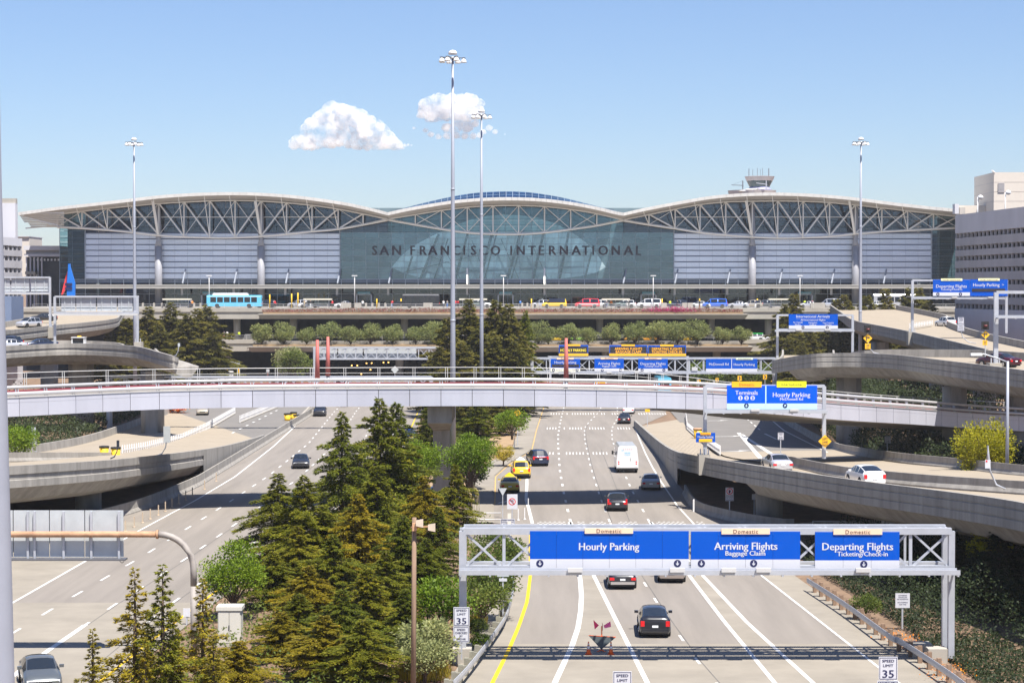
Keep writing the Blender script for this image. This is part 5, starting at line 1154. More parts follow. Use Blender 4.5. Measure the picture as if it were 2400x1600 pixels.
c = P(*D7(217, 930), 174); m = MB(); m.add([(c.x + r * math.cos(2 * math.pi * k / n), 173.99, c.z + r * math.sin(2 * math.pi * k / n)) for r in (.27, .21) for k in range(n)], [(k, (k + 1) % n, n + (k + 1) % n, n + k) for k in range(n)]).bar((c.x - .18, 173.985, c.z + .18), (c.x + .18, 173.985, c.z - .18), .05, .01).build('red_ring', tail_red, o)
MB().bb(c.x - .08, c.x + .05, 173.986, 173.992, c.z - .16, c.z + .12).bb(c.x - .02, c.x + .1, 173.986, 173.992, c.z - .02, c.z + .05).build('figure_symbol', navy, o)
post_sign('notice_sign', 'small white sign with a red heading fixed by the shaded pier under the slip road', 176, (*D7(378, 950), *D7(412, 991)), (), D7(395, 0)[0], 0, border=False)
t, o = post_sign('slip_road_sign', 'white sign with red mark on a bent parapet post by the yellow-green tree', 124, (*D7(2068, 702), *D7(2107, 764)), (), D7(2086, 0)[0], P(*D7(2160, 962), 120).z, arm=(1.1, 2.2), border=False)
p = P(*D7(2073, 706), 124); MB().bb(p.x, p.x + .1, 123.985, 123.998, p.z - .1, p.z).build('red_mark', tail_red, o)
for (bx, tb, bz, Z, arm, lab) in (((580, 762, 680, 862), (600, 868, 660, 930), (630, 710), 243, (1.4, 1.4), 'amber turn arrow sign with 20 plate and beacon over the lower curved slip road'), ((1882, 728, 1974, 818), (1896, 832, 1948, 888), (1925, 672), 226, (0, 0), 'amber turn arrow sign with 20 plate and beacon by the maroon car')):
    c0 = P(*D6((bx[0] + bx[2]) / 2, (bx[1] + bx[3]) / 2), Z)
    t, o = post_sign('turn_warning_sign', lab, Z, (*D6(bx[0], bx[1]), *D6(bx[2], bx[3])), (), D6((bx[0] + bx[2]) / 2, 0)[0], P(*D6(640, 985), Z).z if arm[0] else 11.4, mm=amber, diamond=True, border=False, arm=arm if arm[0] else None, plates=[((*D6(tb[0], tb[1]), *D6(tb[2], tb[3])), [('20', .5, .38, .42, .62), ('M.P.H.', .5, .82, .18, .5)], amber)])
    r = 50 * .2126 / FP * Z; MB().bb(c0.x - r * .35, c0.x - r * .17, Z - .03, Z - .005, c0.z - r * .45, c0.z + r * .25).bb(c0.x - r * .35, c0.x + r * .2, Z - .03, Z - .005, c0.z + r * .1, c0.z + r * .28).add([(c0.x + r * .15, Z - .03, c0.z + r * .42), (c0.x + r * .5, Z - .03, c0.z + r * .19), (c0.x + r * .15, Z - .03, c0.z - r * .04)], [(0, 1, 2)]).build('arrow_symbol', navy, o)
    b = P(*D6(*bz), Z); MB().bb(b.x - .38, b.x + .38, Z - .15, Z + .2, b.z - .45, b.z + .45).build('beacon_box', black, t); MB().lathe((b.x, Z - .2, b.z - .02), [(.2, -.1), (.2, .1)], 10).build('beacon_lens', mat('dim_lens', (.12, .02, .02), .4, var=0), t)
    MB().bar((c0.x, Z + .08, c0.z), (c0.x, Z + .08, b.z), .09).build('beacon_stem', metal, t)
post_sign('speed_limit_sign', 'white speed limit 20 sign on a bent post by the garage wall slip road', 262, (*D6(1623, 580), *D6(1690, 655)), [('SPEED', .5, .14, .1, .6), ('20', .5, .4, .36, .62), ('M.P.H.', .5, .8, .12, .6)], D6(1652, 0)[0], P(*D6(1700, 868), 262).z, arm=(2.0, 1.6), plates=[((*D6(1619, 658), *D6(1692, 732)), [('SPEED', .5, .25, .14, .6), ('CHECKED', .5, .5, .14, .7), ('BY RADAR', .5, .75, .14, .7)], white_sign)])
t = thing('edge_marker', 'narrow amber diamond marker with red spots on the lower slip road parapet', 'marker', (P(*D6(1637, 1185), 217).x, 217, 11)); c = P(*D6(1637, 1182), 217)
MB().prism([(c.x, c.z + .6), (c.x + .28, c.z), (c.x, c.z - .6), (c.x - .28, c.z)], 216.9, 216.95).build('sign_plate', amber, t); MB().prism([(c.x, c.z + .3), (c.x + .1, c.z), (c.x, c.z - .3), (c.x - .1, c.z)], 216.88, 216.895).build('red_spot', tail_red, t)
for k, (x, y) in enumerate(((460, 1375), (708, 1350), (1018, 1328), (1368, 1310), (1468, 1372))):
    Z = 372 + k * 6; c = P(*D5(x, y), Z); w = .75 if k in (2, 3) else .55
    t = thing('chevron_sign', '%s small amber chevron sign along the green bank, counted from the far gantry boards' % ORD[k], 'road sign', (c.x, Z, 0), 0, 'chevron signs on the green bank')
    MB().bb(c.x - w / 2, c.x + w / 2, Z, Z + .04, c.z - w * .62, c.z + w * .62).build('sign_plate', amber, t); MB().bar((c.x, Z + .06, 0), (c.x, Z + .06, c.z), .1).build('post', metal, t)
    MB().add([(c.x - w * .25, Z - .01, c.z + w * .45), (c.x, Z - .01, c.z + w * .45), (c.x + w * .28, Z - .01, c.z), (c.x, Z - .01, c.z - w * .45), (c.x - w * .25, Z - .01, c.z - w * .45), (c.x, Z - .01, c.z)], [(0, 1, 2, 5), (5, 2, 3, 4)]).build('chevron_symbol', navy, t)
# backs of small signs on the outbound side
post_sign('small_sign', 'pale back of a double sign plate on a bent post by the dark trees', 214, (*C4(196, 297), *C4(246, 352)), (), C4(218, 0)[0], 2.6, mm=sign_back_l, border=False, arm=(.5, 1.2), plates=[((*C4(193, 354), *C4(251, 411)), (), sign_back_l)])
post_sign('small_sign', 'pale back of a tall sign plate on a bent post by the white fence', 193, (*C4(1126, 290), *C4(1174, 402)), (), C4(1150, 0)[0], 3.9, mm=sign_back_l, border=False, arm=(-1.0, 1.5))
post_sign('small_sign', 'narrow grey sign seen edge-on on a bent post by the yellow barrels', 186, (*C4(803, 386), *C4(822, 430)), (), C4(812, 0)[0], 4.2, mm=sign_back, border=False, arm=(-.7, 1.2))
post_sign('small_sign', 'little pale sign on a curved arm outside the high slip road by the redwoods', 264, (*D1(2042, 1000), *D1(2068, 1040)), (), D1(2055, 0)[0], P(*D1(2010, 1155), 264).z, mm=sign_back_l, border=False, arm=(-.8, 1.4))
t, o = post_sign('overhead_sign', 'grey sign back on two yellow and black posts before the dark underpass', 420, (*D2(543, 1212), *D2(716, 1280)), (), None, 0, mm=sign_back_l, border=False)
for x in (545, 700): c = P(*D2(x, 1300), 420); MB().bar((c.x, 420.2, -.1), (c.x, 420.2, P(*D2(0, 1290), 420).z), .22).build('post', amber, t); MB().bar((c.x, 420.2, P(*D2(0, 1290), 420).z), (c.x, 420.2, P(*D2(0, 1212), 420).z), .2).build('post', black, t)
post_sign('small_sign', 'small square pale sign back on a red post in front of the dark underpass', 415, (*D2(1080, 1320), *D2(1124, 1362)), (), D2(1101, 0)[0], -.1, mm=sign_back_l, border=False, pm=mast_red)
post_sign('diamond_sign', 'grey back of a diamond sign against the round underpass column', 405, (*D3(622, 1158), *D3(720, 1258)), (), D3(671, 0)[0], 0, mm=sign_back_l, border=False, diamond=True)
post_sign('notice_sign', 'small white sign with red heading by the pale cabinet', 119, (*E6(1683, 176), *E6(1748, 252)), (), E6(1714, 0)[0], 0, border=False)
o = MB().bb(P(*D2(552, 1345), 405).x, P(*D2(628, 1345), 405).x, 404, 405.2, -.1, P(*D2(0, 1345), 405).z).build('ticket_booth', white_p); tag(o, 'small white booth below the grey sign on yellow posts', 'booth')

# ------------------------------------------------------------------ guardrails, fences, barrels, posts
def guardrail(label, pts, mpost, zr=.72, n=5, sp=1.9, side=1, offr=.35):
    p = smooth(pts, n); nn = lateral(p, side); t = thing('guardrail', label, 'guardrail', (p[0].x, p[0].y, 0))
    MB().sweep([q + V((0, 0, zr)) for q in p], nn, [(0, -.16), (.05, -.12), (.0, -.05), (.0, .05), (.05, .12), (0, .16), (-.03, .16), (-.05, 0), (-.03, -.16)]).build('rail', metal, t)
    L = 0; nxt = 0
    for i in range(1, len(p)):
        seg = (p[i] - p[i - 1]).length
        while nxt <= L + seg:
            q = p[i - 1].lerp(p[i], (nxt - L) / seg); v = nn[i]
            rz = math.atan2(nn[i].y, nn[i].x)
            MB().box((q.x + v.x * offr, q.y + v.y * offr, zr / 2 - .05), (.22, .2, zr + .5), 0, rz).build('post', mpost, t)
            MB().box((q.x + v.x * offr * .45, q.y + v.y * offr * .45, zr), (.2, .16, .32), 0, rz).build('block', mpost, t); nxt += sp
        L += seg
    return t
guardrail('steel guardrail on timber posts curving along the brown bank by the yellow line', [G(*p) for p in (E5(610, 1700), E5(725, 1575), E5(860, 1400), E5(985, 1225), E5(1070, 1085), E5(1120, 920), E5(1135, 800), E5(1115, 745), E5(1095, 725))], wood_grey, side=1)
guardrail('straight steel guardrail on timber posts below the dark shrubs', [G(*p) for p in (D8(1560, 1900), D8(1250, 1640), D8(800, 1330), D8(690, 1275), D8(300, 985), D8(-30, 765))], wood, side=-1, sp=1.8)
def picket(label, pts, h, zf, sp=.55):
    t = thing('lane_fence', label, 'fence', (pts[0][0], pts[0][1], zf(pts[0][1])), 0, 'white lane divider fences')
    p = resample([V((x, y, 0)) for x, y in pts], max(2, int(sum((V((*a, 0)) - V((*b, 0))).length for a, b in zip(pts, pts[1:])) / sp)))
    for i, q in enumerate(p):
        z = zf(q.y) + .02; MB().box((q.x, q.y, z + h / 2), (.12, .12, h)).build('delineator', white_p, t)
    MB().sweep([V((q.x, q.y, zf(q.y) + .1)) for q in p], lateral(p), [(-.08, -.1), (-.08, .03), (.08, .03), (.08, -.1)]).build('kerb', concrete_light, t)
    MB().sweep([V((q.x, q.y, zf(q.y) + h * .55)) for q in p], lateral(p), [(-.03, -.05), (-.03, .05), (.03, .05), (.03, -.05)]).build('rail', white_p, t)
    return t
picket('long white picket lane divider running back from the yellow barrels', [(-42.3, 222), (-42.2, 255), (-42.4, 285), (-43.6, 322)], 1.1, lambda y: zl(y), 1.35)
picket('shorter white picket lane divider nearer the main outbound lanes', [(-39.9, 300), (-39.4, 322), (-38.8, 345)], 1.1, lambda y: zl(y), 1.2)
picket('white picket lane divider dropping beside the slip road gore on the inbound side', [(26.5, 312), (24.4, 285), (23.9, 262), (23.6, 244), (22.6, 222)], 1.0, lambda y: deck_z(y), 1.2)
k = 0
for px, py, h, Z in ((718, 468, 0, 220), (798, 510, 0, 216)):
    x = P(*C4(px, py), Z).x; o = MB().lathe((x, Z, zl(Z)), [(.42, 0), (.46, .35), (.44, .38), (.52, .95)], 14, 0).lathe((x, Z, zl(Z)), [(.56, .95), (.56, 1.08), (.4, 1.12)], 14, 1).build('crash_barrel', [drum_yellow, black]); tag(o, ['yellow crash barrel with dark lid, farther from the picket fence end', 'yellow crash barrel with dark lid touching the picket fence end'][k], 'barrel', 'yellow crash barrels'); k += 1
for (x, Z), lab in zip(((-33.6, 306), (-33.0, 309), (-31.9, 303)), ('yellow crash barrel at the divider nose, by the far slip road lane', 'yellow crash barrel at the divider nose, in the middle', 'yellow crash barrel at the divider nose, by the main outbound lanes')):
    o = MB().lathe((x, Z, .02), [(.42, 0), (.46, .35), (.44, .38), (.52, .95)], 14, 0).lathe((x, Z, .02), [(.56, .95), (.56, 1.08), (.4, 1.12)], 14, 1).build('crash_barrel', [drum_yellow, black]); tag(o, lab, 'barrel', 'yellow crash barrels')
c = P(*E1(2046, 530), 264); o = MB().lathe((c.x, 264, deck_z(264)), [(.45, 0), (.48, .5), (.46, .53), (.55, 1.2)], 14, 0).lathe((c.x, 264, deck_z(264)), [(.6, 1.2), (.6, 1.36), (.4, 1.4)], 14, 1).build('crash_barrel', [drum_yellow, rust]); tag(o, 'yellow crash barrel behind the gantry post on the inbound side', 'barrel', 'yellow crash barrels')
o = MB().sweep([V((-31.6, 308, .02)), V((-33.2, 345, .02)), V((-35, 380, .02))], [V((1, 0, 0))] * 3, [(-.3, 0), (-.12, .9), (.12, .9), (.3, 0)]).build('median_barrier', concrete_light); tag(o, 'white concrete divider running back from the barrel nose under the bridge', 'barrier')
for i, (x, y) in enumerate(((865, 1005), (925, 975), (983, 945), (1036, 920), (1092, 893), (1140, 868), (1185, 840), (1232, 815), (1280, 790), (1326, 765), (1410, 715), (1490, 660))):
    q = G(*C4(x, y + 10)); o = MB().box((q.x, q.y, .45), (.09, .06, .9)).lathe((q.x, q.y, .01), [(.16, 0), (.12, .06)], 8).build('lane_post', mat('faded_post', (.38, .30, .22), .8, var=.2)); tag(o, '%s thin marker post in the outbound shoulder row, counted from the pipe arm sign' % ORD[i], 'marker post', 'marker posts along the outbound shoulder')
for i, (x, y) in enumerate(((70, 1500), (140, 1490), (180, 1380))):
    q = G(*E1(x, y)); o = MB().box((q.x, q.y, .5), (.07, .05, 1.0)).lathe((q.x, q.y, .01), [(.14, 0), (.1, .06)], 8).build('lane_post', white_p); tag(o, '%s thin white post at the taxi bay corner, counted from the no left turn sign' % ORD[i], 'marker post', 'white posts at the taxi bay')
q = G(*E1(2003, 1405)); o = MB().box((q.x, q.y, .55), (.14, .06, 1.1)).build('lane_post', white_p); tag(o, 'single white marker post on the inbound shoulder by the curved barrier', 'marker post')
# white walls, rails and steps behind the near truss
wl = MB(); a, b = G(*E5(735, 400)), G(*E5(1085, 420))
pts = [G(*E5(745, 430)), G(*E5(905, 425)), G(*E5(1060, 440)), G(*E5(1090, 330))]
o = MB().bb(P(*E5(735, 0), 156).x, P(*E5(1085, 0), 156).x, 156, 156.3, -.2, 1.15).bb(P(*E5(1075, 0), 148).x, P(*E5(1110, 0), 148).x, 148, 172, -.2, .75).build('retaining_wall', concrete_light); tag(o, 'pale low retaining wall seen through the end of the big truss', 'wall')
railing('pipe_railing', 'low white pipe railing above the pale wall by the pampas grass', [G(*C5(862, 978)), G(*C5(1100, 978))], 1.1, 2.0, .05)
railing('pipe_railing', 'thin pale pipe railing in the dark under the climbing slip road', [(24.0, 163, 0), (27.5, 163, 0), (31.5, 163, 0), (36, 163, 0)], 1.1, 2.2, .045)
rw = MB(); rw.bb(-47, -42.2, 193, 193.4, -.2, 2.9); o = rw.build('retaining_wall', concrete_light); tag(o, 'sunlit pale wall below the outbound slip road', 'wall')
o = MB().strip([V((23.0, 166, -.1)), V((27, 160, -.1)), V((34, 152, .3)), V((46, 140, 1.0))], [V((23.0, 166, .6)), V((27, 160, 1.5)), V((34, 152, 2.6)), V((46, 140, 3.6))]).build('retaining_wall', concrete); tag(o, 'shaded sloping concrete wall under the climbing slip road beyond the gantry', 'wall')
ew = MB()
for k in range(5):
    a, b = V((29 + 4 * k, 121 - 4 * k, 1.2 + .55 * k)), V((32.8 + 4 * k, 117.2 - 4 * k, 1.75 + .55 * k))
    ew.add([a, b, b + V((0, 0, 1.9)), a + V((0, 0, 1.9)), a + V((.3, .3, 0)), b + V((.3, .3, 0)), b + V((.3, .3, 1.9)), a + V((.3, .3, 1.9))], [(0, 1, 2, 3), (0, 4, 5, 1), (3, 2, 6, 7), (4, 7, 6, 5), (0, 3, 7, 4), (1, 5, 6, 2)])
# street light at the right, wooden floodlight pole
sl_ = thing('street_light', 'slim grey street light with a long curved arm beside the yellow-green tree', 'street light', (P(2362, 1000, 171).x, 171, 3)); c = P(2362, 846, 171); e = P(*D6(1775, 988), 171)
MB().tube([(c.x, 171, 2.5), (c.x, 171, c.z)], [.17, .11], 10).build('lamp_post', mast_grey, sl_); MB().tube([(c.x, 171, c.z - .1), (c.x - .9, 171, c.z + .25), (e.x + 1, 171, e.z + .02), (e.x + .7, 171, e.z)], .06, 8).build('lamp_arm', metal, sl_); MB().lathe((0, 0, 0), [(.01, 0)], 3)
MB().bb(e.x - .1, e.x + .85, 170.8, 171.2, e.z - .12, e.z + .1).build('lamp_head', white_p, sl_)
wp = thing('floodlight_pole', 'weathered wooden pole with two boxy floodlights before the redwoods', 'light pole', (P(*E5(263, 0), 95).x, 95, 0)); x = P(*E5(265, 0), 95).x; zt = P(*E5(0, 120), 95).z
MB().tube([(x - .06, 95, -.1), (x, 95, zt)], [.13, .10], 12).build('pole', wood, wp); MB().bar((x - .15, 94.9, zt - .45), (x + .75, 94.9, zt - .4), .07).bb(x - .08, x + .12, 94.75, 94.95, zt - .6, zt - .25).build('bracket', rust, wp)
for dx, dzz in ((.16, -.22), (.72, -.42)):
    m = MB(); q = [(-.17, -.13), (.17, -.20), (.17, .20), (-.17, .13)]; xx, z0 = x + dx + .1, zt + dzz
    m.add([(xx + u, 94.6, z0 + v) for u, v in q] + [(xx + u * .9, 94.95, z0 + v * .8) for u, v in q], [(0, 1, 2, 3), (7, 6, 5, 4), (0, 4, 5, 1), (1, 5, 6, 2), (2, 6, 7, 3), (3, 7, 4, 0)]).build('floodlight', mat('flood_beige', (.50, .42, .33), .7, var=.15), wp)
cb = thing('utility_cabinet', 'cream two-door utility cabinet between the redwoods and outbound lanes', 'cabinet', (P(539, 1500, 112).x, 112, 0)); a, b = P(*E6(2000, 195), 112), P(*E6(2212, 500), 112); mx_ = (a.x + b.x) / 2
MB().bb(a.x, b.x, 112, 113, b.z, a.z).build('body', cabinet, cb); MB().bb(a.x - .08, b.x + .08, 111.9, 113.1, a.z, P(*E6(0, 160), 112).z).build('roof', cabinet, cb); MB().bb(a.x - .1, b.x + .1, 111.9, 113.2, -.1, b.z).build('plinth', concrete_light, cb)
for u0, u1 in ((a.x + .04, mx_ - .015), (mx_ + .015, b.x - .04)): MB().bb(u0, u1, 111.95, 111.999, b.z + .06, a.z - .08).build('door', cabinet, cb)
MB().bb(mx_ - .03, mx_ + .03, 111.9, 111.95, (a.z + b.z) / 2 - .1, (a.z + b.z) / 2 + .12).build('handle', metal_dark, cb)
picket('short white picket divider on the upper curved slip road near the white truck', [(64.5, 332), (71, 346)], .9, lambda y: 13.25 + (y - 332) * .02, 1.0)
# roll-up work sign with flags, cones
rs = thing('roll_up_sign', 'folded grey roll-up work sign on orange legs with two pink flags', 'work sign', (*G(*E8(985, 925)).xy, 0)); Zr = rs.location.y; f = lambda x, y: P(*E8(x, y), Zr)
q = [f(845, 745), f(1143, 765), f(985, 900)]; MB().prism([(p.x, p.z) for p in q], Zr - .02, Zr + .02).build('sign_cloth', mat('dark_cloth', (.07, .085, .09), .7, var=.2), rs)
MB().bar(f(845, 745), f(1143, 762), .04).bar(f(985, 900), f(900, 945), .05).bar(f(985, 900), f(1060, 940), .05).bar(f(985, 895), f(985, 900) + V((.1, .8, -.2)), .05).bar(f(985, 760), f(985, 640), .035).bar(f(993, 760), f(993, 640), .03).build('stand', orange, rs); MB().bar(f(997, 690), f(997, 608), .03).build('flag_holder', mast_red, rs)
MB().add([f(897, 573), f(958, 632), f(912, 678)] + [p + V((0, .02, 0)) for p in (f(897, 573), f(958, 632), f(912, 678))], [(0, 1, 2), (5, 4, 3), (0, 3, 4, 1), (1, 4, 5, 2), (2, 5, 3, 0)]).build('flag', mat('flag_pink_dark', (.70, .03, .13), .7, var=.08), rs)
qq = [f(1085, 588), f(1092, 648), f(1022, 665), f(1008, 636)]; MB().add(qq + [p + V((0, .02, 0)) for p in qq], [(0, 1, 2, 3), (7, 6, 5, 4), (0, 4, 5, 1), (1, 5, 6, 2), (2, 6, 7, 3), (3, 7, 4, 0)]).build('flag', pink, rs)
for x, lab in ((843, 'orange traffic cone with white bands beside the thick white line'), (1091, 'orange traffic cone with white bands on the lane side of the roll-up sign')):
    c = G(*E8(x, 955)); t = thing('traffic_cone', lab, 'traffic cone', c, 0, 'traffic cones by the work sign')
    MB().box((c.x, c.y, .02), (.36, .36, .04)).build('base', orange, t); r = lambda z: .14 - .115 * z / .7
    MB().lathe(c, [(r(.04), .04), (r(.3), .3)], 12).lathe(c, [(r(.47), .47), (r(.52), .52)], 12).lathe(c, [(r(.6), .6), (r(.7), .7)], 12).build('cone', orange, t)
    MB().lathe(c, [(r(.3) + .002, .3), (r(.47) + .002, .47)], 12).lathe(c, [(r(.52) + .002, .52), (r(.6) + .002, .6)], 12).build('reflective_band', white_p, t)
# sculpture
scu = thing('sculpture', 'tall abstract red and blue sculpture at the terminal corner', 'sculpture', (P(160, 690, 455).x, 455, 10)); f = lambda x, y: P(*D1(x, y), 455)
MB().prism([(p.x, p.z) for p in (f(768, 460), f(765, 330), f(782, 130), (f(780, 90)), f(803, 88), f(806, 130), f(838, 240), f(858, 310), f(858, 460))], 455, 455.8).build('blue_sheet', mat('sculpture_blue', (.005, .13, .48), .5, var=.04), scu)
MB().prism([(p.x, p.z) for p in (f(692, 445), f(718, 330), f(758, 180), f(768, 200), f(768, 330), f(708, 440))], 456, 456.6).build('red_sheet', mat('sculpture_red', (.62, .04, .045), .5, var=.04), scu)
MB().box((f(788, 325).x, 454.9, f(788, 325).z), (1.6, .2, .6)).box((f(788, 372).x, 454.9, f(788, 372).z), (1.6, .2, .5)).build('dark_slot', navy, scu)
# shelters and lamps along the departures kerb
for k, px in enumerate((415, 745, 1109, 1443, 1833)):
    c = P(px, 716, 455); t = thing('bus_shelter', '%s glass bus shelter on the upper kerb, counted from the blue bus end' % ORD[k], 'shelter', (c.x, 455, 15.6), 0, 'bus shelters on the upper roadway deck'); zr = P(0, 702, 455).z
    MB().bb(c.x - 3.1, c.x + 3.1, 454, 456.4, zr - .1, zr + .25).build('roof', mat('shelter_roof', (.50, .47, .38), .6, var=.05), t)
    for dx in (-2.4, 0, 2.4): MB().bb(c.x + dx - .07, c.x + dx + .07, 455.9, 456.05, 15.6, zr - .1).build('post', metal, t)
    MB().bb(c.x - 2.3, c.x + 2.3, 455.94, 455.98, 16, zr - .4).build('glass_panel', glass_mat('shelter_glass', (.5, .6, .62), .15, .05), t); MB().bb(c.x - 2.4, c.x + 2.4, 454.6, 455, 16.0, 16.1).build('bench', metal, t)
for k, px in enumerate((490, 831, 1180, 1531, 1875)):
    c = P(px, 645, 452); t = thing('kerb_lamp', '%s slim white crossbar lamp post on the upper kerb, counted from the blue bus end' % ORD[k], 'lamp post', (c.x, 452, 15.6), 0, 'lamp posts on the upper roadway deck')
    MB().tube([(c.x, 452, 15.5), (c.x, 452, c.z)], .09, 8).build('lamp_post', metal_white, t); MB().bb(c.x - .6, c.x + .6, 451.8, 452.2, c.z - .2, c.z).build('lamp_head', white_p, t)
for k, (x, y0, y1) in enumerate(sorted([D4(150, 0)[0:1] + (712, 721), (D3(748, 0)[0], 700, 716), (D3(444, 0)[0], 706, 720), (D2(1430, 0)[0], 688, 720), (D2(1516, 0)[0], 686, 704), (D2(1128, 0)[0], 690, 716), (D4(912, 0)[0], 702, 712), (D4(1948, 0)[0], 702, 712), (D5(1263, 0)[0], 704, 712), (D5(468, 0)[0], 708, 724)])):
    c = P(x, y0, 458); o = MB().tube([(c.x, 458, 15.6), (c.x, 458, max(c.z, 17.6))], .13, 8).build('kerb_pole', drum_yellow); tag(o, '%s short yellow pole on the upper kerb, counted from the blue bus end' % ORD[k], 'pole', 'yellow poles on the upper roadway deck')
# ------------------------------------------------------------------ vehicles
SPEC = {
 'sedan': dict(L=4.8, W=1.82, st=[(-2.40, .46, .74, .80), (-2.33, .30, .90, .95), (-1.72, .22, .96, 1.03), (-1.55, .2, .97, 1.05), (-.85, .2, .97, 1.40), (-.15, .2, .96, 1.45), (.40, .2, .95, 1.41), (1.20, .2, .92, 1.02), (1.95, .22, .84, .90), (2.30, .26, .72, .78), (2.40, .38, .60, .64)], rear=(3, 4), roof=(4, 6), front=(6, 7)),
 'hatch': dict(L=4.45, W=1.75, st=[(-2.22, .42, .80, .90), (-2.17, .28, .98, 1.08), (-2.02, .22, 1.02, 1.16), (-1.95, .2, 1.0, 1.18), (-.80, .2, .98, 1.46), (-.10, .2, .97, 1.50), (.40, .2, .96, 1.46), (1.45, .2, .92, 1.02), (1.90, .22, .84, .90), (2.15, .26, .72, .78), (2.22, .38, .60, .64)], rear=(3, 4), roof=(4, 6), front=(6, 7)),
 'suv': dict(L=4.75, W=1.9, st=[(-2.38, .5, .86, .96), (-2.32, .36, 1.02, 1.12), (-2.22, .28, 1.06, 1.15), (-2.18, .26, 1.05, 1.18), (-1.85, .26, 1.05, 1.68), (-.60, .26, 1.04, 1.74), (.35, .26, 1.03, 1.68), (1.15, .26, 1.0, 1.14), (1.95, .28, .94, 1.02), (2.28, .34, .82, .90), (2.38, .46, .70, .76)], rear=(3, 4), roof=(4, 6), front=(6, 7)),
 'van': dict(L=5.5, W=2.0, st=[(-2.75, .55, .9, 1.0), (-2.72, .38, 1.1, 1.2), (-2.68, .3, 1.14, 1.24), (-2.66, .28, 1.14, 1.26), (-2.5, .28, 1.14, 1.98), (-.60, .28, 1.12, 2.06), (1.0, .28, 1.1, 1.98), (1.75, .28, 1.06, 1.24), (2.35, .32, .98, 1.08), (2.68, .38, .86, .92), (2.75, .5, .7, .76)], rear=(3, 4), roof=(4, 6), front=(6, 7)),
}
TAILS = {'sedan': (.62, .78, .30, .17), 'hatch': (.66, .95, .22, .30), 'suv': (.76, 1.0, .20, .34), 'van': (.84, 1.05, .14, .4)}
PROTO = {}
def car_meshes(kind):
    if kind in PROTO: return PROTO[kind]
    S = SPEC[kind]; st = S['st']; W2 = S['W'] / 2; n = len(st); rings = []
    for i, (y, zl_, zs, zt) in enumerate(st):
        e = min(1, .80 + .5 * min(i, n - 1 - i)); e = 1 if 1 < i < n - 2 else (.95 if i in (1, n - 2) else .84); w = W2 * e
        cab = S['rear'][1] <= i <= S['roof'][1]
        wr = w * .72 if cab else w * .80
        zc = zt + (.03 if cab else .015)
        half = [(0, zl_), (w * .86, zl_), (w * .985, zl_ + .14), (w, zl_ + (zs - zl_) * .62), (w * .965, zs), (wr, zt - (.03 if cab else .0)), (wr * .55, zt + .02), (0, zc)]
        rings.append([(y, x, z) for x, z in half] + [(y, -x, z) for x, z in half[-2:0:-1]])
    K = len(rings[0]); body = MB(); parts = {'windshield': MB(), 'rear_window': MB(), 'side_window': MB(), 'side_window2': MB()}
    vs = [(x, y, z) for r in rings for (y, x, z) in r]
    def strip_name(i, j):
        jj = j if j < 7 else K - 1 - j
        if S['rear'][0] <= i < S['rear'][1] and jj in (5, 6): return 'rear_window'
        if S['front'][0] <= i < S['front'][1] and jj in (5, 6): return 'windshield'
        if S['roof'][0] - (1 if kind != 'van' else 0) <= i < S['roof'][1] + 1 and jj == 4: return 'side_window' if j < 7 else 'side_window2'
    bf = []
    for i in range(n - 1):
        for j in range(K):
            q = [i * K + j, i * K + (j + 1) % K, (i + 1) * K + (j + 1) % K, (i + 1) * K + j]; s = strip_name(i, j)
            if s:
                p = [V(vs[k]) for k in q]; c = sum(p, V((0, 0, 0))) / 4; out = V((c.x, 0, .25)) if 'side' in s else V((0, c.y, .6)); out.normalize()
                if 'side' in s: p = [c + (a - c) * .90 for a in p]
                else: p = [V((a.x * .95, a.y, a.z)) for a in p]
                parts[s].add([a + out * .014 for a in p], [(0, 1, 2, 3)], 0, True)
            bf.append(tuple(q))
    body.add(vs, bf, 0, True); body.add([vs[k] for k in range(K)], [tuple(range(K))]); body.add([vs[(n - 1) * K + k] for k in range(K)], [tuple(range(K))[::-1]])
    yr, yf = st[0][0], st[-1][0]; m = {}
    bump = MB().bb(-W2 * .86, W2 * .86, yr - .035, yr + .1, .34, .52).bb(-W2 * .86, W2 * .86, yf - .1, yf + .03, .32, .46)
    z0, z1, w_, h_ = TAILS[kind][0], TAILS[kind][1], TAILS[kind][2], TAILS[kind][3]
    tl = MB()
    tl.bb(W2 * .93 - w_, W2 * .93, yr - .02, yr + .22, z0, z0 + h_)
    hl = MB().bb(W2 * .86 - .36, W2 * .86, yf - .28, yf - .02, .56, .70)
    wh = MB(); R_ = .33 if kind in ('sedan', 'hatch') else .37
    wh.tube([(-.11, 0, 0), (.11, 0, 0)], R_, 16); rim = MB().tube([(.085, 0, 0), (.125, 0, 0)], R_ * .62, 12)
    wx = W2 - .05; arch = MB().tube([(-wx - .056, 0, R_ + .02), (wx + .056, 0, R_ + .02)], R_ * 1.16, 16)
    und = MB().bb(-W2 * .84, W2 * .84, yr + .1, yf - .1, .17, .34)
    mir = MB().box((W2 + .10, .62, (st[6][2] + .1)), (.22, .12, .15))
    pl = MB().bb(-.17, .17, yr - .045, yr - .01, .60 if kind != 'suv' else .74, .72 if kind != 'suv' else .86)
    gr = MB().bb(-.42, .42, yf - .05, yf + .012, .46, .60)
    def me(mb, nm): o = mb.build(nm, [], None); d = o.data; bpy.data.objects.remove(o); return d
    m = dict(body=me(body, 'body'), bumper=me(bump, 'bumper'), tail=me(tl, 'tail_light'), head=me(hl, 'headlight'), wheel=me(wh, 'wheel'), rim=me(rim, 'rim'), arch=me(arch, 'wheel_arch'), under=me(und, 'underbody'), mirror=me(mir, 'mirror'), plate=me(pl, 'number_plate'), grille=me(gr, 'grille'), R=R_, L=S['L'], W2=W2)
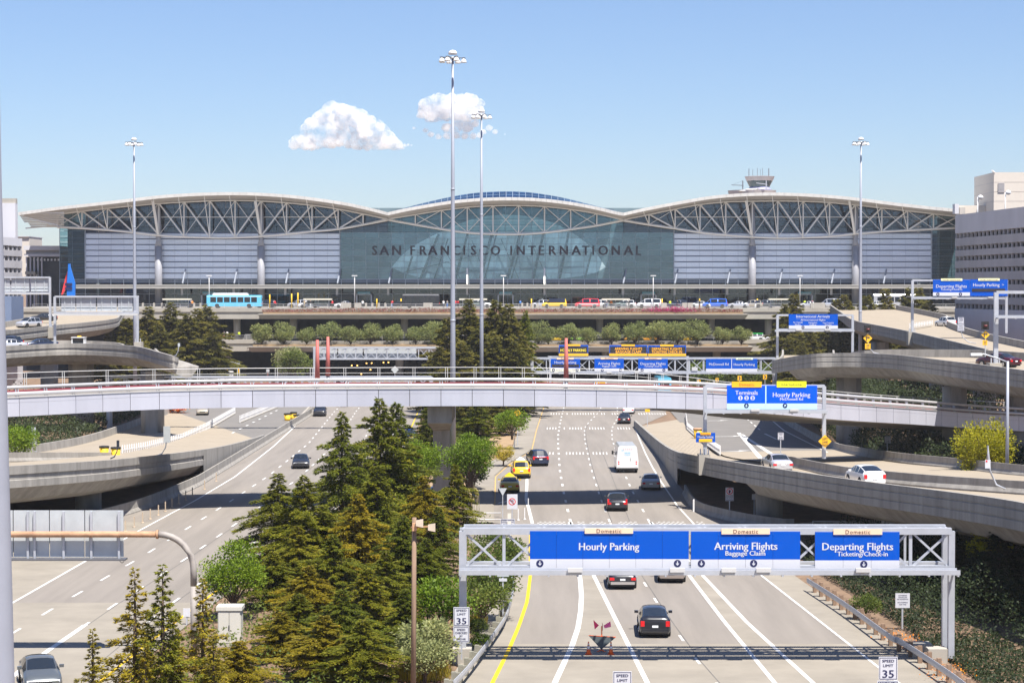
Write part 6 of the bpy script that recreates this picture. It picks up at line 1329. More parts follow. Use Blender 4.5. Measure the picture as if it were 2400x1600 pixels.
    for k, mb in parts.items(): m[k] = me(mb, 'side_window' if 'side' in k else k)
    PROTO[kind] = m; return m
def put(name, data, parent, mt, loc=(0, 0, 0), sc_=None):
    o = link(name, data, parent, loc)
    if len(data.materials) == 0: data.materials.append(None)
    o.material_slots[0].link = 'OBJECT'; o.material_slots[0].material = mt
    if sc_: o.scale = sc_
    return o
PAINT = {}
def paint(name, col, metal_=.0, rough=.28):
    return mat('paint_' + name, col, rough, metal_, var=.03, spec=.5, coat=.8)
def car(kind, label, pos, rz, pt, cat='car', far=False, group=None, name=None, scale=1.0, low=None):
    m = car_meshes(kind); t = thing(name or {'sedan': 'sedan_car', 'hatch': 'hatchback_car', 'suv': 'sport_utility_car', 'van': 'passenger_van'}[kind], label, cat, pos, rz, group)
    if scale != 1: t.scale = (scale,) * 3
    b = put('body', m['body'], t, pt)
    for k in ('windshield', 'rear_window', 'side_window', 'side_window2'): put('side_window' if 'side' in k else k, m[k], t, car_glass)
    put('underbody', m['under'], t, black); [put('wheel_arch', m['arch'], t, black, (0, y, 0)) for y in (-m['L'] * .29, m['L'] * .30)]
    for sx in (-1, 1):
        for y in (-m['L'] * .29, m['L'] * .30):
            w = put('wheel', m['wheel'], t, black, (sx * (m['W2'] - .085), y, m['R']))
            if not far: put('rim', m['rim'], w, chrome, (0, 0, 0), (sx, 1, 1))
        put('tail_light', m['tail'], t, tail_red, (0, 0, 0), (sx, 1, 1)); put('headlight', m['head'], t, lamp_clear, (0, 0, 0), (sx, 1, 1))
        if not far: put('mirror', m['mirror'], t, pt, (0, 0, 0), (sx, 1, 1))
    put('bumper', m['bumper'], t, low or pt)
    if not far: put('number_plate', m['plate'], t, plate_m); put('grille', m['grille'], t, black)
    return t
p_black = paint('black', (.012, .013, .018)); p_navy = paint('navy', (.012, .02, .05), .2); p_silver = paint('silver', (.50, .50, .52), .5); p_white = paint('white', (.60, .60, .60)); p_yellow = paint('taxi_yellow', (.80, .44, .01)); p_maroon = paint('maroon', (.05, .008, .014), .2)
p_grey = paint('grey', (.085, .095, .105), .3); p_gold = paint('champagne', (.42, .37, .29), .5); p_tan = paint('taupe', (.30, .25, .22), .5); p_dsilver = paint('dark_silver', (.27, .27, .28), .5); p_blue = paint('van_blue', (.01, .10, .55)); p_red = paint('van_red', (.62, .02, .03)); p_teal = paint('bus_blue', (.10, .42, .62)); p_orange = paint('taxi_orange', (.85, .30, .01)); p_green = paint('lime', (.30, .62, .03)); p_olive = paint('taxi_olive', (.45, .32, .03))
PI = math.pi
def on(x, y, h=0): return G(x, y, h)
# inbound lanes, seen from behind
c = G(*E8(1590, 775)); pr = car('hatch', 'black hatchback nearest the bottom edge, lone in the inbound lane below the gantry', (c.x, c.y + 2.1, .02), -.03, p_black)
MB().bb(c.x - .62, c.x + .62, c.y - .1, c.y - .06, .98, 1.06).build('rear_spoiler', p_black, pr); MB().lathe((0, 0, 0), [(.01, 0)], 3)
c = G(*E8(1225, 245)); car('sedan', 'black limousine with red tail lamps partly behind the gantry beam', (c.x, c.y + 2.4, .02), -.01, p_black, low=chrome)
c = G(*E8(1785, 172)); car('sedan', 'taupe sedan mostly hidden by the gantry beam next to the black limousine', (c.x, c.y + 2.3, .02), -.06, p_tan)
c = G(*C5(1908, 878)); cad = car('sedan', 'black sedan at the edge of the bridge shadow on the inbound lanes', (c.x, c.y + 2.4, .02), -.03, p_black)
for s in (-1, 1): MB().box((cad.location.x + s * .80, cad.location.y - 2.39, .88), (.15, .06, .5)).build('tail_light', tail_red, cad)
c = G(*C5(2142, 733)); car('sedan', 'old silver sedan with wide red tail lamps near the inbound edge line', (c.x, c.y + 2.3, .02), -.05, p_dsilver)
c = G(*C5(1345, 567)); mk_ = car('suv', 'dark crossover with a full-width red lamp bar beside the yellow taxis', (c.x + .1, c.y + 2.3, .02), .16, p_navy)
MB().box((0, -2.40, 1.02), (1.5, .06, .1)).build('lamp_bar', tail_red, mk_, world=False)
c = G(*C5(1957, 275)); car('sedan', 'black sedan following the white one far up the inbound lanes', (c.x, c.y + 2.3, .02), -.08, p_black)
c = G(*C5(1987, 207)); car('sedan', 'white sedan just emerging below the bridge on the inbound lanes', (c.x, c.y + 2.3, .02), -.1, p_white)
def taxi_top(t, z, col=white_p): MB().add([(-.5, -.22, z), (.5, -.22, z), (.5, .22, z), (-.5, .22, z), (-.06, -.1, z + .34), (.06, -.1, z + .34), (.06, .1, z + .34), (-.06, .1, z + .34)], [(3, 2, 1, 0), (4, 5, 6, 7), (0, 1, 5, 4), (1, 2, 6, 5), (2, 3, 7, 6), (3, 0, 4, 7)]).build('roof_sign', col, t, world=False)
c = G(*C5(1236, 652)); t = car('suv', 'bright yellow taxi SUV with a white peaked roof sign', (c.x, c.y + 2.3, .02), .04, p_yellow, 'taxi', name='taxi_car', low=black); taxi_top(t, 1.76)
c = G(*C5(1159, 752)); t = car('sedan', 'darker yellow taxi sedan waiting in the shaded taxi bay', (c.x, c.y + 2.3, .02), .02, p_olive, 'taxi', name='taxi_car'); taxi_top(t, 1.46, p_yellow)
t = car('sedan', 'yellow taxi with white roof mostly hidden behind the redwoods by the bridge column', (-6.4, 189, .02), -1.35, p_yellow, 'taxi', name='taxi_car'); MB().bb(-.55, .55, -.9, .35, 1.46, 1.53).build('roof_panel', white_p, t, world=False)
# outbound lanes, facing the viewer
c = G(*E6(320, 990)); car('sedan', 'grey-blue sedan cut off at the bottom corner in the outbound lanes', (-23.3, 100.6, .02), PI + .30, p_grey, low=p_grey)
c = G(*C4(2058, 585)); car('sedan', 'black sedan alone in the middle of the outbound lanes', (c.x, c.y + 2.4, .02), PI + .10, p_black)
c = G(*C4(2195, 224)); car('suv', 'black SUV on the outbound lanes right below the bridge', (c.x, c.y + 2.4, .02), PI + .06, p_black)
c = G(*C4(2335, 172)); car('sedan', 'dark car nearly hidden by the bridge on the outbound lanes', (c.x, c.y + 9, .02), PI + .05, p_black)
c = G(*C5(463, 402)); po = car('sedan', 'blue and yellow marked sedan behind the redwood tips on the outbound lanes', (c.x, c.y + 2.4, .02), PI - .06, p_navy)
for y0, z0, mm in ((2.36, .66, p_yellow), (2.39, .5, white_p)): MB().bb(-.7, .7, y0, y0 + .06, z0, z0 + .12).build('bumper_stripe', mm, po, world=False)
MB().bb(-.5, .5, -.1, .2, 1.48, 1.58).build('light_bar', p_blue, po, world=False)
c = G(*C4(1382, 215), .03); car('sedan', 'champagne sedan on the outbound slip road below the bridge', (c.x, c.y + 2.4, .06), PI + .12, p_gold)
# slip roads
def on_deck(px, py, zf, z0=1.0):
    h = z0
    for _ in range(8): h = zf(G(px, py, h).y)
    return G(px, py, h)
car('sedan', 'silver sedan with red tail lamps on the climbing slip road', (22.6, 174.5, deck_z(174.5) + .03), .10, p_silver)
t = car('hatch', 'white hatchback on the climbing slip road next to the divider barrier', (26.0, 150.5, deck_z(150.5) + .03), .16, p_white); MB().bb(-.6, .6, -2.1, -2.05, 1.0, 1.08).build('dark_panel', black, t, world=False)
c = G(*D6(2085, 1135), 11.5); car('sedan', 'maroon sedan on the lower curved slip road behind the sign frame post', (c.x + .2, c.y + 1.5, 11.52), .62, p_maroon)
c = P(*D1(455, 985), 286); car('sedan', 'dark blue sedan on the high slip road behind the parapet by the tow cart', (c.x, 286.5, 11.3), 2.1, p_navy)
c = P(*D1(105, 1010), 283); car('sedan', 'silver sedan at the outer end of the high slip road by the pole', (c.x, 283, 11.3), 2.0, p_silver)
c = P(*D1(60, 960), 289); car('suv', 'dark SUV half hidden behind the pole on the high slip road', (c.x, 289.5, 11.3), 1.2, p_navy, far=True)
tr = thing('service_cart', 'small white service cart with a dark window on the high slip road', 'utility cart', (P(*D1(915, 990), 287).x, 287, 11.3))
x = tr.location.x; MB().bb(x - .95, x + 1.2, 286, 288, 11.6, 12.1).bb(x - .95, x - .82, 286.1, 287.4, 12.1, 12.85).bb(x + .72, x + .85, 286.1, 287.4, 12.1, 12.85).bb(x - 1.0, x + .9, 286, 287.6, 12.85, 12.97).build('body', p_white, tr); MB().bb(x - .82, x + .72, 286.2, 286.3, 12.1, 12.85).build('windshield', car_glass, tr); MB().bb(x - .25, x + .25, 286.6, 287.0, 12.97, 13.12).build('beacon', amber, tr); MB().bb(x - .85, x + .95, 286.1, 287.9, 11.25, 11.6).build('wheel', black, tr)
c = P(*D1(330, 690), 345); t = car('suv', 'silver van-like car under a white rack on the upper slip road by the garage', (c.x, 345, 13.2), PI - .5, p_silver, far=True)
c = P(*D1(505, 625), 372); car('sedan', 'dark sedan behind a low wall on the upper slip road by the office block', (c.x, 372, 13.9), PI / 2 + .2, p_black, far=True)
# white pickup beside the garage
c = P(*D6(1500, 600), 345); car('suv', 'white utility truck parked at the garage wall beside the upper slip road', (c.x, 346, 13.3), .25, p_white, 'truck', name='utility_truck')

# ------------------------------------------------------------------ buses
def bus(label, pos, rz, L, W, Hh, mbody, nwin, mroof=None, z0=.35, name='bus', cat='bus', pod=None, wz=(1.25, 2.35)):
    t = thing(name, label, cat, pos, rz)
    b = MB(); w = W / 2; prof = [(-w, z0), (w, z0), (w, Hh * .93), (w * .9, Hh), (-w * .9, Hh), (-w, Hh * .93)]
    b.prism(prof, -L / 2, L / 2); b.build('body', mbody, t, world=False)
    if mroof: MB().bb(-w * .88, w * .88, -L / 2 + .2, L / 2 - .2, Hh + .003, Hh + .06).build('roof_panel', mroof, t, world=False)
    pit = (L - 1.6) / nwin
    for s in (-1, 1):
        for i in range(nwin):
            y0 = -L / 2 + .9 + pit * i; MB().bb(s * w, s * (w + .02), y0 + .12, y0 + pit - .12, *wz).build('side_window', car_glass, t, world=False)
    MB().bb(-w * .86, w * .86, L / 2, L / 2 + .02, wz[0] - .1, wz[1] + .15).build('windshield', car_glass, t, world=False); MB().bb(-w * .7, w * .7, -L / 2 - .02, -L / 2, wz[0] + .2, wz[1]).build('rear_window', car_glass, t, world=False)
    for s in (-1, 1):
        for y in (-L * .27, L * .31): MB().tube([(s * (w - .28), y, .48), (s * (w + .015), y, .48)], .48, 14).build('wheel', black, t, world=False)
        MB().bb(s * w * .9 - .12, s * w * .9 + .12, -L / 2 - .03, -L / 2, .8, 1.2).build('tail_light', tail_red, t, world=False)
    if pod: MB().add([(-w * .7, pod[0] - .3, Hh), (w * .7, pod[0] - .3, Hh), (w * .7, pod[1] + .3, Hh), (-w * .7, pod[1] + .3, Hh), (-w * .6, pod[0], Hh + .55), (w * .6, pod[0], Hh + .55), (w * .6, pod[1], Hh + .55), (-w * .6, pod[1], Hh + .55)], [(3, 2, 1, 0), (4, 5, 6, 7), (0, 1, 5, 4), (1, 2, 6, 5), (2, 3, 7, 6), (3, 0, 4, 7)]).build('roof_pod', p_white, t, world=False)
    return t
DZ = 15.6
c = P(549, 716, 451.5); t = bus('long light blue transit bus with a white roof pod on the upper deck', (c.x, 452.5, DZ), PI / 2, 12.1, 2.5, 2.75, p_teal, 7, p_teal, pod=(-2.8, 4.6))
MB().bb(-1.27, 1.27, -5.8, 6.02, 2.42, 2.5).build('roof_stripe', white_p, t, world=False)
c = P(980, 716, 453); t = bus('black limousine coach with mirrored windows on the upper deck', (c.x + .6, 453.5, DZ), PI / 2, 8.2, 2.5, 2.9, p_black, 5, mat('limo_roof', (.5, .5, .5), .5, var=.05), wz=(1.1, 2.5))
x = 4.1; MB().add([(-.95, x, .4), (.95, x, .4), (.95, x + 2.2, .45), (-.95, x + 2.2, .45), (-1.0, x, 1.5), (1.0, x, 1.5), (.9, x + 2.2, 1.1), (-.9, x + 2.2, 1.1)], [(3, 2, 1, 0), (4, 5, 6, 7), (0, 1, 5, 4), (1, 2, 6, 5), (2, 3, 7, 6), (3, 0, 4, 7)]).build('bonnet', p_black, t, world=False)
c = P(2095, 716, 462); bus('silver coach with a white roof behind the small conifers at the deck end', (c.x, 462, DZ), PI / 2, 9.5, 2.5, 3.0, p_silver, 6, white_p)
# minibus on the inbound lanes
c = G(*C5(1972, 612)); mb_ = thing('minibus', 'white airport minibus with a tall plain back on the inbound lanes', 'minibus', (c.x, c.y + 3.6, .02), 0)
x, y, w = c.x, c.y, 1.17
MB().prism([(x - 1.15, .45), (x + 1.15, .45), (x + 1.17, 1.3), (x + 1.0, 2.75), (x + .86, 2.92), (x - .86, 2.92), (x - 1.0, 2.75), (x - 1.17, 1.3)], y, y + 6.2).build('body', p_white, mb_)
MB().bb(x - .48, x + .48, y - .012, y, .55, 2.35).build('rear_door', white_p, mb_); MB().bb(x + .28, x + .32, y - .03, y - .012, 1.3, 1.6).build('handle', black, mb_)
lt = mat('pale_blue_ink', (.18, .48, .72), .6, var=0); MB().text('AIRLINE', x - .02, 2.16, y - .018, .16, .66, bold=.03).text('COACH', x - .02, 1.94, y - .018, .16, .6, bold=.03).text('857', x - .5, 2.42, y - .018, .12, .26).build('lettering', lt, mb_)
for s in (-1, 1):
    for z in (.98, 1.2): MB().tube([(x + s * .94, y - .02, z), (x + s * .94, y, z)], .075, 12).build('tail_light', tail_red, mb_)
    MB().bb(x + s * .94 - .08, x + s * .94 + .08, y - .02, y, .68, .8).build('reversing_light', lamp_clear, mb_); MB().bb(x + s * 1.32 - .1, x + s * 1.32 + .1, y + 5.6, y + 5.75, 1.55, 1.95).build('mirror', black, mb_); MB().bar((x + s * 1.1, y + 5.7, 1.8), (x + s * 1.32, y + 5.7, 1.8), .05).build('mirror_arm', black, mb_)
    for yy in (1.2, 5.0): MB().tube([(x + s * .85, y + yy, .38), (x + s * 1.12, y + yy, .38)], .38, 14).build('wheel', black, mb_)
MB().bb(x - 1.12, x + 1.12, y - .1, y + .05, .35, .55).build('bumper', black, mb_)
for i in range(-2, 3): MB().bb(x + i * .22 - .035, x + i * .22 + .035, y - .015, y, 2.5, 2.56).build('marker_lamp', tail_red, mb_)
# vehicles just past the bridge
c = P(*D2(2110, 1370), 395); t = bus('small white bus nose below the bare truss gantry', (c.x, 398, .02), PI, 6.5, 2.2, 2.7, p_white, 4, wz=(1.35, 2.2))
c = P(*D4(1100, 1330), 385); t = bus('white work truck with an orange hatched tail board past the bridge', (c.x, 389, .02), 0, 6.5, 2.4, 2.6, p_white, 2, name='work_truck', cat='truck')
m = MB(); 
m.bb(-.95, .95, -3.36, -3.28, .9, 2.3, 0)
for k in range(3):
    for s in (-1, 1): m.add([(0, -3.37, 1.25 + .3 * k), (0, -3.37, 1.4 + .3 * k), (s * .6, -3.37, 1.0 + .3 * k), (s * .6, -3.37, .85 + .3 * k)], [(0, 1, 2, 3)], 1)
m.build('tail_board', [orange_b := mat('hatch_amber', (.8, .35, .02), .6, var=0), black], t, world=False)
c = P(*D4(1988, 1330), 385); bus('light blue bus seen from behind below the far blue boards', (c.x, 391, .02), 0, 11, 2.5, 3.0, p_teal, 7)

# ------------------------------------------------------------------ traffic at the terminal kerbs
def kerb(kind, px, pt, lab, Z=456, z=DZ, face=1, low=None, cat='car', dy=0):
    c = P(px, 716, Z); return car(kind, lab, (c.x, Z, z), PI / 2 * face, pt, cat, far=True, group='vehicles at the terminal kerb', low=low)
kerb('suv', 623, p_black, 'black SUV right behind the light blue bus', 459, face=1)
kerb('suv', 699, p_silver, 'silver SUV by the second bus shelter', 460); kerb('sedan', 724, p_white, 'white sedan directly in front of the second bus shelter', 457)
kerb('sedan', 809, p_white, 'white sedan beside the second kerb lamp post', 455)
kerb('suv', 1127, p_white, 'white SUV behind the redwood tips at the third bus shelter', 458, face=-1)
kerb('suv', 1267, p_silver, 'silver SUV behind the yellow van', 460)
t = kerb('van', 1299, p_yellow, 'yellow passenger van with a dark blue top', 453.5, cat='van'); MB().bb(-1.0, 1.0, -2.4, 1.1, 1.22, 2.09).build('blue_top', p_navy, t, world=False)
t = kerb('van', 1376, p_red, 'red passenger van with a white side stripe', 453.5, cat='van'); MB().bb(-1.012, 1.012, -2.5, 1.8, .7, .95).build('side_stripe', white_p, t, world=False)
kerb('suv', 1402, p_white, 'white SUV just behind the red van', 459); kerb('suv', 1465, p_white, 'white SUV in front of the fourth bus shelter', 458)
kerb('van', 1521, p_white, 'white passenger van below the fourth entrance sign', 453.5, cat='van'); kerb('suv', 1588, p_navy, 'dark SUV with a silver roof rack between the white van and blue van', 460)
kerb('sedan', 1640, p_white, 'white sedan at the nose of the blue van', 459); t = kerb('van', 1675, p_blue, 'bright blue passenger van at the planter end', 453.5, cat='van'); MB().add([(-1.02, 1.9, .4), (-1.02, .9, .4), (-1.02, 1.2, 1.05)], [(0, 1, 2)]).build('white_flash', white_p, t, world=False)
kerb('sedan', 1730, p_silver, 'silver sedan between the blue van and the champagne SUV', 456); kerb('suv', 1762, p_gold, 'champagne SUV with people beside it at the kerb', 457); kerb('suv', 1791, p_grey, 'grey SUV beside the fifth bus shelter', 459)
kerb('sedan', 1896, p_silver, 'silver sedan beside the fifth kerb lamp post', 456); kerb('van', 1947, p_silver, 'silver minivan near the mast at the deck end', 455, cat='van')
kerb('suv', 430, p_navy, 'dark blue car inside the first bus shelter view', 459); kerb('sedan', 2057, p_white, 'white car behind the small conifers at the deck end', 457)
AZ = 8.4
for kind, px, pt, lab in (('sedan', 1304, p_yellow, 'yellow taxi peeking between the olive trees by the single dark conifer'), ('suv', 1362, p_green, 'lime green car between the olive trees above the amber displays'), ('sedan', 1489, p_orange, 'orange taxi behind the olive tree above the ARRIVING display'), ('sedan', 1515, p_orange, 'second orange taxi nosing out between olive trees above the DEPARTING display'), ('sedan', 1612, p_yellow, 'yellow taxi hidden among the olive trees toward the planter end'), ('sedan', 1812, p_white, 'white car at the end of the middle deck beside the last column')):
    c = P(px, 790, 448); car(kind, lab, (c.x, 448 if px < 1700 else 447, AZ), PI / 2, pt, 'taxi' if 'taxi' in lab else 'car', far=True, group='vehicles on the arrivals deck')
t = car('suv', 'white SUV with a green top on the middle deck past the last olive tree', (P(1767, 790, 447).x, 447, AZ), PI / 2, p_white, far=True, group='vehicles on the arrivals deck'); MB().bb(-.72, .72, -1.9, .3, 1.6, 1.79).build('green_top', paint('top_green', (.03, .45, .06)), t, world=False)
# ------------------------------------------------------------------ trees and plants
lm_dark = leaf_mat('redwood_green', (.060, .080, .009), (.125, .140, .012), (.21, .185, .016))
lm_olive = leaf_mat('redwood_olive', (.080, .095, .009), (.160, .160, .012), (.25, .205, .016))
lm_rust = leaf_mat('redwood_rust', (.115, .10, .009), (.215, .175, .012), (.31, .225, .016))
lm_far = leaf_mat('far_conifer', (.070, .074, .017), (.145, .132, .024), (.21, .165, .032))
lm_olivetree = leaf_mat('olive_leaf', (.10, .125, .042), (.20, .22, .072), (.28, .27, .10))
lm_bright = leaf_mat('bright_leaf', (.055, .095, .006), (.12, .18, .010), (.19, .24, .018))
lm_lime = leaf_mat('yellow_green_leaf', (.13, .14, .006), (.24, .23, .008), (.32, .28, .014))
lm_shrub = leaf_mat('shrub_leaf', (.045, .070, .012), (.095, .125, .020), (.15, .17, .03))
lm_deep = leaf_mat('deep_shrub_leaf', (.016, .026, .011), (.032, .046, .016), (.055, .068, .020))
lm_bougain = leaf_mat('bougainvillea', (.07, .065, .025), (.16, .08, .05), (.24, .045, .07))
lm_pinkb = leaf_mat('bougainvillea_pink', (.22, .03, .08), (.38, .03, .14), (.45, .07, .2))
lm_orange = leaf_mat('orange_flower', (.5, .15, .01), (.8, .28, .02), (.85, .4, .03))
lm_grass = leaf_mat('dry_grass', (.20, .17, .02), (.36, .28, .03), (.44, .36, .06))
lm_silver = leaf_mat('grey_shrub', (.12, .14, .06), (.24, .25, .10), (.33, .32, .14))
def leafquad(v, f, p, d, up, ln, wd):
    s = d.cross(up); 
    if s.length < 1e-4: s = Vector((1, 0, 0))
    s.normalize(); o = len(v)
    a = p; b = p + d * ln
    v += [tuple(a), tuple(a + d * ln * .45 + s * wd), tuple(b), tuple(a + d * ln * .45 - s * wd)]
    f.append((o, o + 1, o + 2, o + 3))
def conifer_mesh(seed, h, r, nb, dens, ls, lead=.12, droop=.25, base=.06, lean=0):
    rnd = random.Random(seed); v = []; f = []; tv = MB()
    tv.tube([(0, 0, -.4), (0, 0, h * .5), (0, 0, h * .98)], [h * .018 + .04, h * .011 + .02, .012], 7)
    whorl = [(.45 + .9 * rnd.random()) for _ in range(40)]
    for i in range(nb):
        t = base + (1 - base) * (i / nb) ** .92
        if t > .995: continue
        z = h * t; prof = min(1.0, (1 - t) / .6) ** 1.05 if t < 1 - lead else ((1 - t) / lead) * (lead / .6) ** 1.05 * .85
        L = r * prof * whorl[int(t * 39)] * rnd.uniform(.65, 1.2) + .05 * r
        if t < .15: L *= .8
        az = i * 2.399 + rnd.uniform(-.4, .4); dx, dy = math.cos(az), math.sin(az)
        rise = rnd.uniform(-.05, .28) + .35 * max(0, t - .7)
        n = max(3, int(L * dens * rnd.uniform(.7, 1.15)))
        if L > .6: tv.tube([(0, 0, z), (dx * L * .85, dy * L * .85, z + L * rise * .6 - droop * L * .55)], [.018 + .004 * L, .006], 4, cap=False)
        for k in range(n):
            u = rnd.random() ** .6; s = (rnd.random() + rnd.random() - 1) * L * .30 * (1.15 - .75 * u)
            zz = z + L * u * rise - droop * L * u * u + rnd.uniform(-.10, .14) * min(1, L) - abs(s) * .25
            p = Vector((dx * L * u - dy * s, dy * L * u + dx * s, zz))
            d = Vector((dx + rnd.uniform(-.8, .8), dy + rnd.uniform(-.8, .8), rnd.uniform(-.55, .35))).normalized()
            leafquad(v, f, p, d, Vector((rnd.uniform(-.7, .7), rnd.uniform(-.7, .7), 1)).normalized(), ls * rnd.uniform(.7, 1.5), ls * rnd.uniform(.16, .30))
    me = bpy.data.meshes.new('crown'); me.from_pydata(v, [], f); me.update()
    o = tv.build('trunk', bark, None, fix=False); tm = o.data; bpy.data.objects.remove(o)
    return tm, me
def lobed_mesh(seed, rx, rz, n, ls, lobes=9, trunk=1.0, hollow=.55):
    rnd = random.Random(seed); v = []; f = []; tv = MB(); cz = trunk + rz
    tv.tube([(0, 0, -.3), (0, 0, trunk * .8 + .1), (.05 * rx, 0, cz)], [.05 * rx + .03, .045 * rx + .02, .02], 7)
    L = []
    for i in range(lobes):
        az = i * 2.399; q = rnd.uniform(-.75, .9); rr = math.sqrt(max(0, 1 - q * q)) * rnd.uniform(.5, .75)
        c = Vector((math.cos(az) * rr * rx, math.sin(az) * rr * rx, cz + q * rz * .66)); L.append((c, rnd.uniform(.30, .52)))
        tv.tube([(0, 0, trunk * .7), tuple(c)], [.03 * rx, .01], 5, cap=False)
    for c, s in L:
        for k in range(n // lobes):
            d = Vector((rnd.gauss(0, 1), rnd.gauss(0, 1), rnd.gauss(0, 1))).normalized(); q = s * (hollow + (1.08 - hollow) * rnd.random())
            p = c + Vector((d.x * rx * q, d.y * rx * q, d.z * rz * q))
            dd = (d + Vector((rnd.uniform(-.9, .9), rnd.uniform(-.9, .9), rnd.uniform(-.5, .9)))).normalized()
            leafquad(v, f, p, dd, Vector((rnd.uniform(-1, 1), rnd.uniform(-1, 1), 1)).normalized(), ls * rnd.uniform(.7, 1.4), ls * rnd.uniform(.25, .42))
    me = bpy.data.meshes.new('crown'); me.from_pydata(v, [], f); me.update()
    o = tv.build('trunk', bark, None, fix=False); tm = o.data; bpy.data.objects.remove(o)
    return tm, me
def plant(name, label, meshes, loc, sc_, lm, cat='tree', group=None, rz=None, rnd=random.Random(5), squash=1.0):
    t = thing(name, label, cat, loc, rnd.uniform(0, 6.28) if rz is None else rz, group); t.scale = (sc_ * squash, sc_ * squash, sc_)
    put('trunk' if cat == 'tree' else 'stem', meshes[0], t, bark); put('crown' if cat == 'tree' else 'foliage', meshes[1], t, lm)
    return t
RW = [conifer_mesh(10 + i, 10, 2.9, 180, 120, .21, lead=.14 + .03 * i, droop=.18 + .06 * i) for i in range(4)]
RS = [conifer_mesh(30 + i, 8, 1.4, 110, 130, .16, lead=.22, droop=.10) for i in range(3)]          # young, open
RF = [conifer_mesh(50 + i, 16, 4.0, 150, 62, .45, lead=.10, droop=.22) for i in range(4)]
OL = [lobed_mesh(70 + i, 2.15, 1.75, 4200, .22, 14, .5, .35) for i in range(4)]
BR = [lobed_mesh(80 + i, 2.2, 2.0, 8000, .16, 18, .35, .3) for i in range(2)]
SH = [lobed_mesh(90 + i, 1.2, .9, 3200, .12, 12, .05, .35) for i in range(4)]
def tip(px, py, Z): return P(px, py, Z)
big = [ # tip photo px, distance, kind, leaf, width, label
 (890, 931, 166, 0, lm_dark, 1.0, 'tallest redwood in the median, its thin tip crossing the bridge panels'),
 (929, 942, 168, 1, lm_dark, .95, 'tall redwood with a bare thin tip just beside the tallest one'),
 (801, 962, 156, 2, lm_dark, .85, 'slender dark redwood with a spiky tip in front of the outbound lanes'),
 (651, 1107, 141, 3, lm_olive, 1.25, 'broad redwood with twiggy top where the bridge shadow meets the median'),
 (713, 1112, 138, 0, lm_olive, 1.2, 'redwood with pale dead twigs at its top over the outbound shadow'),
 (882, 1090, 147, 1, lm_olive, 1.25, 'mid-height redwood in the thick of the grove below the two tall tips'),
 (838, 1155, 136, 2, lm_rust, 1.25, 'brownish redwood in the middle of the grove'),
 (993, 1114, 151, 3, lm_rust, 1.15, 'rust-tipped redwood just before the concrete bridge column'),
 (1068, 1087, 163, 0, lm_olive, .95, 'dark redwood hiding the foot of the bridge column, toward the taxi bay'),
 (1027, 1186, 138, 1, lm_dark, 1.15, 'dark redwood behind the floodlights of the wooden pole'),
 (944, 1205, 128, 2, lm_dark, 1.35, 'dense dark redwood directly behind the wooden floodlight pole'),
 (723, 1324, 118, 3, lm_rust, 1.5, 'golden brown redwood low in the front of the grove'),
 (780, 1250, 124, 0, lm_dark, 1.45, 'deep green redwood in the lower middle of the grove'),
 (860, 1330, 112, 1, lm_olive, 1.45, 'olive redwood in the lower grove toward the wooden pole'),
 (660, 1432, 108, 2, lm_rust, 1.5, 'low rusty redwood near the cabinet, front row of the grove'),
 (640, 1290, 126, 2, lm_dark, 1.35, 'dark redwood on the outbound edge of the grove, near the lime green tree'),
 (760, 1440, 102, 0, lm_rust, 1.5, 'rust-brown redwood touching the bottom edge of the picture'),
 (850, 1450, 100, 3, lm_olive, 1.4, 'olive green redwood touching the bottom edge beside the wooden pole'),
 (950, 1380, 110, 1, lm_dark, 1.15, 'small dark redwood just past the base of the wooden pole'),
 (905, 1180, 140, 2, lm_dark, 1.2, 'deep green redwood between the mid-height redwood and the wooden pole'),
 (760, 1180, 139, 1, lm_dark, 1.2, 'dark redwood filling the grove behind the brownish middle tree'),
 (700, 1230, 132, 0, lm_olive, 1.3, 'olive redwood on the outbound flank of the grove'),
 (1000, 1260, 128, 3, lm_dark, 1.1, 'dark redwood just past the floodlights toward the big truss'),
 (905, 1290, 119, 0, lm_olive, 1.3, 'olive redwood close behind the lower part of the wooden pole'),
 (700, 1390, 112, 1, lm_olive, 1.4, 'olive redwood in the front row between the rusty ones'),
 (800, 1380, 108, 3, lm_dark, 1.4, 'dark redwood in the front row of the grove'),
 (560, 1500, 98, 1, lm_rust, 1.35, 'low rusty redwood in front of the cabinet foot'),
]
for px, py, Z, k, lm, w, lab in big:
    p = tip(px, py, Z); plant('redwood_tree', lab, RW[k], (p.x, Z, 0), max(p.z, 2.2) / 10, lm, group='redwoods in the median grove', squash=max(.8, min(2.4, 1.18 * w * (1 if p.z > 5.5 else 5.5 / max(p.z, 2.2) * .82))))
for px, py, Z, k, lm, lab in ((316, 1328, 86, 0, lm_rust, 'young open redwood with a bare brown tip near the bottom edge, beside its sparse twin'), (381, 1318, 85, 1, lm_olive, 'young open redwood with sparse green tufts in front of the pipe arm'), (217, 1470, 84, 2, lm_rust, 'smallest young redwood, standing by itself next to the grey-blue sedan'), (475, 1352, 89, 2, lm_rust, 'young redwood in front of the bent pipe post'), (405, 1440, 86, 0, lm_rust, 'young golden redwood below the bent pipe post'), (500, 1480, 84, 1, lm_rust, 'young golden redwood at the bottom edge near the cabinet'), (340, 1490, 80, 2, lm_rust, 'low bushy young redwood at the bottom edge under the sparse pair')):
    p = tip(px, py, Z); plant('young_redwood', lab, RS[k], (p.x, Z, 0), p.z / 8, lm, group='young redwoods at the bottom edge', squash=1.0)
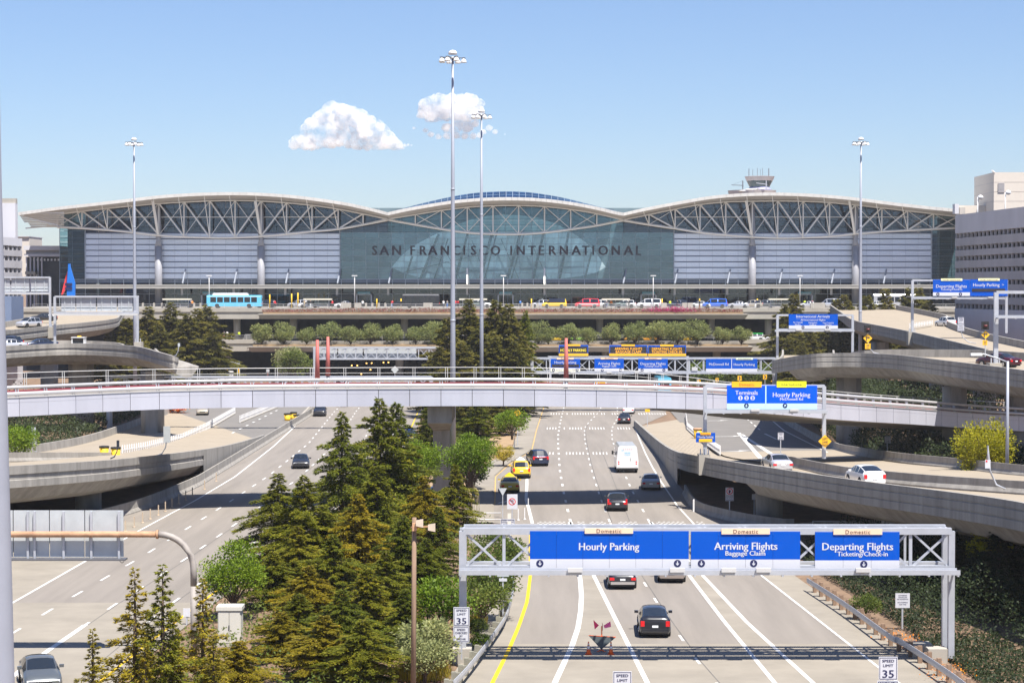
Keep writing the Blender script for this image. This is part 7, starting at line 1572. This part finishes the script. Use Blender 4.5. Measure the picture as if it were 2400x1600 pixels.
med = [(1099, 700, 332, 0, 'tall conifer with the twin lighting mast behind it in the central clump'), (1163, 703, 336, 1, 'tall conifer in the middle of the central clump'), (1192, 712, 330, 2, 'tall conifer at the parking sign end of the central clump'), (1047, 744, 326, 3, 'shorter brownish conifer beside the tallest mast in the central clump'), (1120, 770, 318, 1, 'front conifer of the central clump, lower and olive'), (1160, 790, 316, 2, 'front middle conifer of the central clump'), (1205, 800, 315, 0, 'front conifer of the central clump on the sign gantry side'), (1030, 812, 314, 0, 'low front conifer of the central clump behind the mast'), (1080, 800, 313, 3, 'low front conifer of the central clump just past the mast')]
for px, py, Z, k, lab in med:
    p = tip(px, py, Z); plant('conifer_tree', lab, RF[k], (p.x, Z, 0), p.z / 16, lm_far, group='conifers in the central clump', squash=1.2 if p.z > 14 else 1.5)
p = tip(1232, 727, 340); plant('conifer_tree', 'single narrow dark conifer standing just apart from the central clump', RF[1], (p.x, 340, 0), p.z / 16, lm_dark, squash=.62)
for i, (px, py, Z) in enumerate(((258, 770, 392), (296, 745, 395), (347, 718, 402), (375, 760, 388), (400, 708, 408), (440, 735, 398), (462, 722, 405), (484, 714, 412), (498, 770, 396))):
    p = tip(px, py, Z); plant('conifer_tree', '%s dark conifer behind the service cart slip road, counted from the banded garage' % ORD[i], RF[i % 4], (p.x, Z, 0), p.z / 16, lm_far, group='conifers behind the high slip road', squash=1.45)
for i, (px, py, Z) in enumerate(sorted([(1861, 688, 420), (1839, 712, 416), (1979, 690, 424), (2030, 692, 424), (2076, 676, 428), (2132, 674, 430), (2153, 674, 432), (2176, 702, 426), (1900, 770, 400), (1935, 760, 402), (1975, 765, 398), (1850, 790, 380), (1880, 800, 376), (1960, 700, 425)])):
    p = tip(px, py, Z); plant('conifer_tree', '%s conifer around the International Arrivals gantry, counted from the planter end' % ORD[i], RF[i % 4], (p.x, Z, 0), p.z / 16, lm_far, group='conifers beyond the Arrivals gantry', squash=1.25)
ol = [614, 666, 719, 772, 822, 869, 920, 974, 1017, 1261, 1285, 1331, 1378, 1433, 1489, 1540, 1588, 1634, 1693, 1737]
rr = random.Random(3)
for i, px in enumerate(ol):
    c = P(px, 805, 440.5); plant('olive_tree', '%s olive tree counted along the planter ledge from the pylon end' % ORD[i], OL[i % 4], (c.x, 440.3 + rr.uniform(-.3, .3), 7.6), rr.uniform(1.0, 1.42), lm_olivetree, group='olive trees on the planter ledge')
# broadleaf trees and shrubs near the bridge
plant('broadleaf_tree', 'bright green round tree beside the concrete bridge column, taxi bay side', lobed_mesh(85, 2.2, 2.0, 9000, .16, 20, 3.0, .3), (P(1103, 1060, 176).x, 176, 0), 1.05, lm_bright)
plant('broadleaf_tree', 'loose pale green tree on the outbound side of the bridge column', lobed_mesh(86, 1.8, 2.1, 6000, .16, 16, 2.6, .3), (P(992, 1050, 178).x, 178, 0), 1.0, lm_bright)
plant('broadleaf_tree', 'yellow-green leafy tree spreading toward the outbound lanes above the cabinet', BR[0], (P(548, 1350, 121).x, 121, .6), .95, lm_bright)
plant('broadleaf_tree', 'bright yellow-green bushy tree beyond the slip road barrier', lobed_mesh(123, 2.3, 2.6, 9000, .17, 24, .5, .3), (P(2304, 1060, 176).x, 176, 2.6), 1.12, lm_lime)
plant('conifer_tree', 'dark conifer beneath the bridge on the median, next to the speed limit sign', RF[0], (P(1120, 990, 262).x, 262, 0), .33, lm_dark, squash=1.9)
plant('conifer_tree', 'dark spreading conifer beneath the bridge behind the mast', RF[2], (P(1085, 985, 270).x, 270, 0), .36, lm_far, squash=1.9)
plant('conifer_tree', 'dark conifer beneath the bridge near the sandy verge', RF[3], (P(1170, 985, 275).x, 275, 0), .36, lm_far, squash=1.7)
plant('conifer_tree', 'dark narrow conifer behind the bridge column on the outbound side', RF[1], (P(1000, 985, 240).x, 240, 0), .36, lm_dark, squash=1.4)
def shrub(lab, px, py, Z, s, lm, k=0, cat='shrub', z=None, name='shrub'):
    c = P(px, py, Z); return plant(name, lab, SH[k], (c.x, Z, max(0, c.z - s * 1.0) if z is None else z), s, lm, cat)
for a in (('bright green shrub between the wooden pole and the gantry post', 1036, 1404, 112, 1.5, lm_bright, 0), ('yellowish shrub at the foot of the wooden pole toward the guardrail', 1000, 1500, 103, 1.4, lm_silver, 1), ('pale yellow-green shrub on the brown bank below the radar sign', 996, 1535, 101, 1.1, lm_silver, 2), ('dark green shrub under the near end of the big truss', 1155, 1345, 120, 1.5, lm_shrub, 3), ('flowering shrub with orange tint seen through the big truss', 1170, 1290, 140, 1.6, lm_shrub, 1), ('mid green shrub behind the gantry post', 1130, 1400, 117, 1.3, lm_shrub, 2), ('small bright shrub on the brown bank by the guardrail', 1123, 1500, 109, .55, lm_bright, 0), ('second small shrub on the brown bank higher by the guardrail', 1120, 1465, 111, .5, lm_shrub, 1), ('green shrub beside the median speed limit sign', 1200, 985, 250, 1.8, lm_bright, 2), ('yellow flowering low shrub on the sandy verge', 1180, 1060, 226, 1.1, lm_grass, 3), ('dark low shrub at the crossover corner by the taxi bay', 1095, 1125, 200, 2.0, lm_deep, 0), ('shrub before the pale underpass pylon', 690, 850, 428, 3.2, lm_shrub, 1), ('taller thin shrub before the pale underpass pylon', 683, 838, 430, 3.0, lm_silver, 2), ('orange flowering patch on the bank below the bridge on the outbound side', 418, 965, 325, 1.6, lm_orange, 3), ('sage green patch on the bank below the bridge on the outbound side', 400, 963, 327, 1.8, lm_silver, 0), ('bright green shrub at the outer end under the bridge', 35, 1032, 208, 1.8, lm_bright, 1), ('second bright green shrub at the outer end under the bridge', 58, 1020, 210, 1.3, lm_bright, 2), ('grass tuft on the mound below the outbound slip road', 95, 1175, 190, 1.6, lm_silver, 3), ('small yellow-lit shrub hanging on the dark bank near the far gantry posts', 2322, 1270, 124, 1.2, lm_lime, 1), ('light-leaved twig shrub among the dark bushes by the notice sign', 2030, 1415, 121, .8, lm_shrub, 2)):
    shrub(a[0], a[1], a[2], a[3], a[4], a[5], a[6])
# yellow grass tufts and pampas plumes
def grass_tuft(lab, x, y, n, h, r, lm, name='grass_tuft', seed=0):
    rnd = random.Random(seed); v = []; f = []
    for _ in range(n):
        a = rnd.uniform(0, 6.28); q = rnd.random() ** .5 * r; d = Vector((rnd.uniform(-.35, .35), rnd.uniform(-.35, .35), 1)).normalized()
        leafquad(v, f, Vector((x + q * math.cos(a), y + q * math.sin(a), 0)), d, Vector((math.cos(a), math.sin(a), .1)), h * rnd.uniform(.6, 1.15), .03)
    me = bpy.data.meshes.new(name); me.from_pydata(v, [], f); me.materials.append(lm); return tag(link(name, me), lab, 'grass')
c = G(986, 1598); grass_tuft('bright yellow grass at the bottom edge by the wooden pole', c.x, c.y + 1, 700, .9, 1.6, lm_grass, seed=1); c = G(1120, 1462); grass_tuft('yellow grass tuft beside the radar sign', c.x, c.y, 200, .7, .6, lm_grass, seed=2)
for px, py, s in ((C5(905, 0)[0], C5(0, 975)[1], 1), (C5(935, 0)[0], C5(0, 920)[1], 2)):
    c = G(px, py); t = thing('pampas_grass', ['leaning dry pampas plume by the white pipe railing', 'second dry pampas plume behind the white pipe railing'][s - 1], 'plant', c)
    for k in range(3): MB().tube([(c.x + .12 * k, c.y, 0), (c.x + .12 * k - .1, c.y, 1.9), (c.x + .12 * k - .3, c.y, 2.9 - .3 * k)], [.015, .02, .015], 5).build('stalk', mat('straw', (.45, .35, .17), .9, var=.2), t); MB().tube([(c.x + .12 * k - .13, c.y, 2.0), (c.x + .12 * k - .22, c.y, 2.5 - .1 * k), (c.x + .12 * k - .32, c.y, 3.1 - .3 * k)], [.03, .10, .02], 6).build('plume', MATS['straw'], t)
# planted strips that read as one mass
def scatter(name, label, fn, n, ls, lm, seed=0, cat=None):
    rnd = random.Random(seed); v = []; f = []
    for _ in range(n):
        p = fn(rnd)
        if p is None: continue
        d = Vector((rnd.uniform(-1, 1), rnd.uniform(-1, 1), rnd.uniform(-.3, 1))).normalized()
        leafquad(v, f, Vector(p), d, Vector((rnd.uniform(-1, 1), rnd.uniform(-1, 1), 1)).normalized(), ls * rnd.uniform(.6, 1.5), ls * rnd.uniform(.25, .45))
    me = bpy.data.meshes.new(name); me.from_pydata(v, [], f); me.materials.append(lm); o = link(name, me); o['kind'] = 'stuff'; o['label'] = label
    if cat: o['category'] = cat
    return o
xa, xb = P(615, 730, 447).x, P(1740, 730, 447).x
def bog(r):
    x = r.uniform(xa, xb); hgt = .55 + .65 * abs(noise.noise(Vector((x * .13, 3, 0)))) ; return (x, r.uniform(445.6, 448.4), 14.7 + r.random() * hgt)
scatter('flower_bed', 'long strip of reddish bougainvillea in the upper deck planter', bog, 9000, .26, lm_bougain, 1, 'flower bed')
def bog2(r):
    c = r.choice(((1538, 3.6), (1600, 4.2), (1580, 2))); x = P(c[0], 730, 447).x + r.gauss(0, c[1] * .45); return (x, r.uniform(445.2, 448), 14.8 + abs(r.gauss(0, .5)))
scatter('pink_flower_bed', 'bright pink bougainvillea mounds at the blue van end of the planter', bog2, 1300, .26, lm_pinkb, 2, 'flower bed')
ha, hb = P(1622, 890, 400).x, P(1800, 890, 400).x
scatter('green_hedge', 'yellow-green hedge bank behind the bridge below the far blue boards', lambda r: (lambda x, y: (x, y, max(0, (r.random() ** .6) * (4.6 + 1.2 * noise.noise(Vector((x * .3, y * .2, 0)))) )))(r.uniform(ha, hb + 3), r.uniform(396, 410)), 9000, .5, lm_shrub, 3, 'hedge')
def dark1(r):
    y = r.uniform(196, 330); x0 = interp([(196, 38.5), (222, 38.6), (240, 39), (276, 40.6), (330, 44)], y) + 1.0; x = x0 + r.random() ** 1.3 * 22
    hh = (2.2 + 3.6 * min(1, (x - x0) / 5)) * (1 + .45 * noise.noise(Vector((x * .28, y * .28, 1)))); z = ground_z(x, y) + r.random() ** .5 * hh; cap = interp([(38, 5.2), (46, 3.9), (54, 3.2), (66, 2.4)], x) if y < 240 else 9
    return (x, y, z if z < cap else r.uniform(.3, 1) * cap)
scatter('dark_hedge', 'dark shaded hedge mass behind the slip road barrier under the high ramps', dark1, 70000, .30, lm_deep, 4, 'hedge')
def dark2(r):
    y = r.uniform(100, 152); x0 = interp([(100, 23.2), (115, 22.6), (125, 22.2), (140, 21.2), (152, 21.0)], y); x = x0 + r.random() ** 1.2 * 16
    k = min(1, (x - x0) / 4); n_ = noise.noise(Vector((x * .45, y * .45, 2)))
    if y < 114 and x < 27 and r.random() < .82: return (x, y, ground_z(x, y) + r.random() * .35)
    hh = (.5 + 2.5 * k * min(1, max(0, (y - 103) / 14))) * (1 + .7 * n_); return (x, y, ground_z(x, y) + r.random() ** .6 * max(.15, hh))
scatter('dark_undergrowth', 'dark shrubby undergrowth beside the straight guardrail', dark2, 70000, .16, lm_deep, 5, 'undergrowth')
for i, (x, y, h, lab) in enumerate(((28.6, 120, 5.6, 'tall dark conifer at the far side of the big gantry posts'), (30.5, 116, 5.2, 'dark conifer cut by the picture edge behind the guardrail'), (27.2, 126, 4.6, 'dark conifer under the slip road girder near the gantry end'), (31.5, 110, 4.8, 'low dark conifer at the picture edge beside the gantry pedestals'), (25.8, 131, 4.2, 'short dark conifer beneath the slip road by the end board'), (33, 122, 5.4, 'dark conifer under the slip road at the picture edge'))):
    plant('dark_conifer', lab, RW[i % 4], (x, y, ground_z(x, y)), h / 10, lm_deep, 'tree', 'dark conifers below the slip road', squash=1.35)
scatter('roadside_flowers', 'orange poppies scattered behind the straight guardrail', lambda r: (lambda c: (c.x + r.gauss(0, .5), c.y + r.gauss(0, .8), r.random() * .45))(G(*D8(*r.choice(((700, 1180), (760, 1205), (820, 1205), (905, 1275), (1150, 1460), (1250, 1520), (1310, 1480), (1130, 1560)))))), 420, .10, lm_orange, 6, 'flowers')
def under(r):
    y = r.uniform(96, 345); xl = interp(OUT_R, y) + .8; xr = interp(IN_L, y) - (3.2 if y < 170 else 7.5)
    if y < 128: xr -= 1.5
    if 166 < y < 186: return None
    x = r.uniform(xl, max(xl + .5, xr)); return (x, y, r.random() ** .7 * (1.0 + .9 * noise.noise(Vector((x * .4, y * .3, 5)))))
scatter('undergrowth', 'low shrubby undergrowth covering the planted median', under, 62000, .17, lm_shrub, 7, 'undergrowth')
def dark3(r):
    y = r.uniform(200, 345); x = interp([(200, -58), (223, -56.5), (255, -56), (320, -57), (345, -60)], y) - r.random() ** 1.3 * 24
    return (x, y, r.random() ** .5 * (2.4 + 2.2 * noise.noise(Vector((x * .25, y * .25, 4)))) * min(1, .3 + (-x - 55) / 8))
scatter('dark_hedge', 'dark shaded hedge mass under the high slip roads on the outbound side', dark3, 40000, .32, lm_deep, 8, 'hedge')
scatter('leaf_litter', 'brown litter and weeds on the bank behind the curved guardrail', lambda r: (lambda y: (interp(YEL, y) - 2.6 - r.random() ** 1.2 * 4.5, y, r.random() * .09))(r.uniform(98, 132)), 2600, .16, mat('litter', (.20, .10, .06), 1, var=.5, scale=3), 9)

# ------------------------------------------------------------------ people
def person_mesh(seed, stride=.0, arm=.12):
    V_ = {'pelvis': (0, 0, .95, .15, .11), 'waist': (0, 0, 1.1, .135, .10), 'chest': (0, 0, 1.34, .17, .115), 'neck': (0, 0, 1.5, .06, .06), 'headb': (0, 0.01, 1.58, .075, .085), 'head': (0, 0.01, 1.68, .085, .095), 'top': (0, 0, 1.76, .05, .06)}
    E_ = [('pelvis', 'waist'), ('waist', 'chest'), ('chest', 'neck'), ('neck', 'headb'), ('headb', 'head'), ('head', 'top')]
    for s, n_ in ((-1, 'l'), (1, 'r')):
        V_['sh' + n_] = (s * .18, 0, 1.42, .06, .06); V_['el' + n_] = (s * (.22 + arm), .02, 1.14, .042, .042); V_['wr' + n_] = (s * (.22 + arm), .12, .92, .034, .034); V_['ha' + n_] = (s * (.22 + arm), .15, .84, .035, .03)
        V_['hip' + n_] = (s * .09, 0, .88, .09, .09); V_['kn' + n_] = (s * .10, s * stride * .5 + .03, .50, .062, .062); V_['an' + n_] = (s * .10, s * stride - .02, .09, .042, .042); V_['to' + n_] = (s * .11, s * stride + .14, .04, .038, .03)
        E_ += [('chest', 'sh' + n_), ('sh' + n_, 'el' + n_), ('el' + n_, 'wr' + n_), ('wr' + n_, 'ha' + n_), ('pelvis', 'hip' + n_), ('hip' + n_, 'kn' + n_), ('kn' + n_, 'an' + n_), ('an' + n_, 'to' + n_)]
    ks = list(V_); me = bpy.data.meshes.new('person'); me.from_pydata([V_[k][:3] for k in ks], [(ks.index(a), ks.index(b)) for a, b in E_], [])
    o = bpy.data.objects.new('person', me); COL.objects.link(o); md = o.modifiers.new('skin', 'SKIN'); o.modifiers.new('sub', 'SUBSURF').levels = 1
    for i, k in enumerate(ks):
        sv = me.skin_vertices[0].data[i]; sv.radius = V_[k][3:5]; sv.use_root = (k == 'pelvis')
    dg = bpy.context.evaluated_depsgraph_get(); ev = o.evaluated_get(dg); res = bpy.data.meshes.new_from_object(ev)
    bpy.data.objects.remove(o)
    for _ in range(5): res.materials.append(None)
    for p in res.polygons:
        c = p.center; z = c.z; p.use_smooth = True
        p.material_index = 4 if z < .08 else 1 if z < .98 else (0 if (z < .93 and abs(c.x) > .2) else 2) if z < 1.49 else (3 if (z > 1.70 or (z > 1.6 and c.y < -.02)) else 0)
        if .82 < z < .95 and abs(c.x) > .24: p.material_index = 0
    res.name = 'person'; return res
PM = [person_mesh(0, .0, .04), person_mesh(1, .22, .08), person_mesh(2, .12, .16)]
skin_m = mat('skin', (.45, .27, .19), .6, var=.05); hair_m = mat('hair', (.03, .02, .015), .7, var=.1)
def cl(n, c): return mat('cloth_' + n, c, .85, var=.08)
navy_c, black_c, white_c, red_c, blue_c, grey_c, hiv, pink_c, orange_c, khaki = cl('navy', (.02, .03, .07)), cl('black', (.015, .015, .017)), cl('white', (.7, .7, .68)), cl('red', (.6, .03, .04)), cl('blue', (.05, .18, .5)), cl('grey', (.2, .2, .2)), cl('hivis', (.55, .75, .03)), cl('pink', (.6, .15, .2)), cl('orange', (.8, .25, .05)), cl('khaki', (.35, .28, .18))
def person(lab, px, Z, z, top, leg, k=0, rz=0, name='person'):
    c = P(px, 700, Z); o = link(name, PM[k], None, (c.x, Z, z), rz); tag(o, lab, 'person', 'people at the terminal')
    for i, mm in enumerate((skin_m, leg, top, hair_m, black_c)): o.material_slots[i].link = 'OBJECT'; o.material_slots[i].material = mm
    return o
for a in (('person in red shirt standing by the rear of the light blue bus', D2(1197, 0)[0], 456, DZ, red_c, black_c, 0), ('person in cream top bending by the white sedan at the second shelter', D2(1605, 0)[0], 452, DZ, khaki, khaki, 2), ('person in black and white at the second shelter', D2(1690, 0)[0], 453, DZ, black_c, white_c, 0), ('person in dark red beside the second shelter post', D2(1988, 0)[0], 456, DZ, red_c, black_c, 0), ('person in orange vest at the first shelter', D2(60, 0)[0], 456, DZ, orange_c, black_c, 0), ('person in white walking past the bollards beside the black coach', D3(268, 0)[0], 453, DZ, white_c, black_c, 1), ('person in red top walking between the bollards beside the black coach', D3(638, 0)[0], 455, DZ, red_c, blue_c, 1), ('person in white shirt in the group behind the black coach', D3(1280, 0)[0], 454, DZ, white_c, navy_c, 0), ('person in blue jeans in the group behind the black coach', D3(1327, 0)[0], 455, DZ, grey_c, blue_c, 0), ('person in red by the tallest mast at the kerb', D3(1465, 0)[0], 456, DZ, red_c, black_c, 0), ('person in dark red next to the mast at the kerb', D3(1430, 0)[0], 457, DZ, red_c, navy_c, 1), ('person in blue shirt near the third entrance', D3(2242, 0)[0], 460, DZ, blue_c, black_c, 0), ('person in orange standing inside the fourth shelter', D4(1250, 0)[0], 455, DZ, orange_c, black_c, 0), ('person in pale blue standing at the fourth shelter', D4(1190, 0)[0], 455, DZ, white_c, blue_c, 2), ('person in black by the white SUV at the fourth shelter', D4(1490, 0)[0], 453, DZ, black_c, black_c, 0), ('traffic worker in a high-visibility vest by the dark SUV', D4(2058, 0)[0], 453, DZ, hiv, navy_c, 0), ('person in dark clothes leaning at the dark SUV', D4(2160, 0)[0], 452, DZ, black_c, black_c, 2), ('person in black at the yellow pole by the blue van nose', D5(468, 0)[0], 452, DZ, black_c, black_c, 0), ('person with pale trousers behind the champagne SUV', D5(1240, 0)[0], 452, DZ, navy_c, white_c, 1), ('person in a high-visibility vest at the fifth entrance', D5(1916, 0)[0], 460, DZ, hiv, navy_c, 0), ('person in pink at the fifth entrance', D5(2018, 0)[0], 460, DZ, pink_c, navy_c, 0), ('worker in a yellow vest walking on the middle deck by the first column', D2(705, 0)[0], 445, 8.9, hiv, black_c, 1), ('person in pink shorts on the middle deck near the conifer', D2(500, 0)[0], 445.5, 8.9, navy_c, pink_c, 0), ('person with a red bag on the middle deck near the conifer', D2(540, 0)[0], 446, 8.9, white_c, grey_c, 1)):
    person(*a)
# row of luggage trolleys on the middle deck
for k in range(7):
    c = P(D2(775 + 17 * k, 0)[0], 790, 445); t = thing('luggage_trolley', '%s luggage trolley in the nested row, counted toward the first olive tree' % ORD[k], 'trolley', (c.x, 445, 8.4), 0, 'nested luggage trolleys')
    MB().bar((c.x - .1, 445, 8.9), (c.x + .25, 445, 9.9), .06).bar((c.x - .3, 445, 8.95), (c.x + .3, 445, 8.95), .06).bar((c.x + .25, 445, 9.9), (c.x + .5, 445, 9.9), .06).bb(c.x - .28, c.x - .16, 444.9, 445.1, 8.4, 8.62).bb(c.x + .16, c.x + .28, 444.9, 445.1, 8.4, 8.62).bar((c.x - .22, 445, 8.55), (c.x + .2, 445, 8.98), .05).build('trolley_frame', metal_white, t)

# ------------------------------------------------------------------ clouds
def cloud(label, prof, ybase, ox, oy, k, Z, seed, n, name='cumulus_cloud', wisp=()):
    rnd = random.Random(seed); prof = [(ox + k * x, oy + k * y) for x, y in prof]; yb = oy + k * ybase; S = Z / FP
    bm = bmesh.new()
    def blob(px, py, rp, dy=0, sub=3):
        c = P(px, py, Z); c.y += dy; m = Matrix.Translation(c)
        r = bmesh.ops.create_icosphere(bm, subdivisions=sub, radius=rp * S, matrix=m)
        for v_ in r['verts']:
            d = (v_.co - c); q = v_.co / (rp * S)
            a = noise.fractal(q * 1.1, 1.0, 2.0, 5) * .30 + noise.fractal(q * 3.1, 1, 2, 3) * .10
            v_.co = c + d * (1 + a); v_.co.z = c.z + (v_.co.z - c.z) * (.92 if v_.co.z > c.z else .75)
    x0, x1 = prof[0][0], prof[-1][0]
    for i in range(n):
        x = rnd.uniform(x0, x1); yt = interp(prof, x); hgt = yb - yt
        if hgt < 2: continue
        edge = i % 2 == 0; rp = rnd.uniform(5, 12) if edge else rnd.uniform(9, 20)
        rp = min(rp, hgt * .55, (x - x0) * .8 + 3, (x1 - x) * .8 + 3)
        y = yt + rp * .9 if edge else rnd.uniform(yt + rp, max(yt + rp, yb - rp * .6))
        blob(x, y, rp, rnd.uniform(-20, 20) * S * (1 if not edge else .6), 4 if rp > 9 else 3)
    x = x0 + 8
    while x < x1 - 6:
        yt = interp(prof, x); y = yt + 12
        while y < yb - 5: blob(x + rnd.uniform(-3, 3), min(y + rnd.uniform(-3, 3), yb - 7), min(14, (yb - yt) * .4), rnd.uniform(-8, 8) * S, 3); y += 13
        x += 13
    for x, y, r in wisp: blob(ox + k * x, oy + k * y, r, 0, 3)
    me = bpy.data.meshes.new(name); bm.to_mesh(me); bm.free()
    for p in me.polygons: p.use_smooth = True
    m = MATS.get('cloud')
    if not m:
        m = bpy.data.materials.new('cloud'); m.use_nodes = True; MATS['cloud'] = m; nt = m.node_tree; nt.nodes.remove(nt.nodes['Principled BSDF'])
        vv = nt.nodes.new('ShaderNodeVolumePrincipled'); vv.inputs['Color'].default_value = (.995, .99, .985, 1); vv.inputs['Density'].default_value = .05; vv.inputs['Anisotropy'].default_value = .0
        geo = nt.nodes.new('ShaderNodeNewGeometry'); nz = nt.nodes.new('ShaderNodeTexNoise'); nz.inputs['Scale'].default_value = .028; nz.inputs['Detail'].default_value = 6
        rm = nt.nodes.new('ShaderNodeMapRange'); rm.inputs[1].default_value = .34; rm.inputs[2].default_value = .58; rm.inputs[3].default_value = .004; rm.inputs[4].default_value = .075
        nt.links.new(geo.outputs['Position'], nz.inputs[0]); nt.links.new(nz.outputs[0], rm.inputs[0]); nt.links.new(rm.outputs[0], vv.inputs['Density'])
        nt.links.new(vv.outputs[0], nt.nodes['Material Output'].inputs['Volume'])
    me.materials.append(m); o = link(name, me); return tag(o, label, 'cloud')
cloud('larger white cumulus cloud with a long sloping shoulder', [(165, 520), (200, 460), (262, 440), (290, 375), (345, 310), (400, 245), (450, 222), (500, 190), (545, 150), (590, 168), (640, 165), (690, 190), (740, 196), (770, 228), (820, 225), (870, 280), (920, 295), (980, 335), (1025, 365), (1060, 420), (1120, 475), (1160, 520), (1200, 560)], 590, 640, 200, .2551, 5200, 3, 150, wisp=((1240, 548, 4), (1270, 552, 3), (1210, 555, 5)))
cloud('smaller cumulus cloud behind the two tallest masts', [(1350, 170), (1385, 125), (1450, 105), (1490, 88), (1560, 84), (1620, 85), (1690, 80), (1730, 92), (1790, 70), (1840, 82), (1880, 120), (1912, 150), (1905, 205), (1920, 260)], 330, 640, 200, .2551, 5400, 8, 110, wisp=((1400, 415, 7), (1450, 455, 8), (1520, 475, 8), (1600, 470, 10), (1680, 460, 11), (1760, 465, 10), (1840, 470, 9), (1930, 430, 8), (1985, 395, 9), (2040, 430, 7), (1600, 390, 14), (1700, 380, 16), (1780, 390, 14), (1850, 350, 12), (1660, 420, 12), (1295, 395, 4), (2130, 450, 3), (1750, 330, 14), (1900, 460, 8)))

# ------------------------------------------------------------------ thin sunny haze
hz = MB().bb(-420, 420, -60, 760, -1.2, 62).build('haze', [], None); hz['kind'] = 'stuff'; hz['label'] = 'thin pale haze over the whole scene'
hm = bpy.data.materials.new('haze'); hm.use_nodes = True; hm.node_tree.nodes.remove(hm.node_tree.nodes['Principled BSDF'])
hv = hm.node_tree.nodes.new('ShaderNodeVolumePrincipled'); hv.inputs['Color'].default_value = (.88, .92, 1, 1); hv.inputs['Density'].default_value = .00009; hv.inputs['Anisotropy'].default_value = .2
hm.node_tree.links.new(hv.outputs[0], hm.node_tree.nodes['Material Output'].inputs['Volume']); hz.data.materials.append(hm)
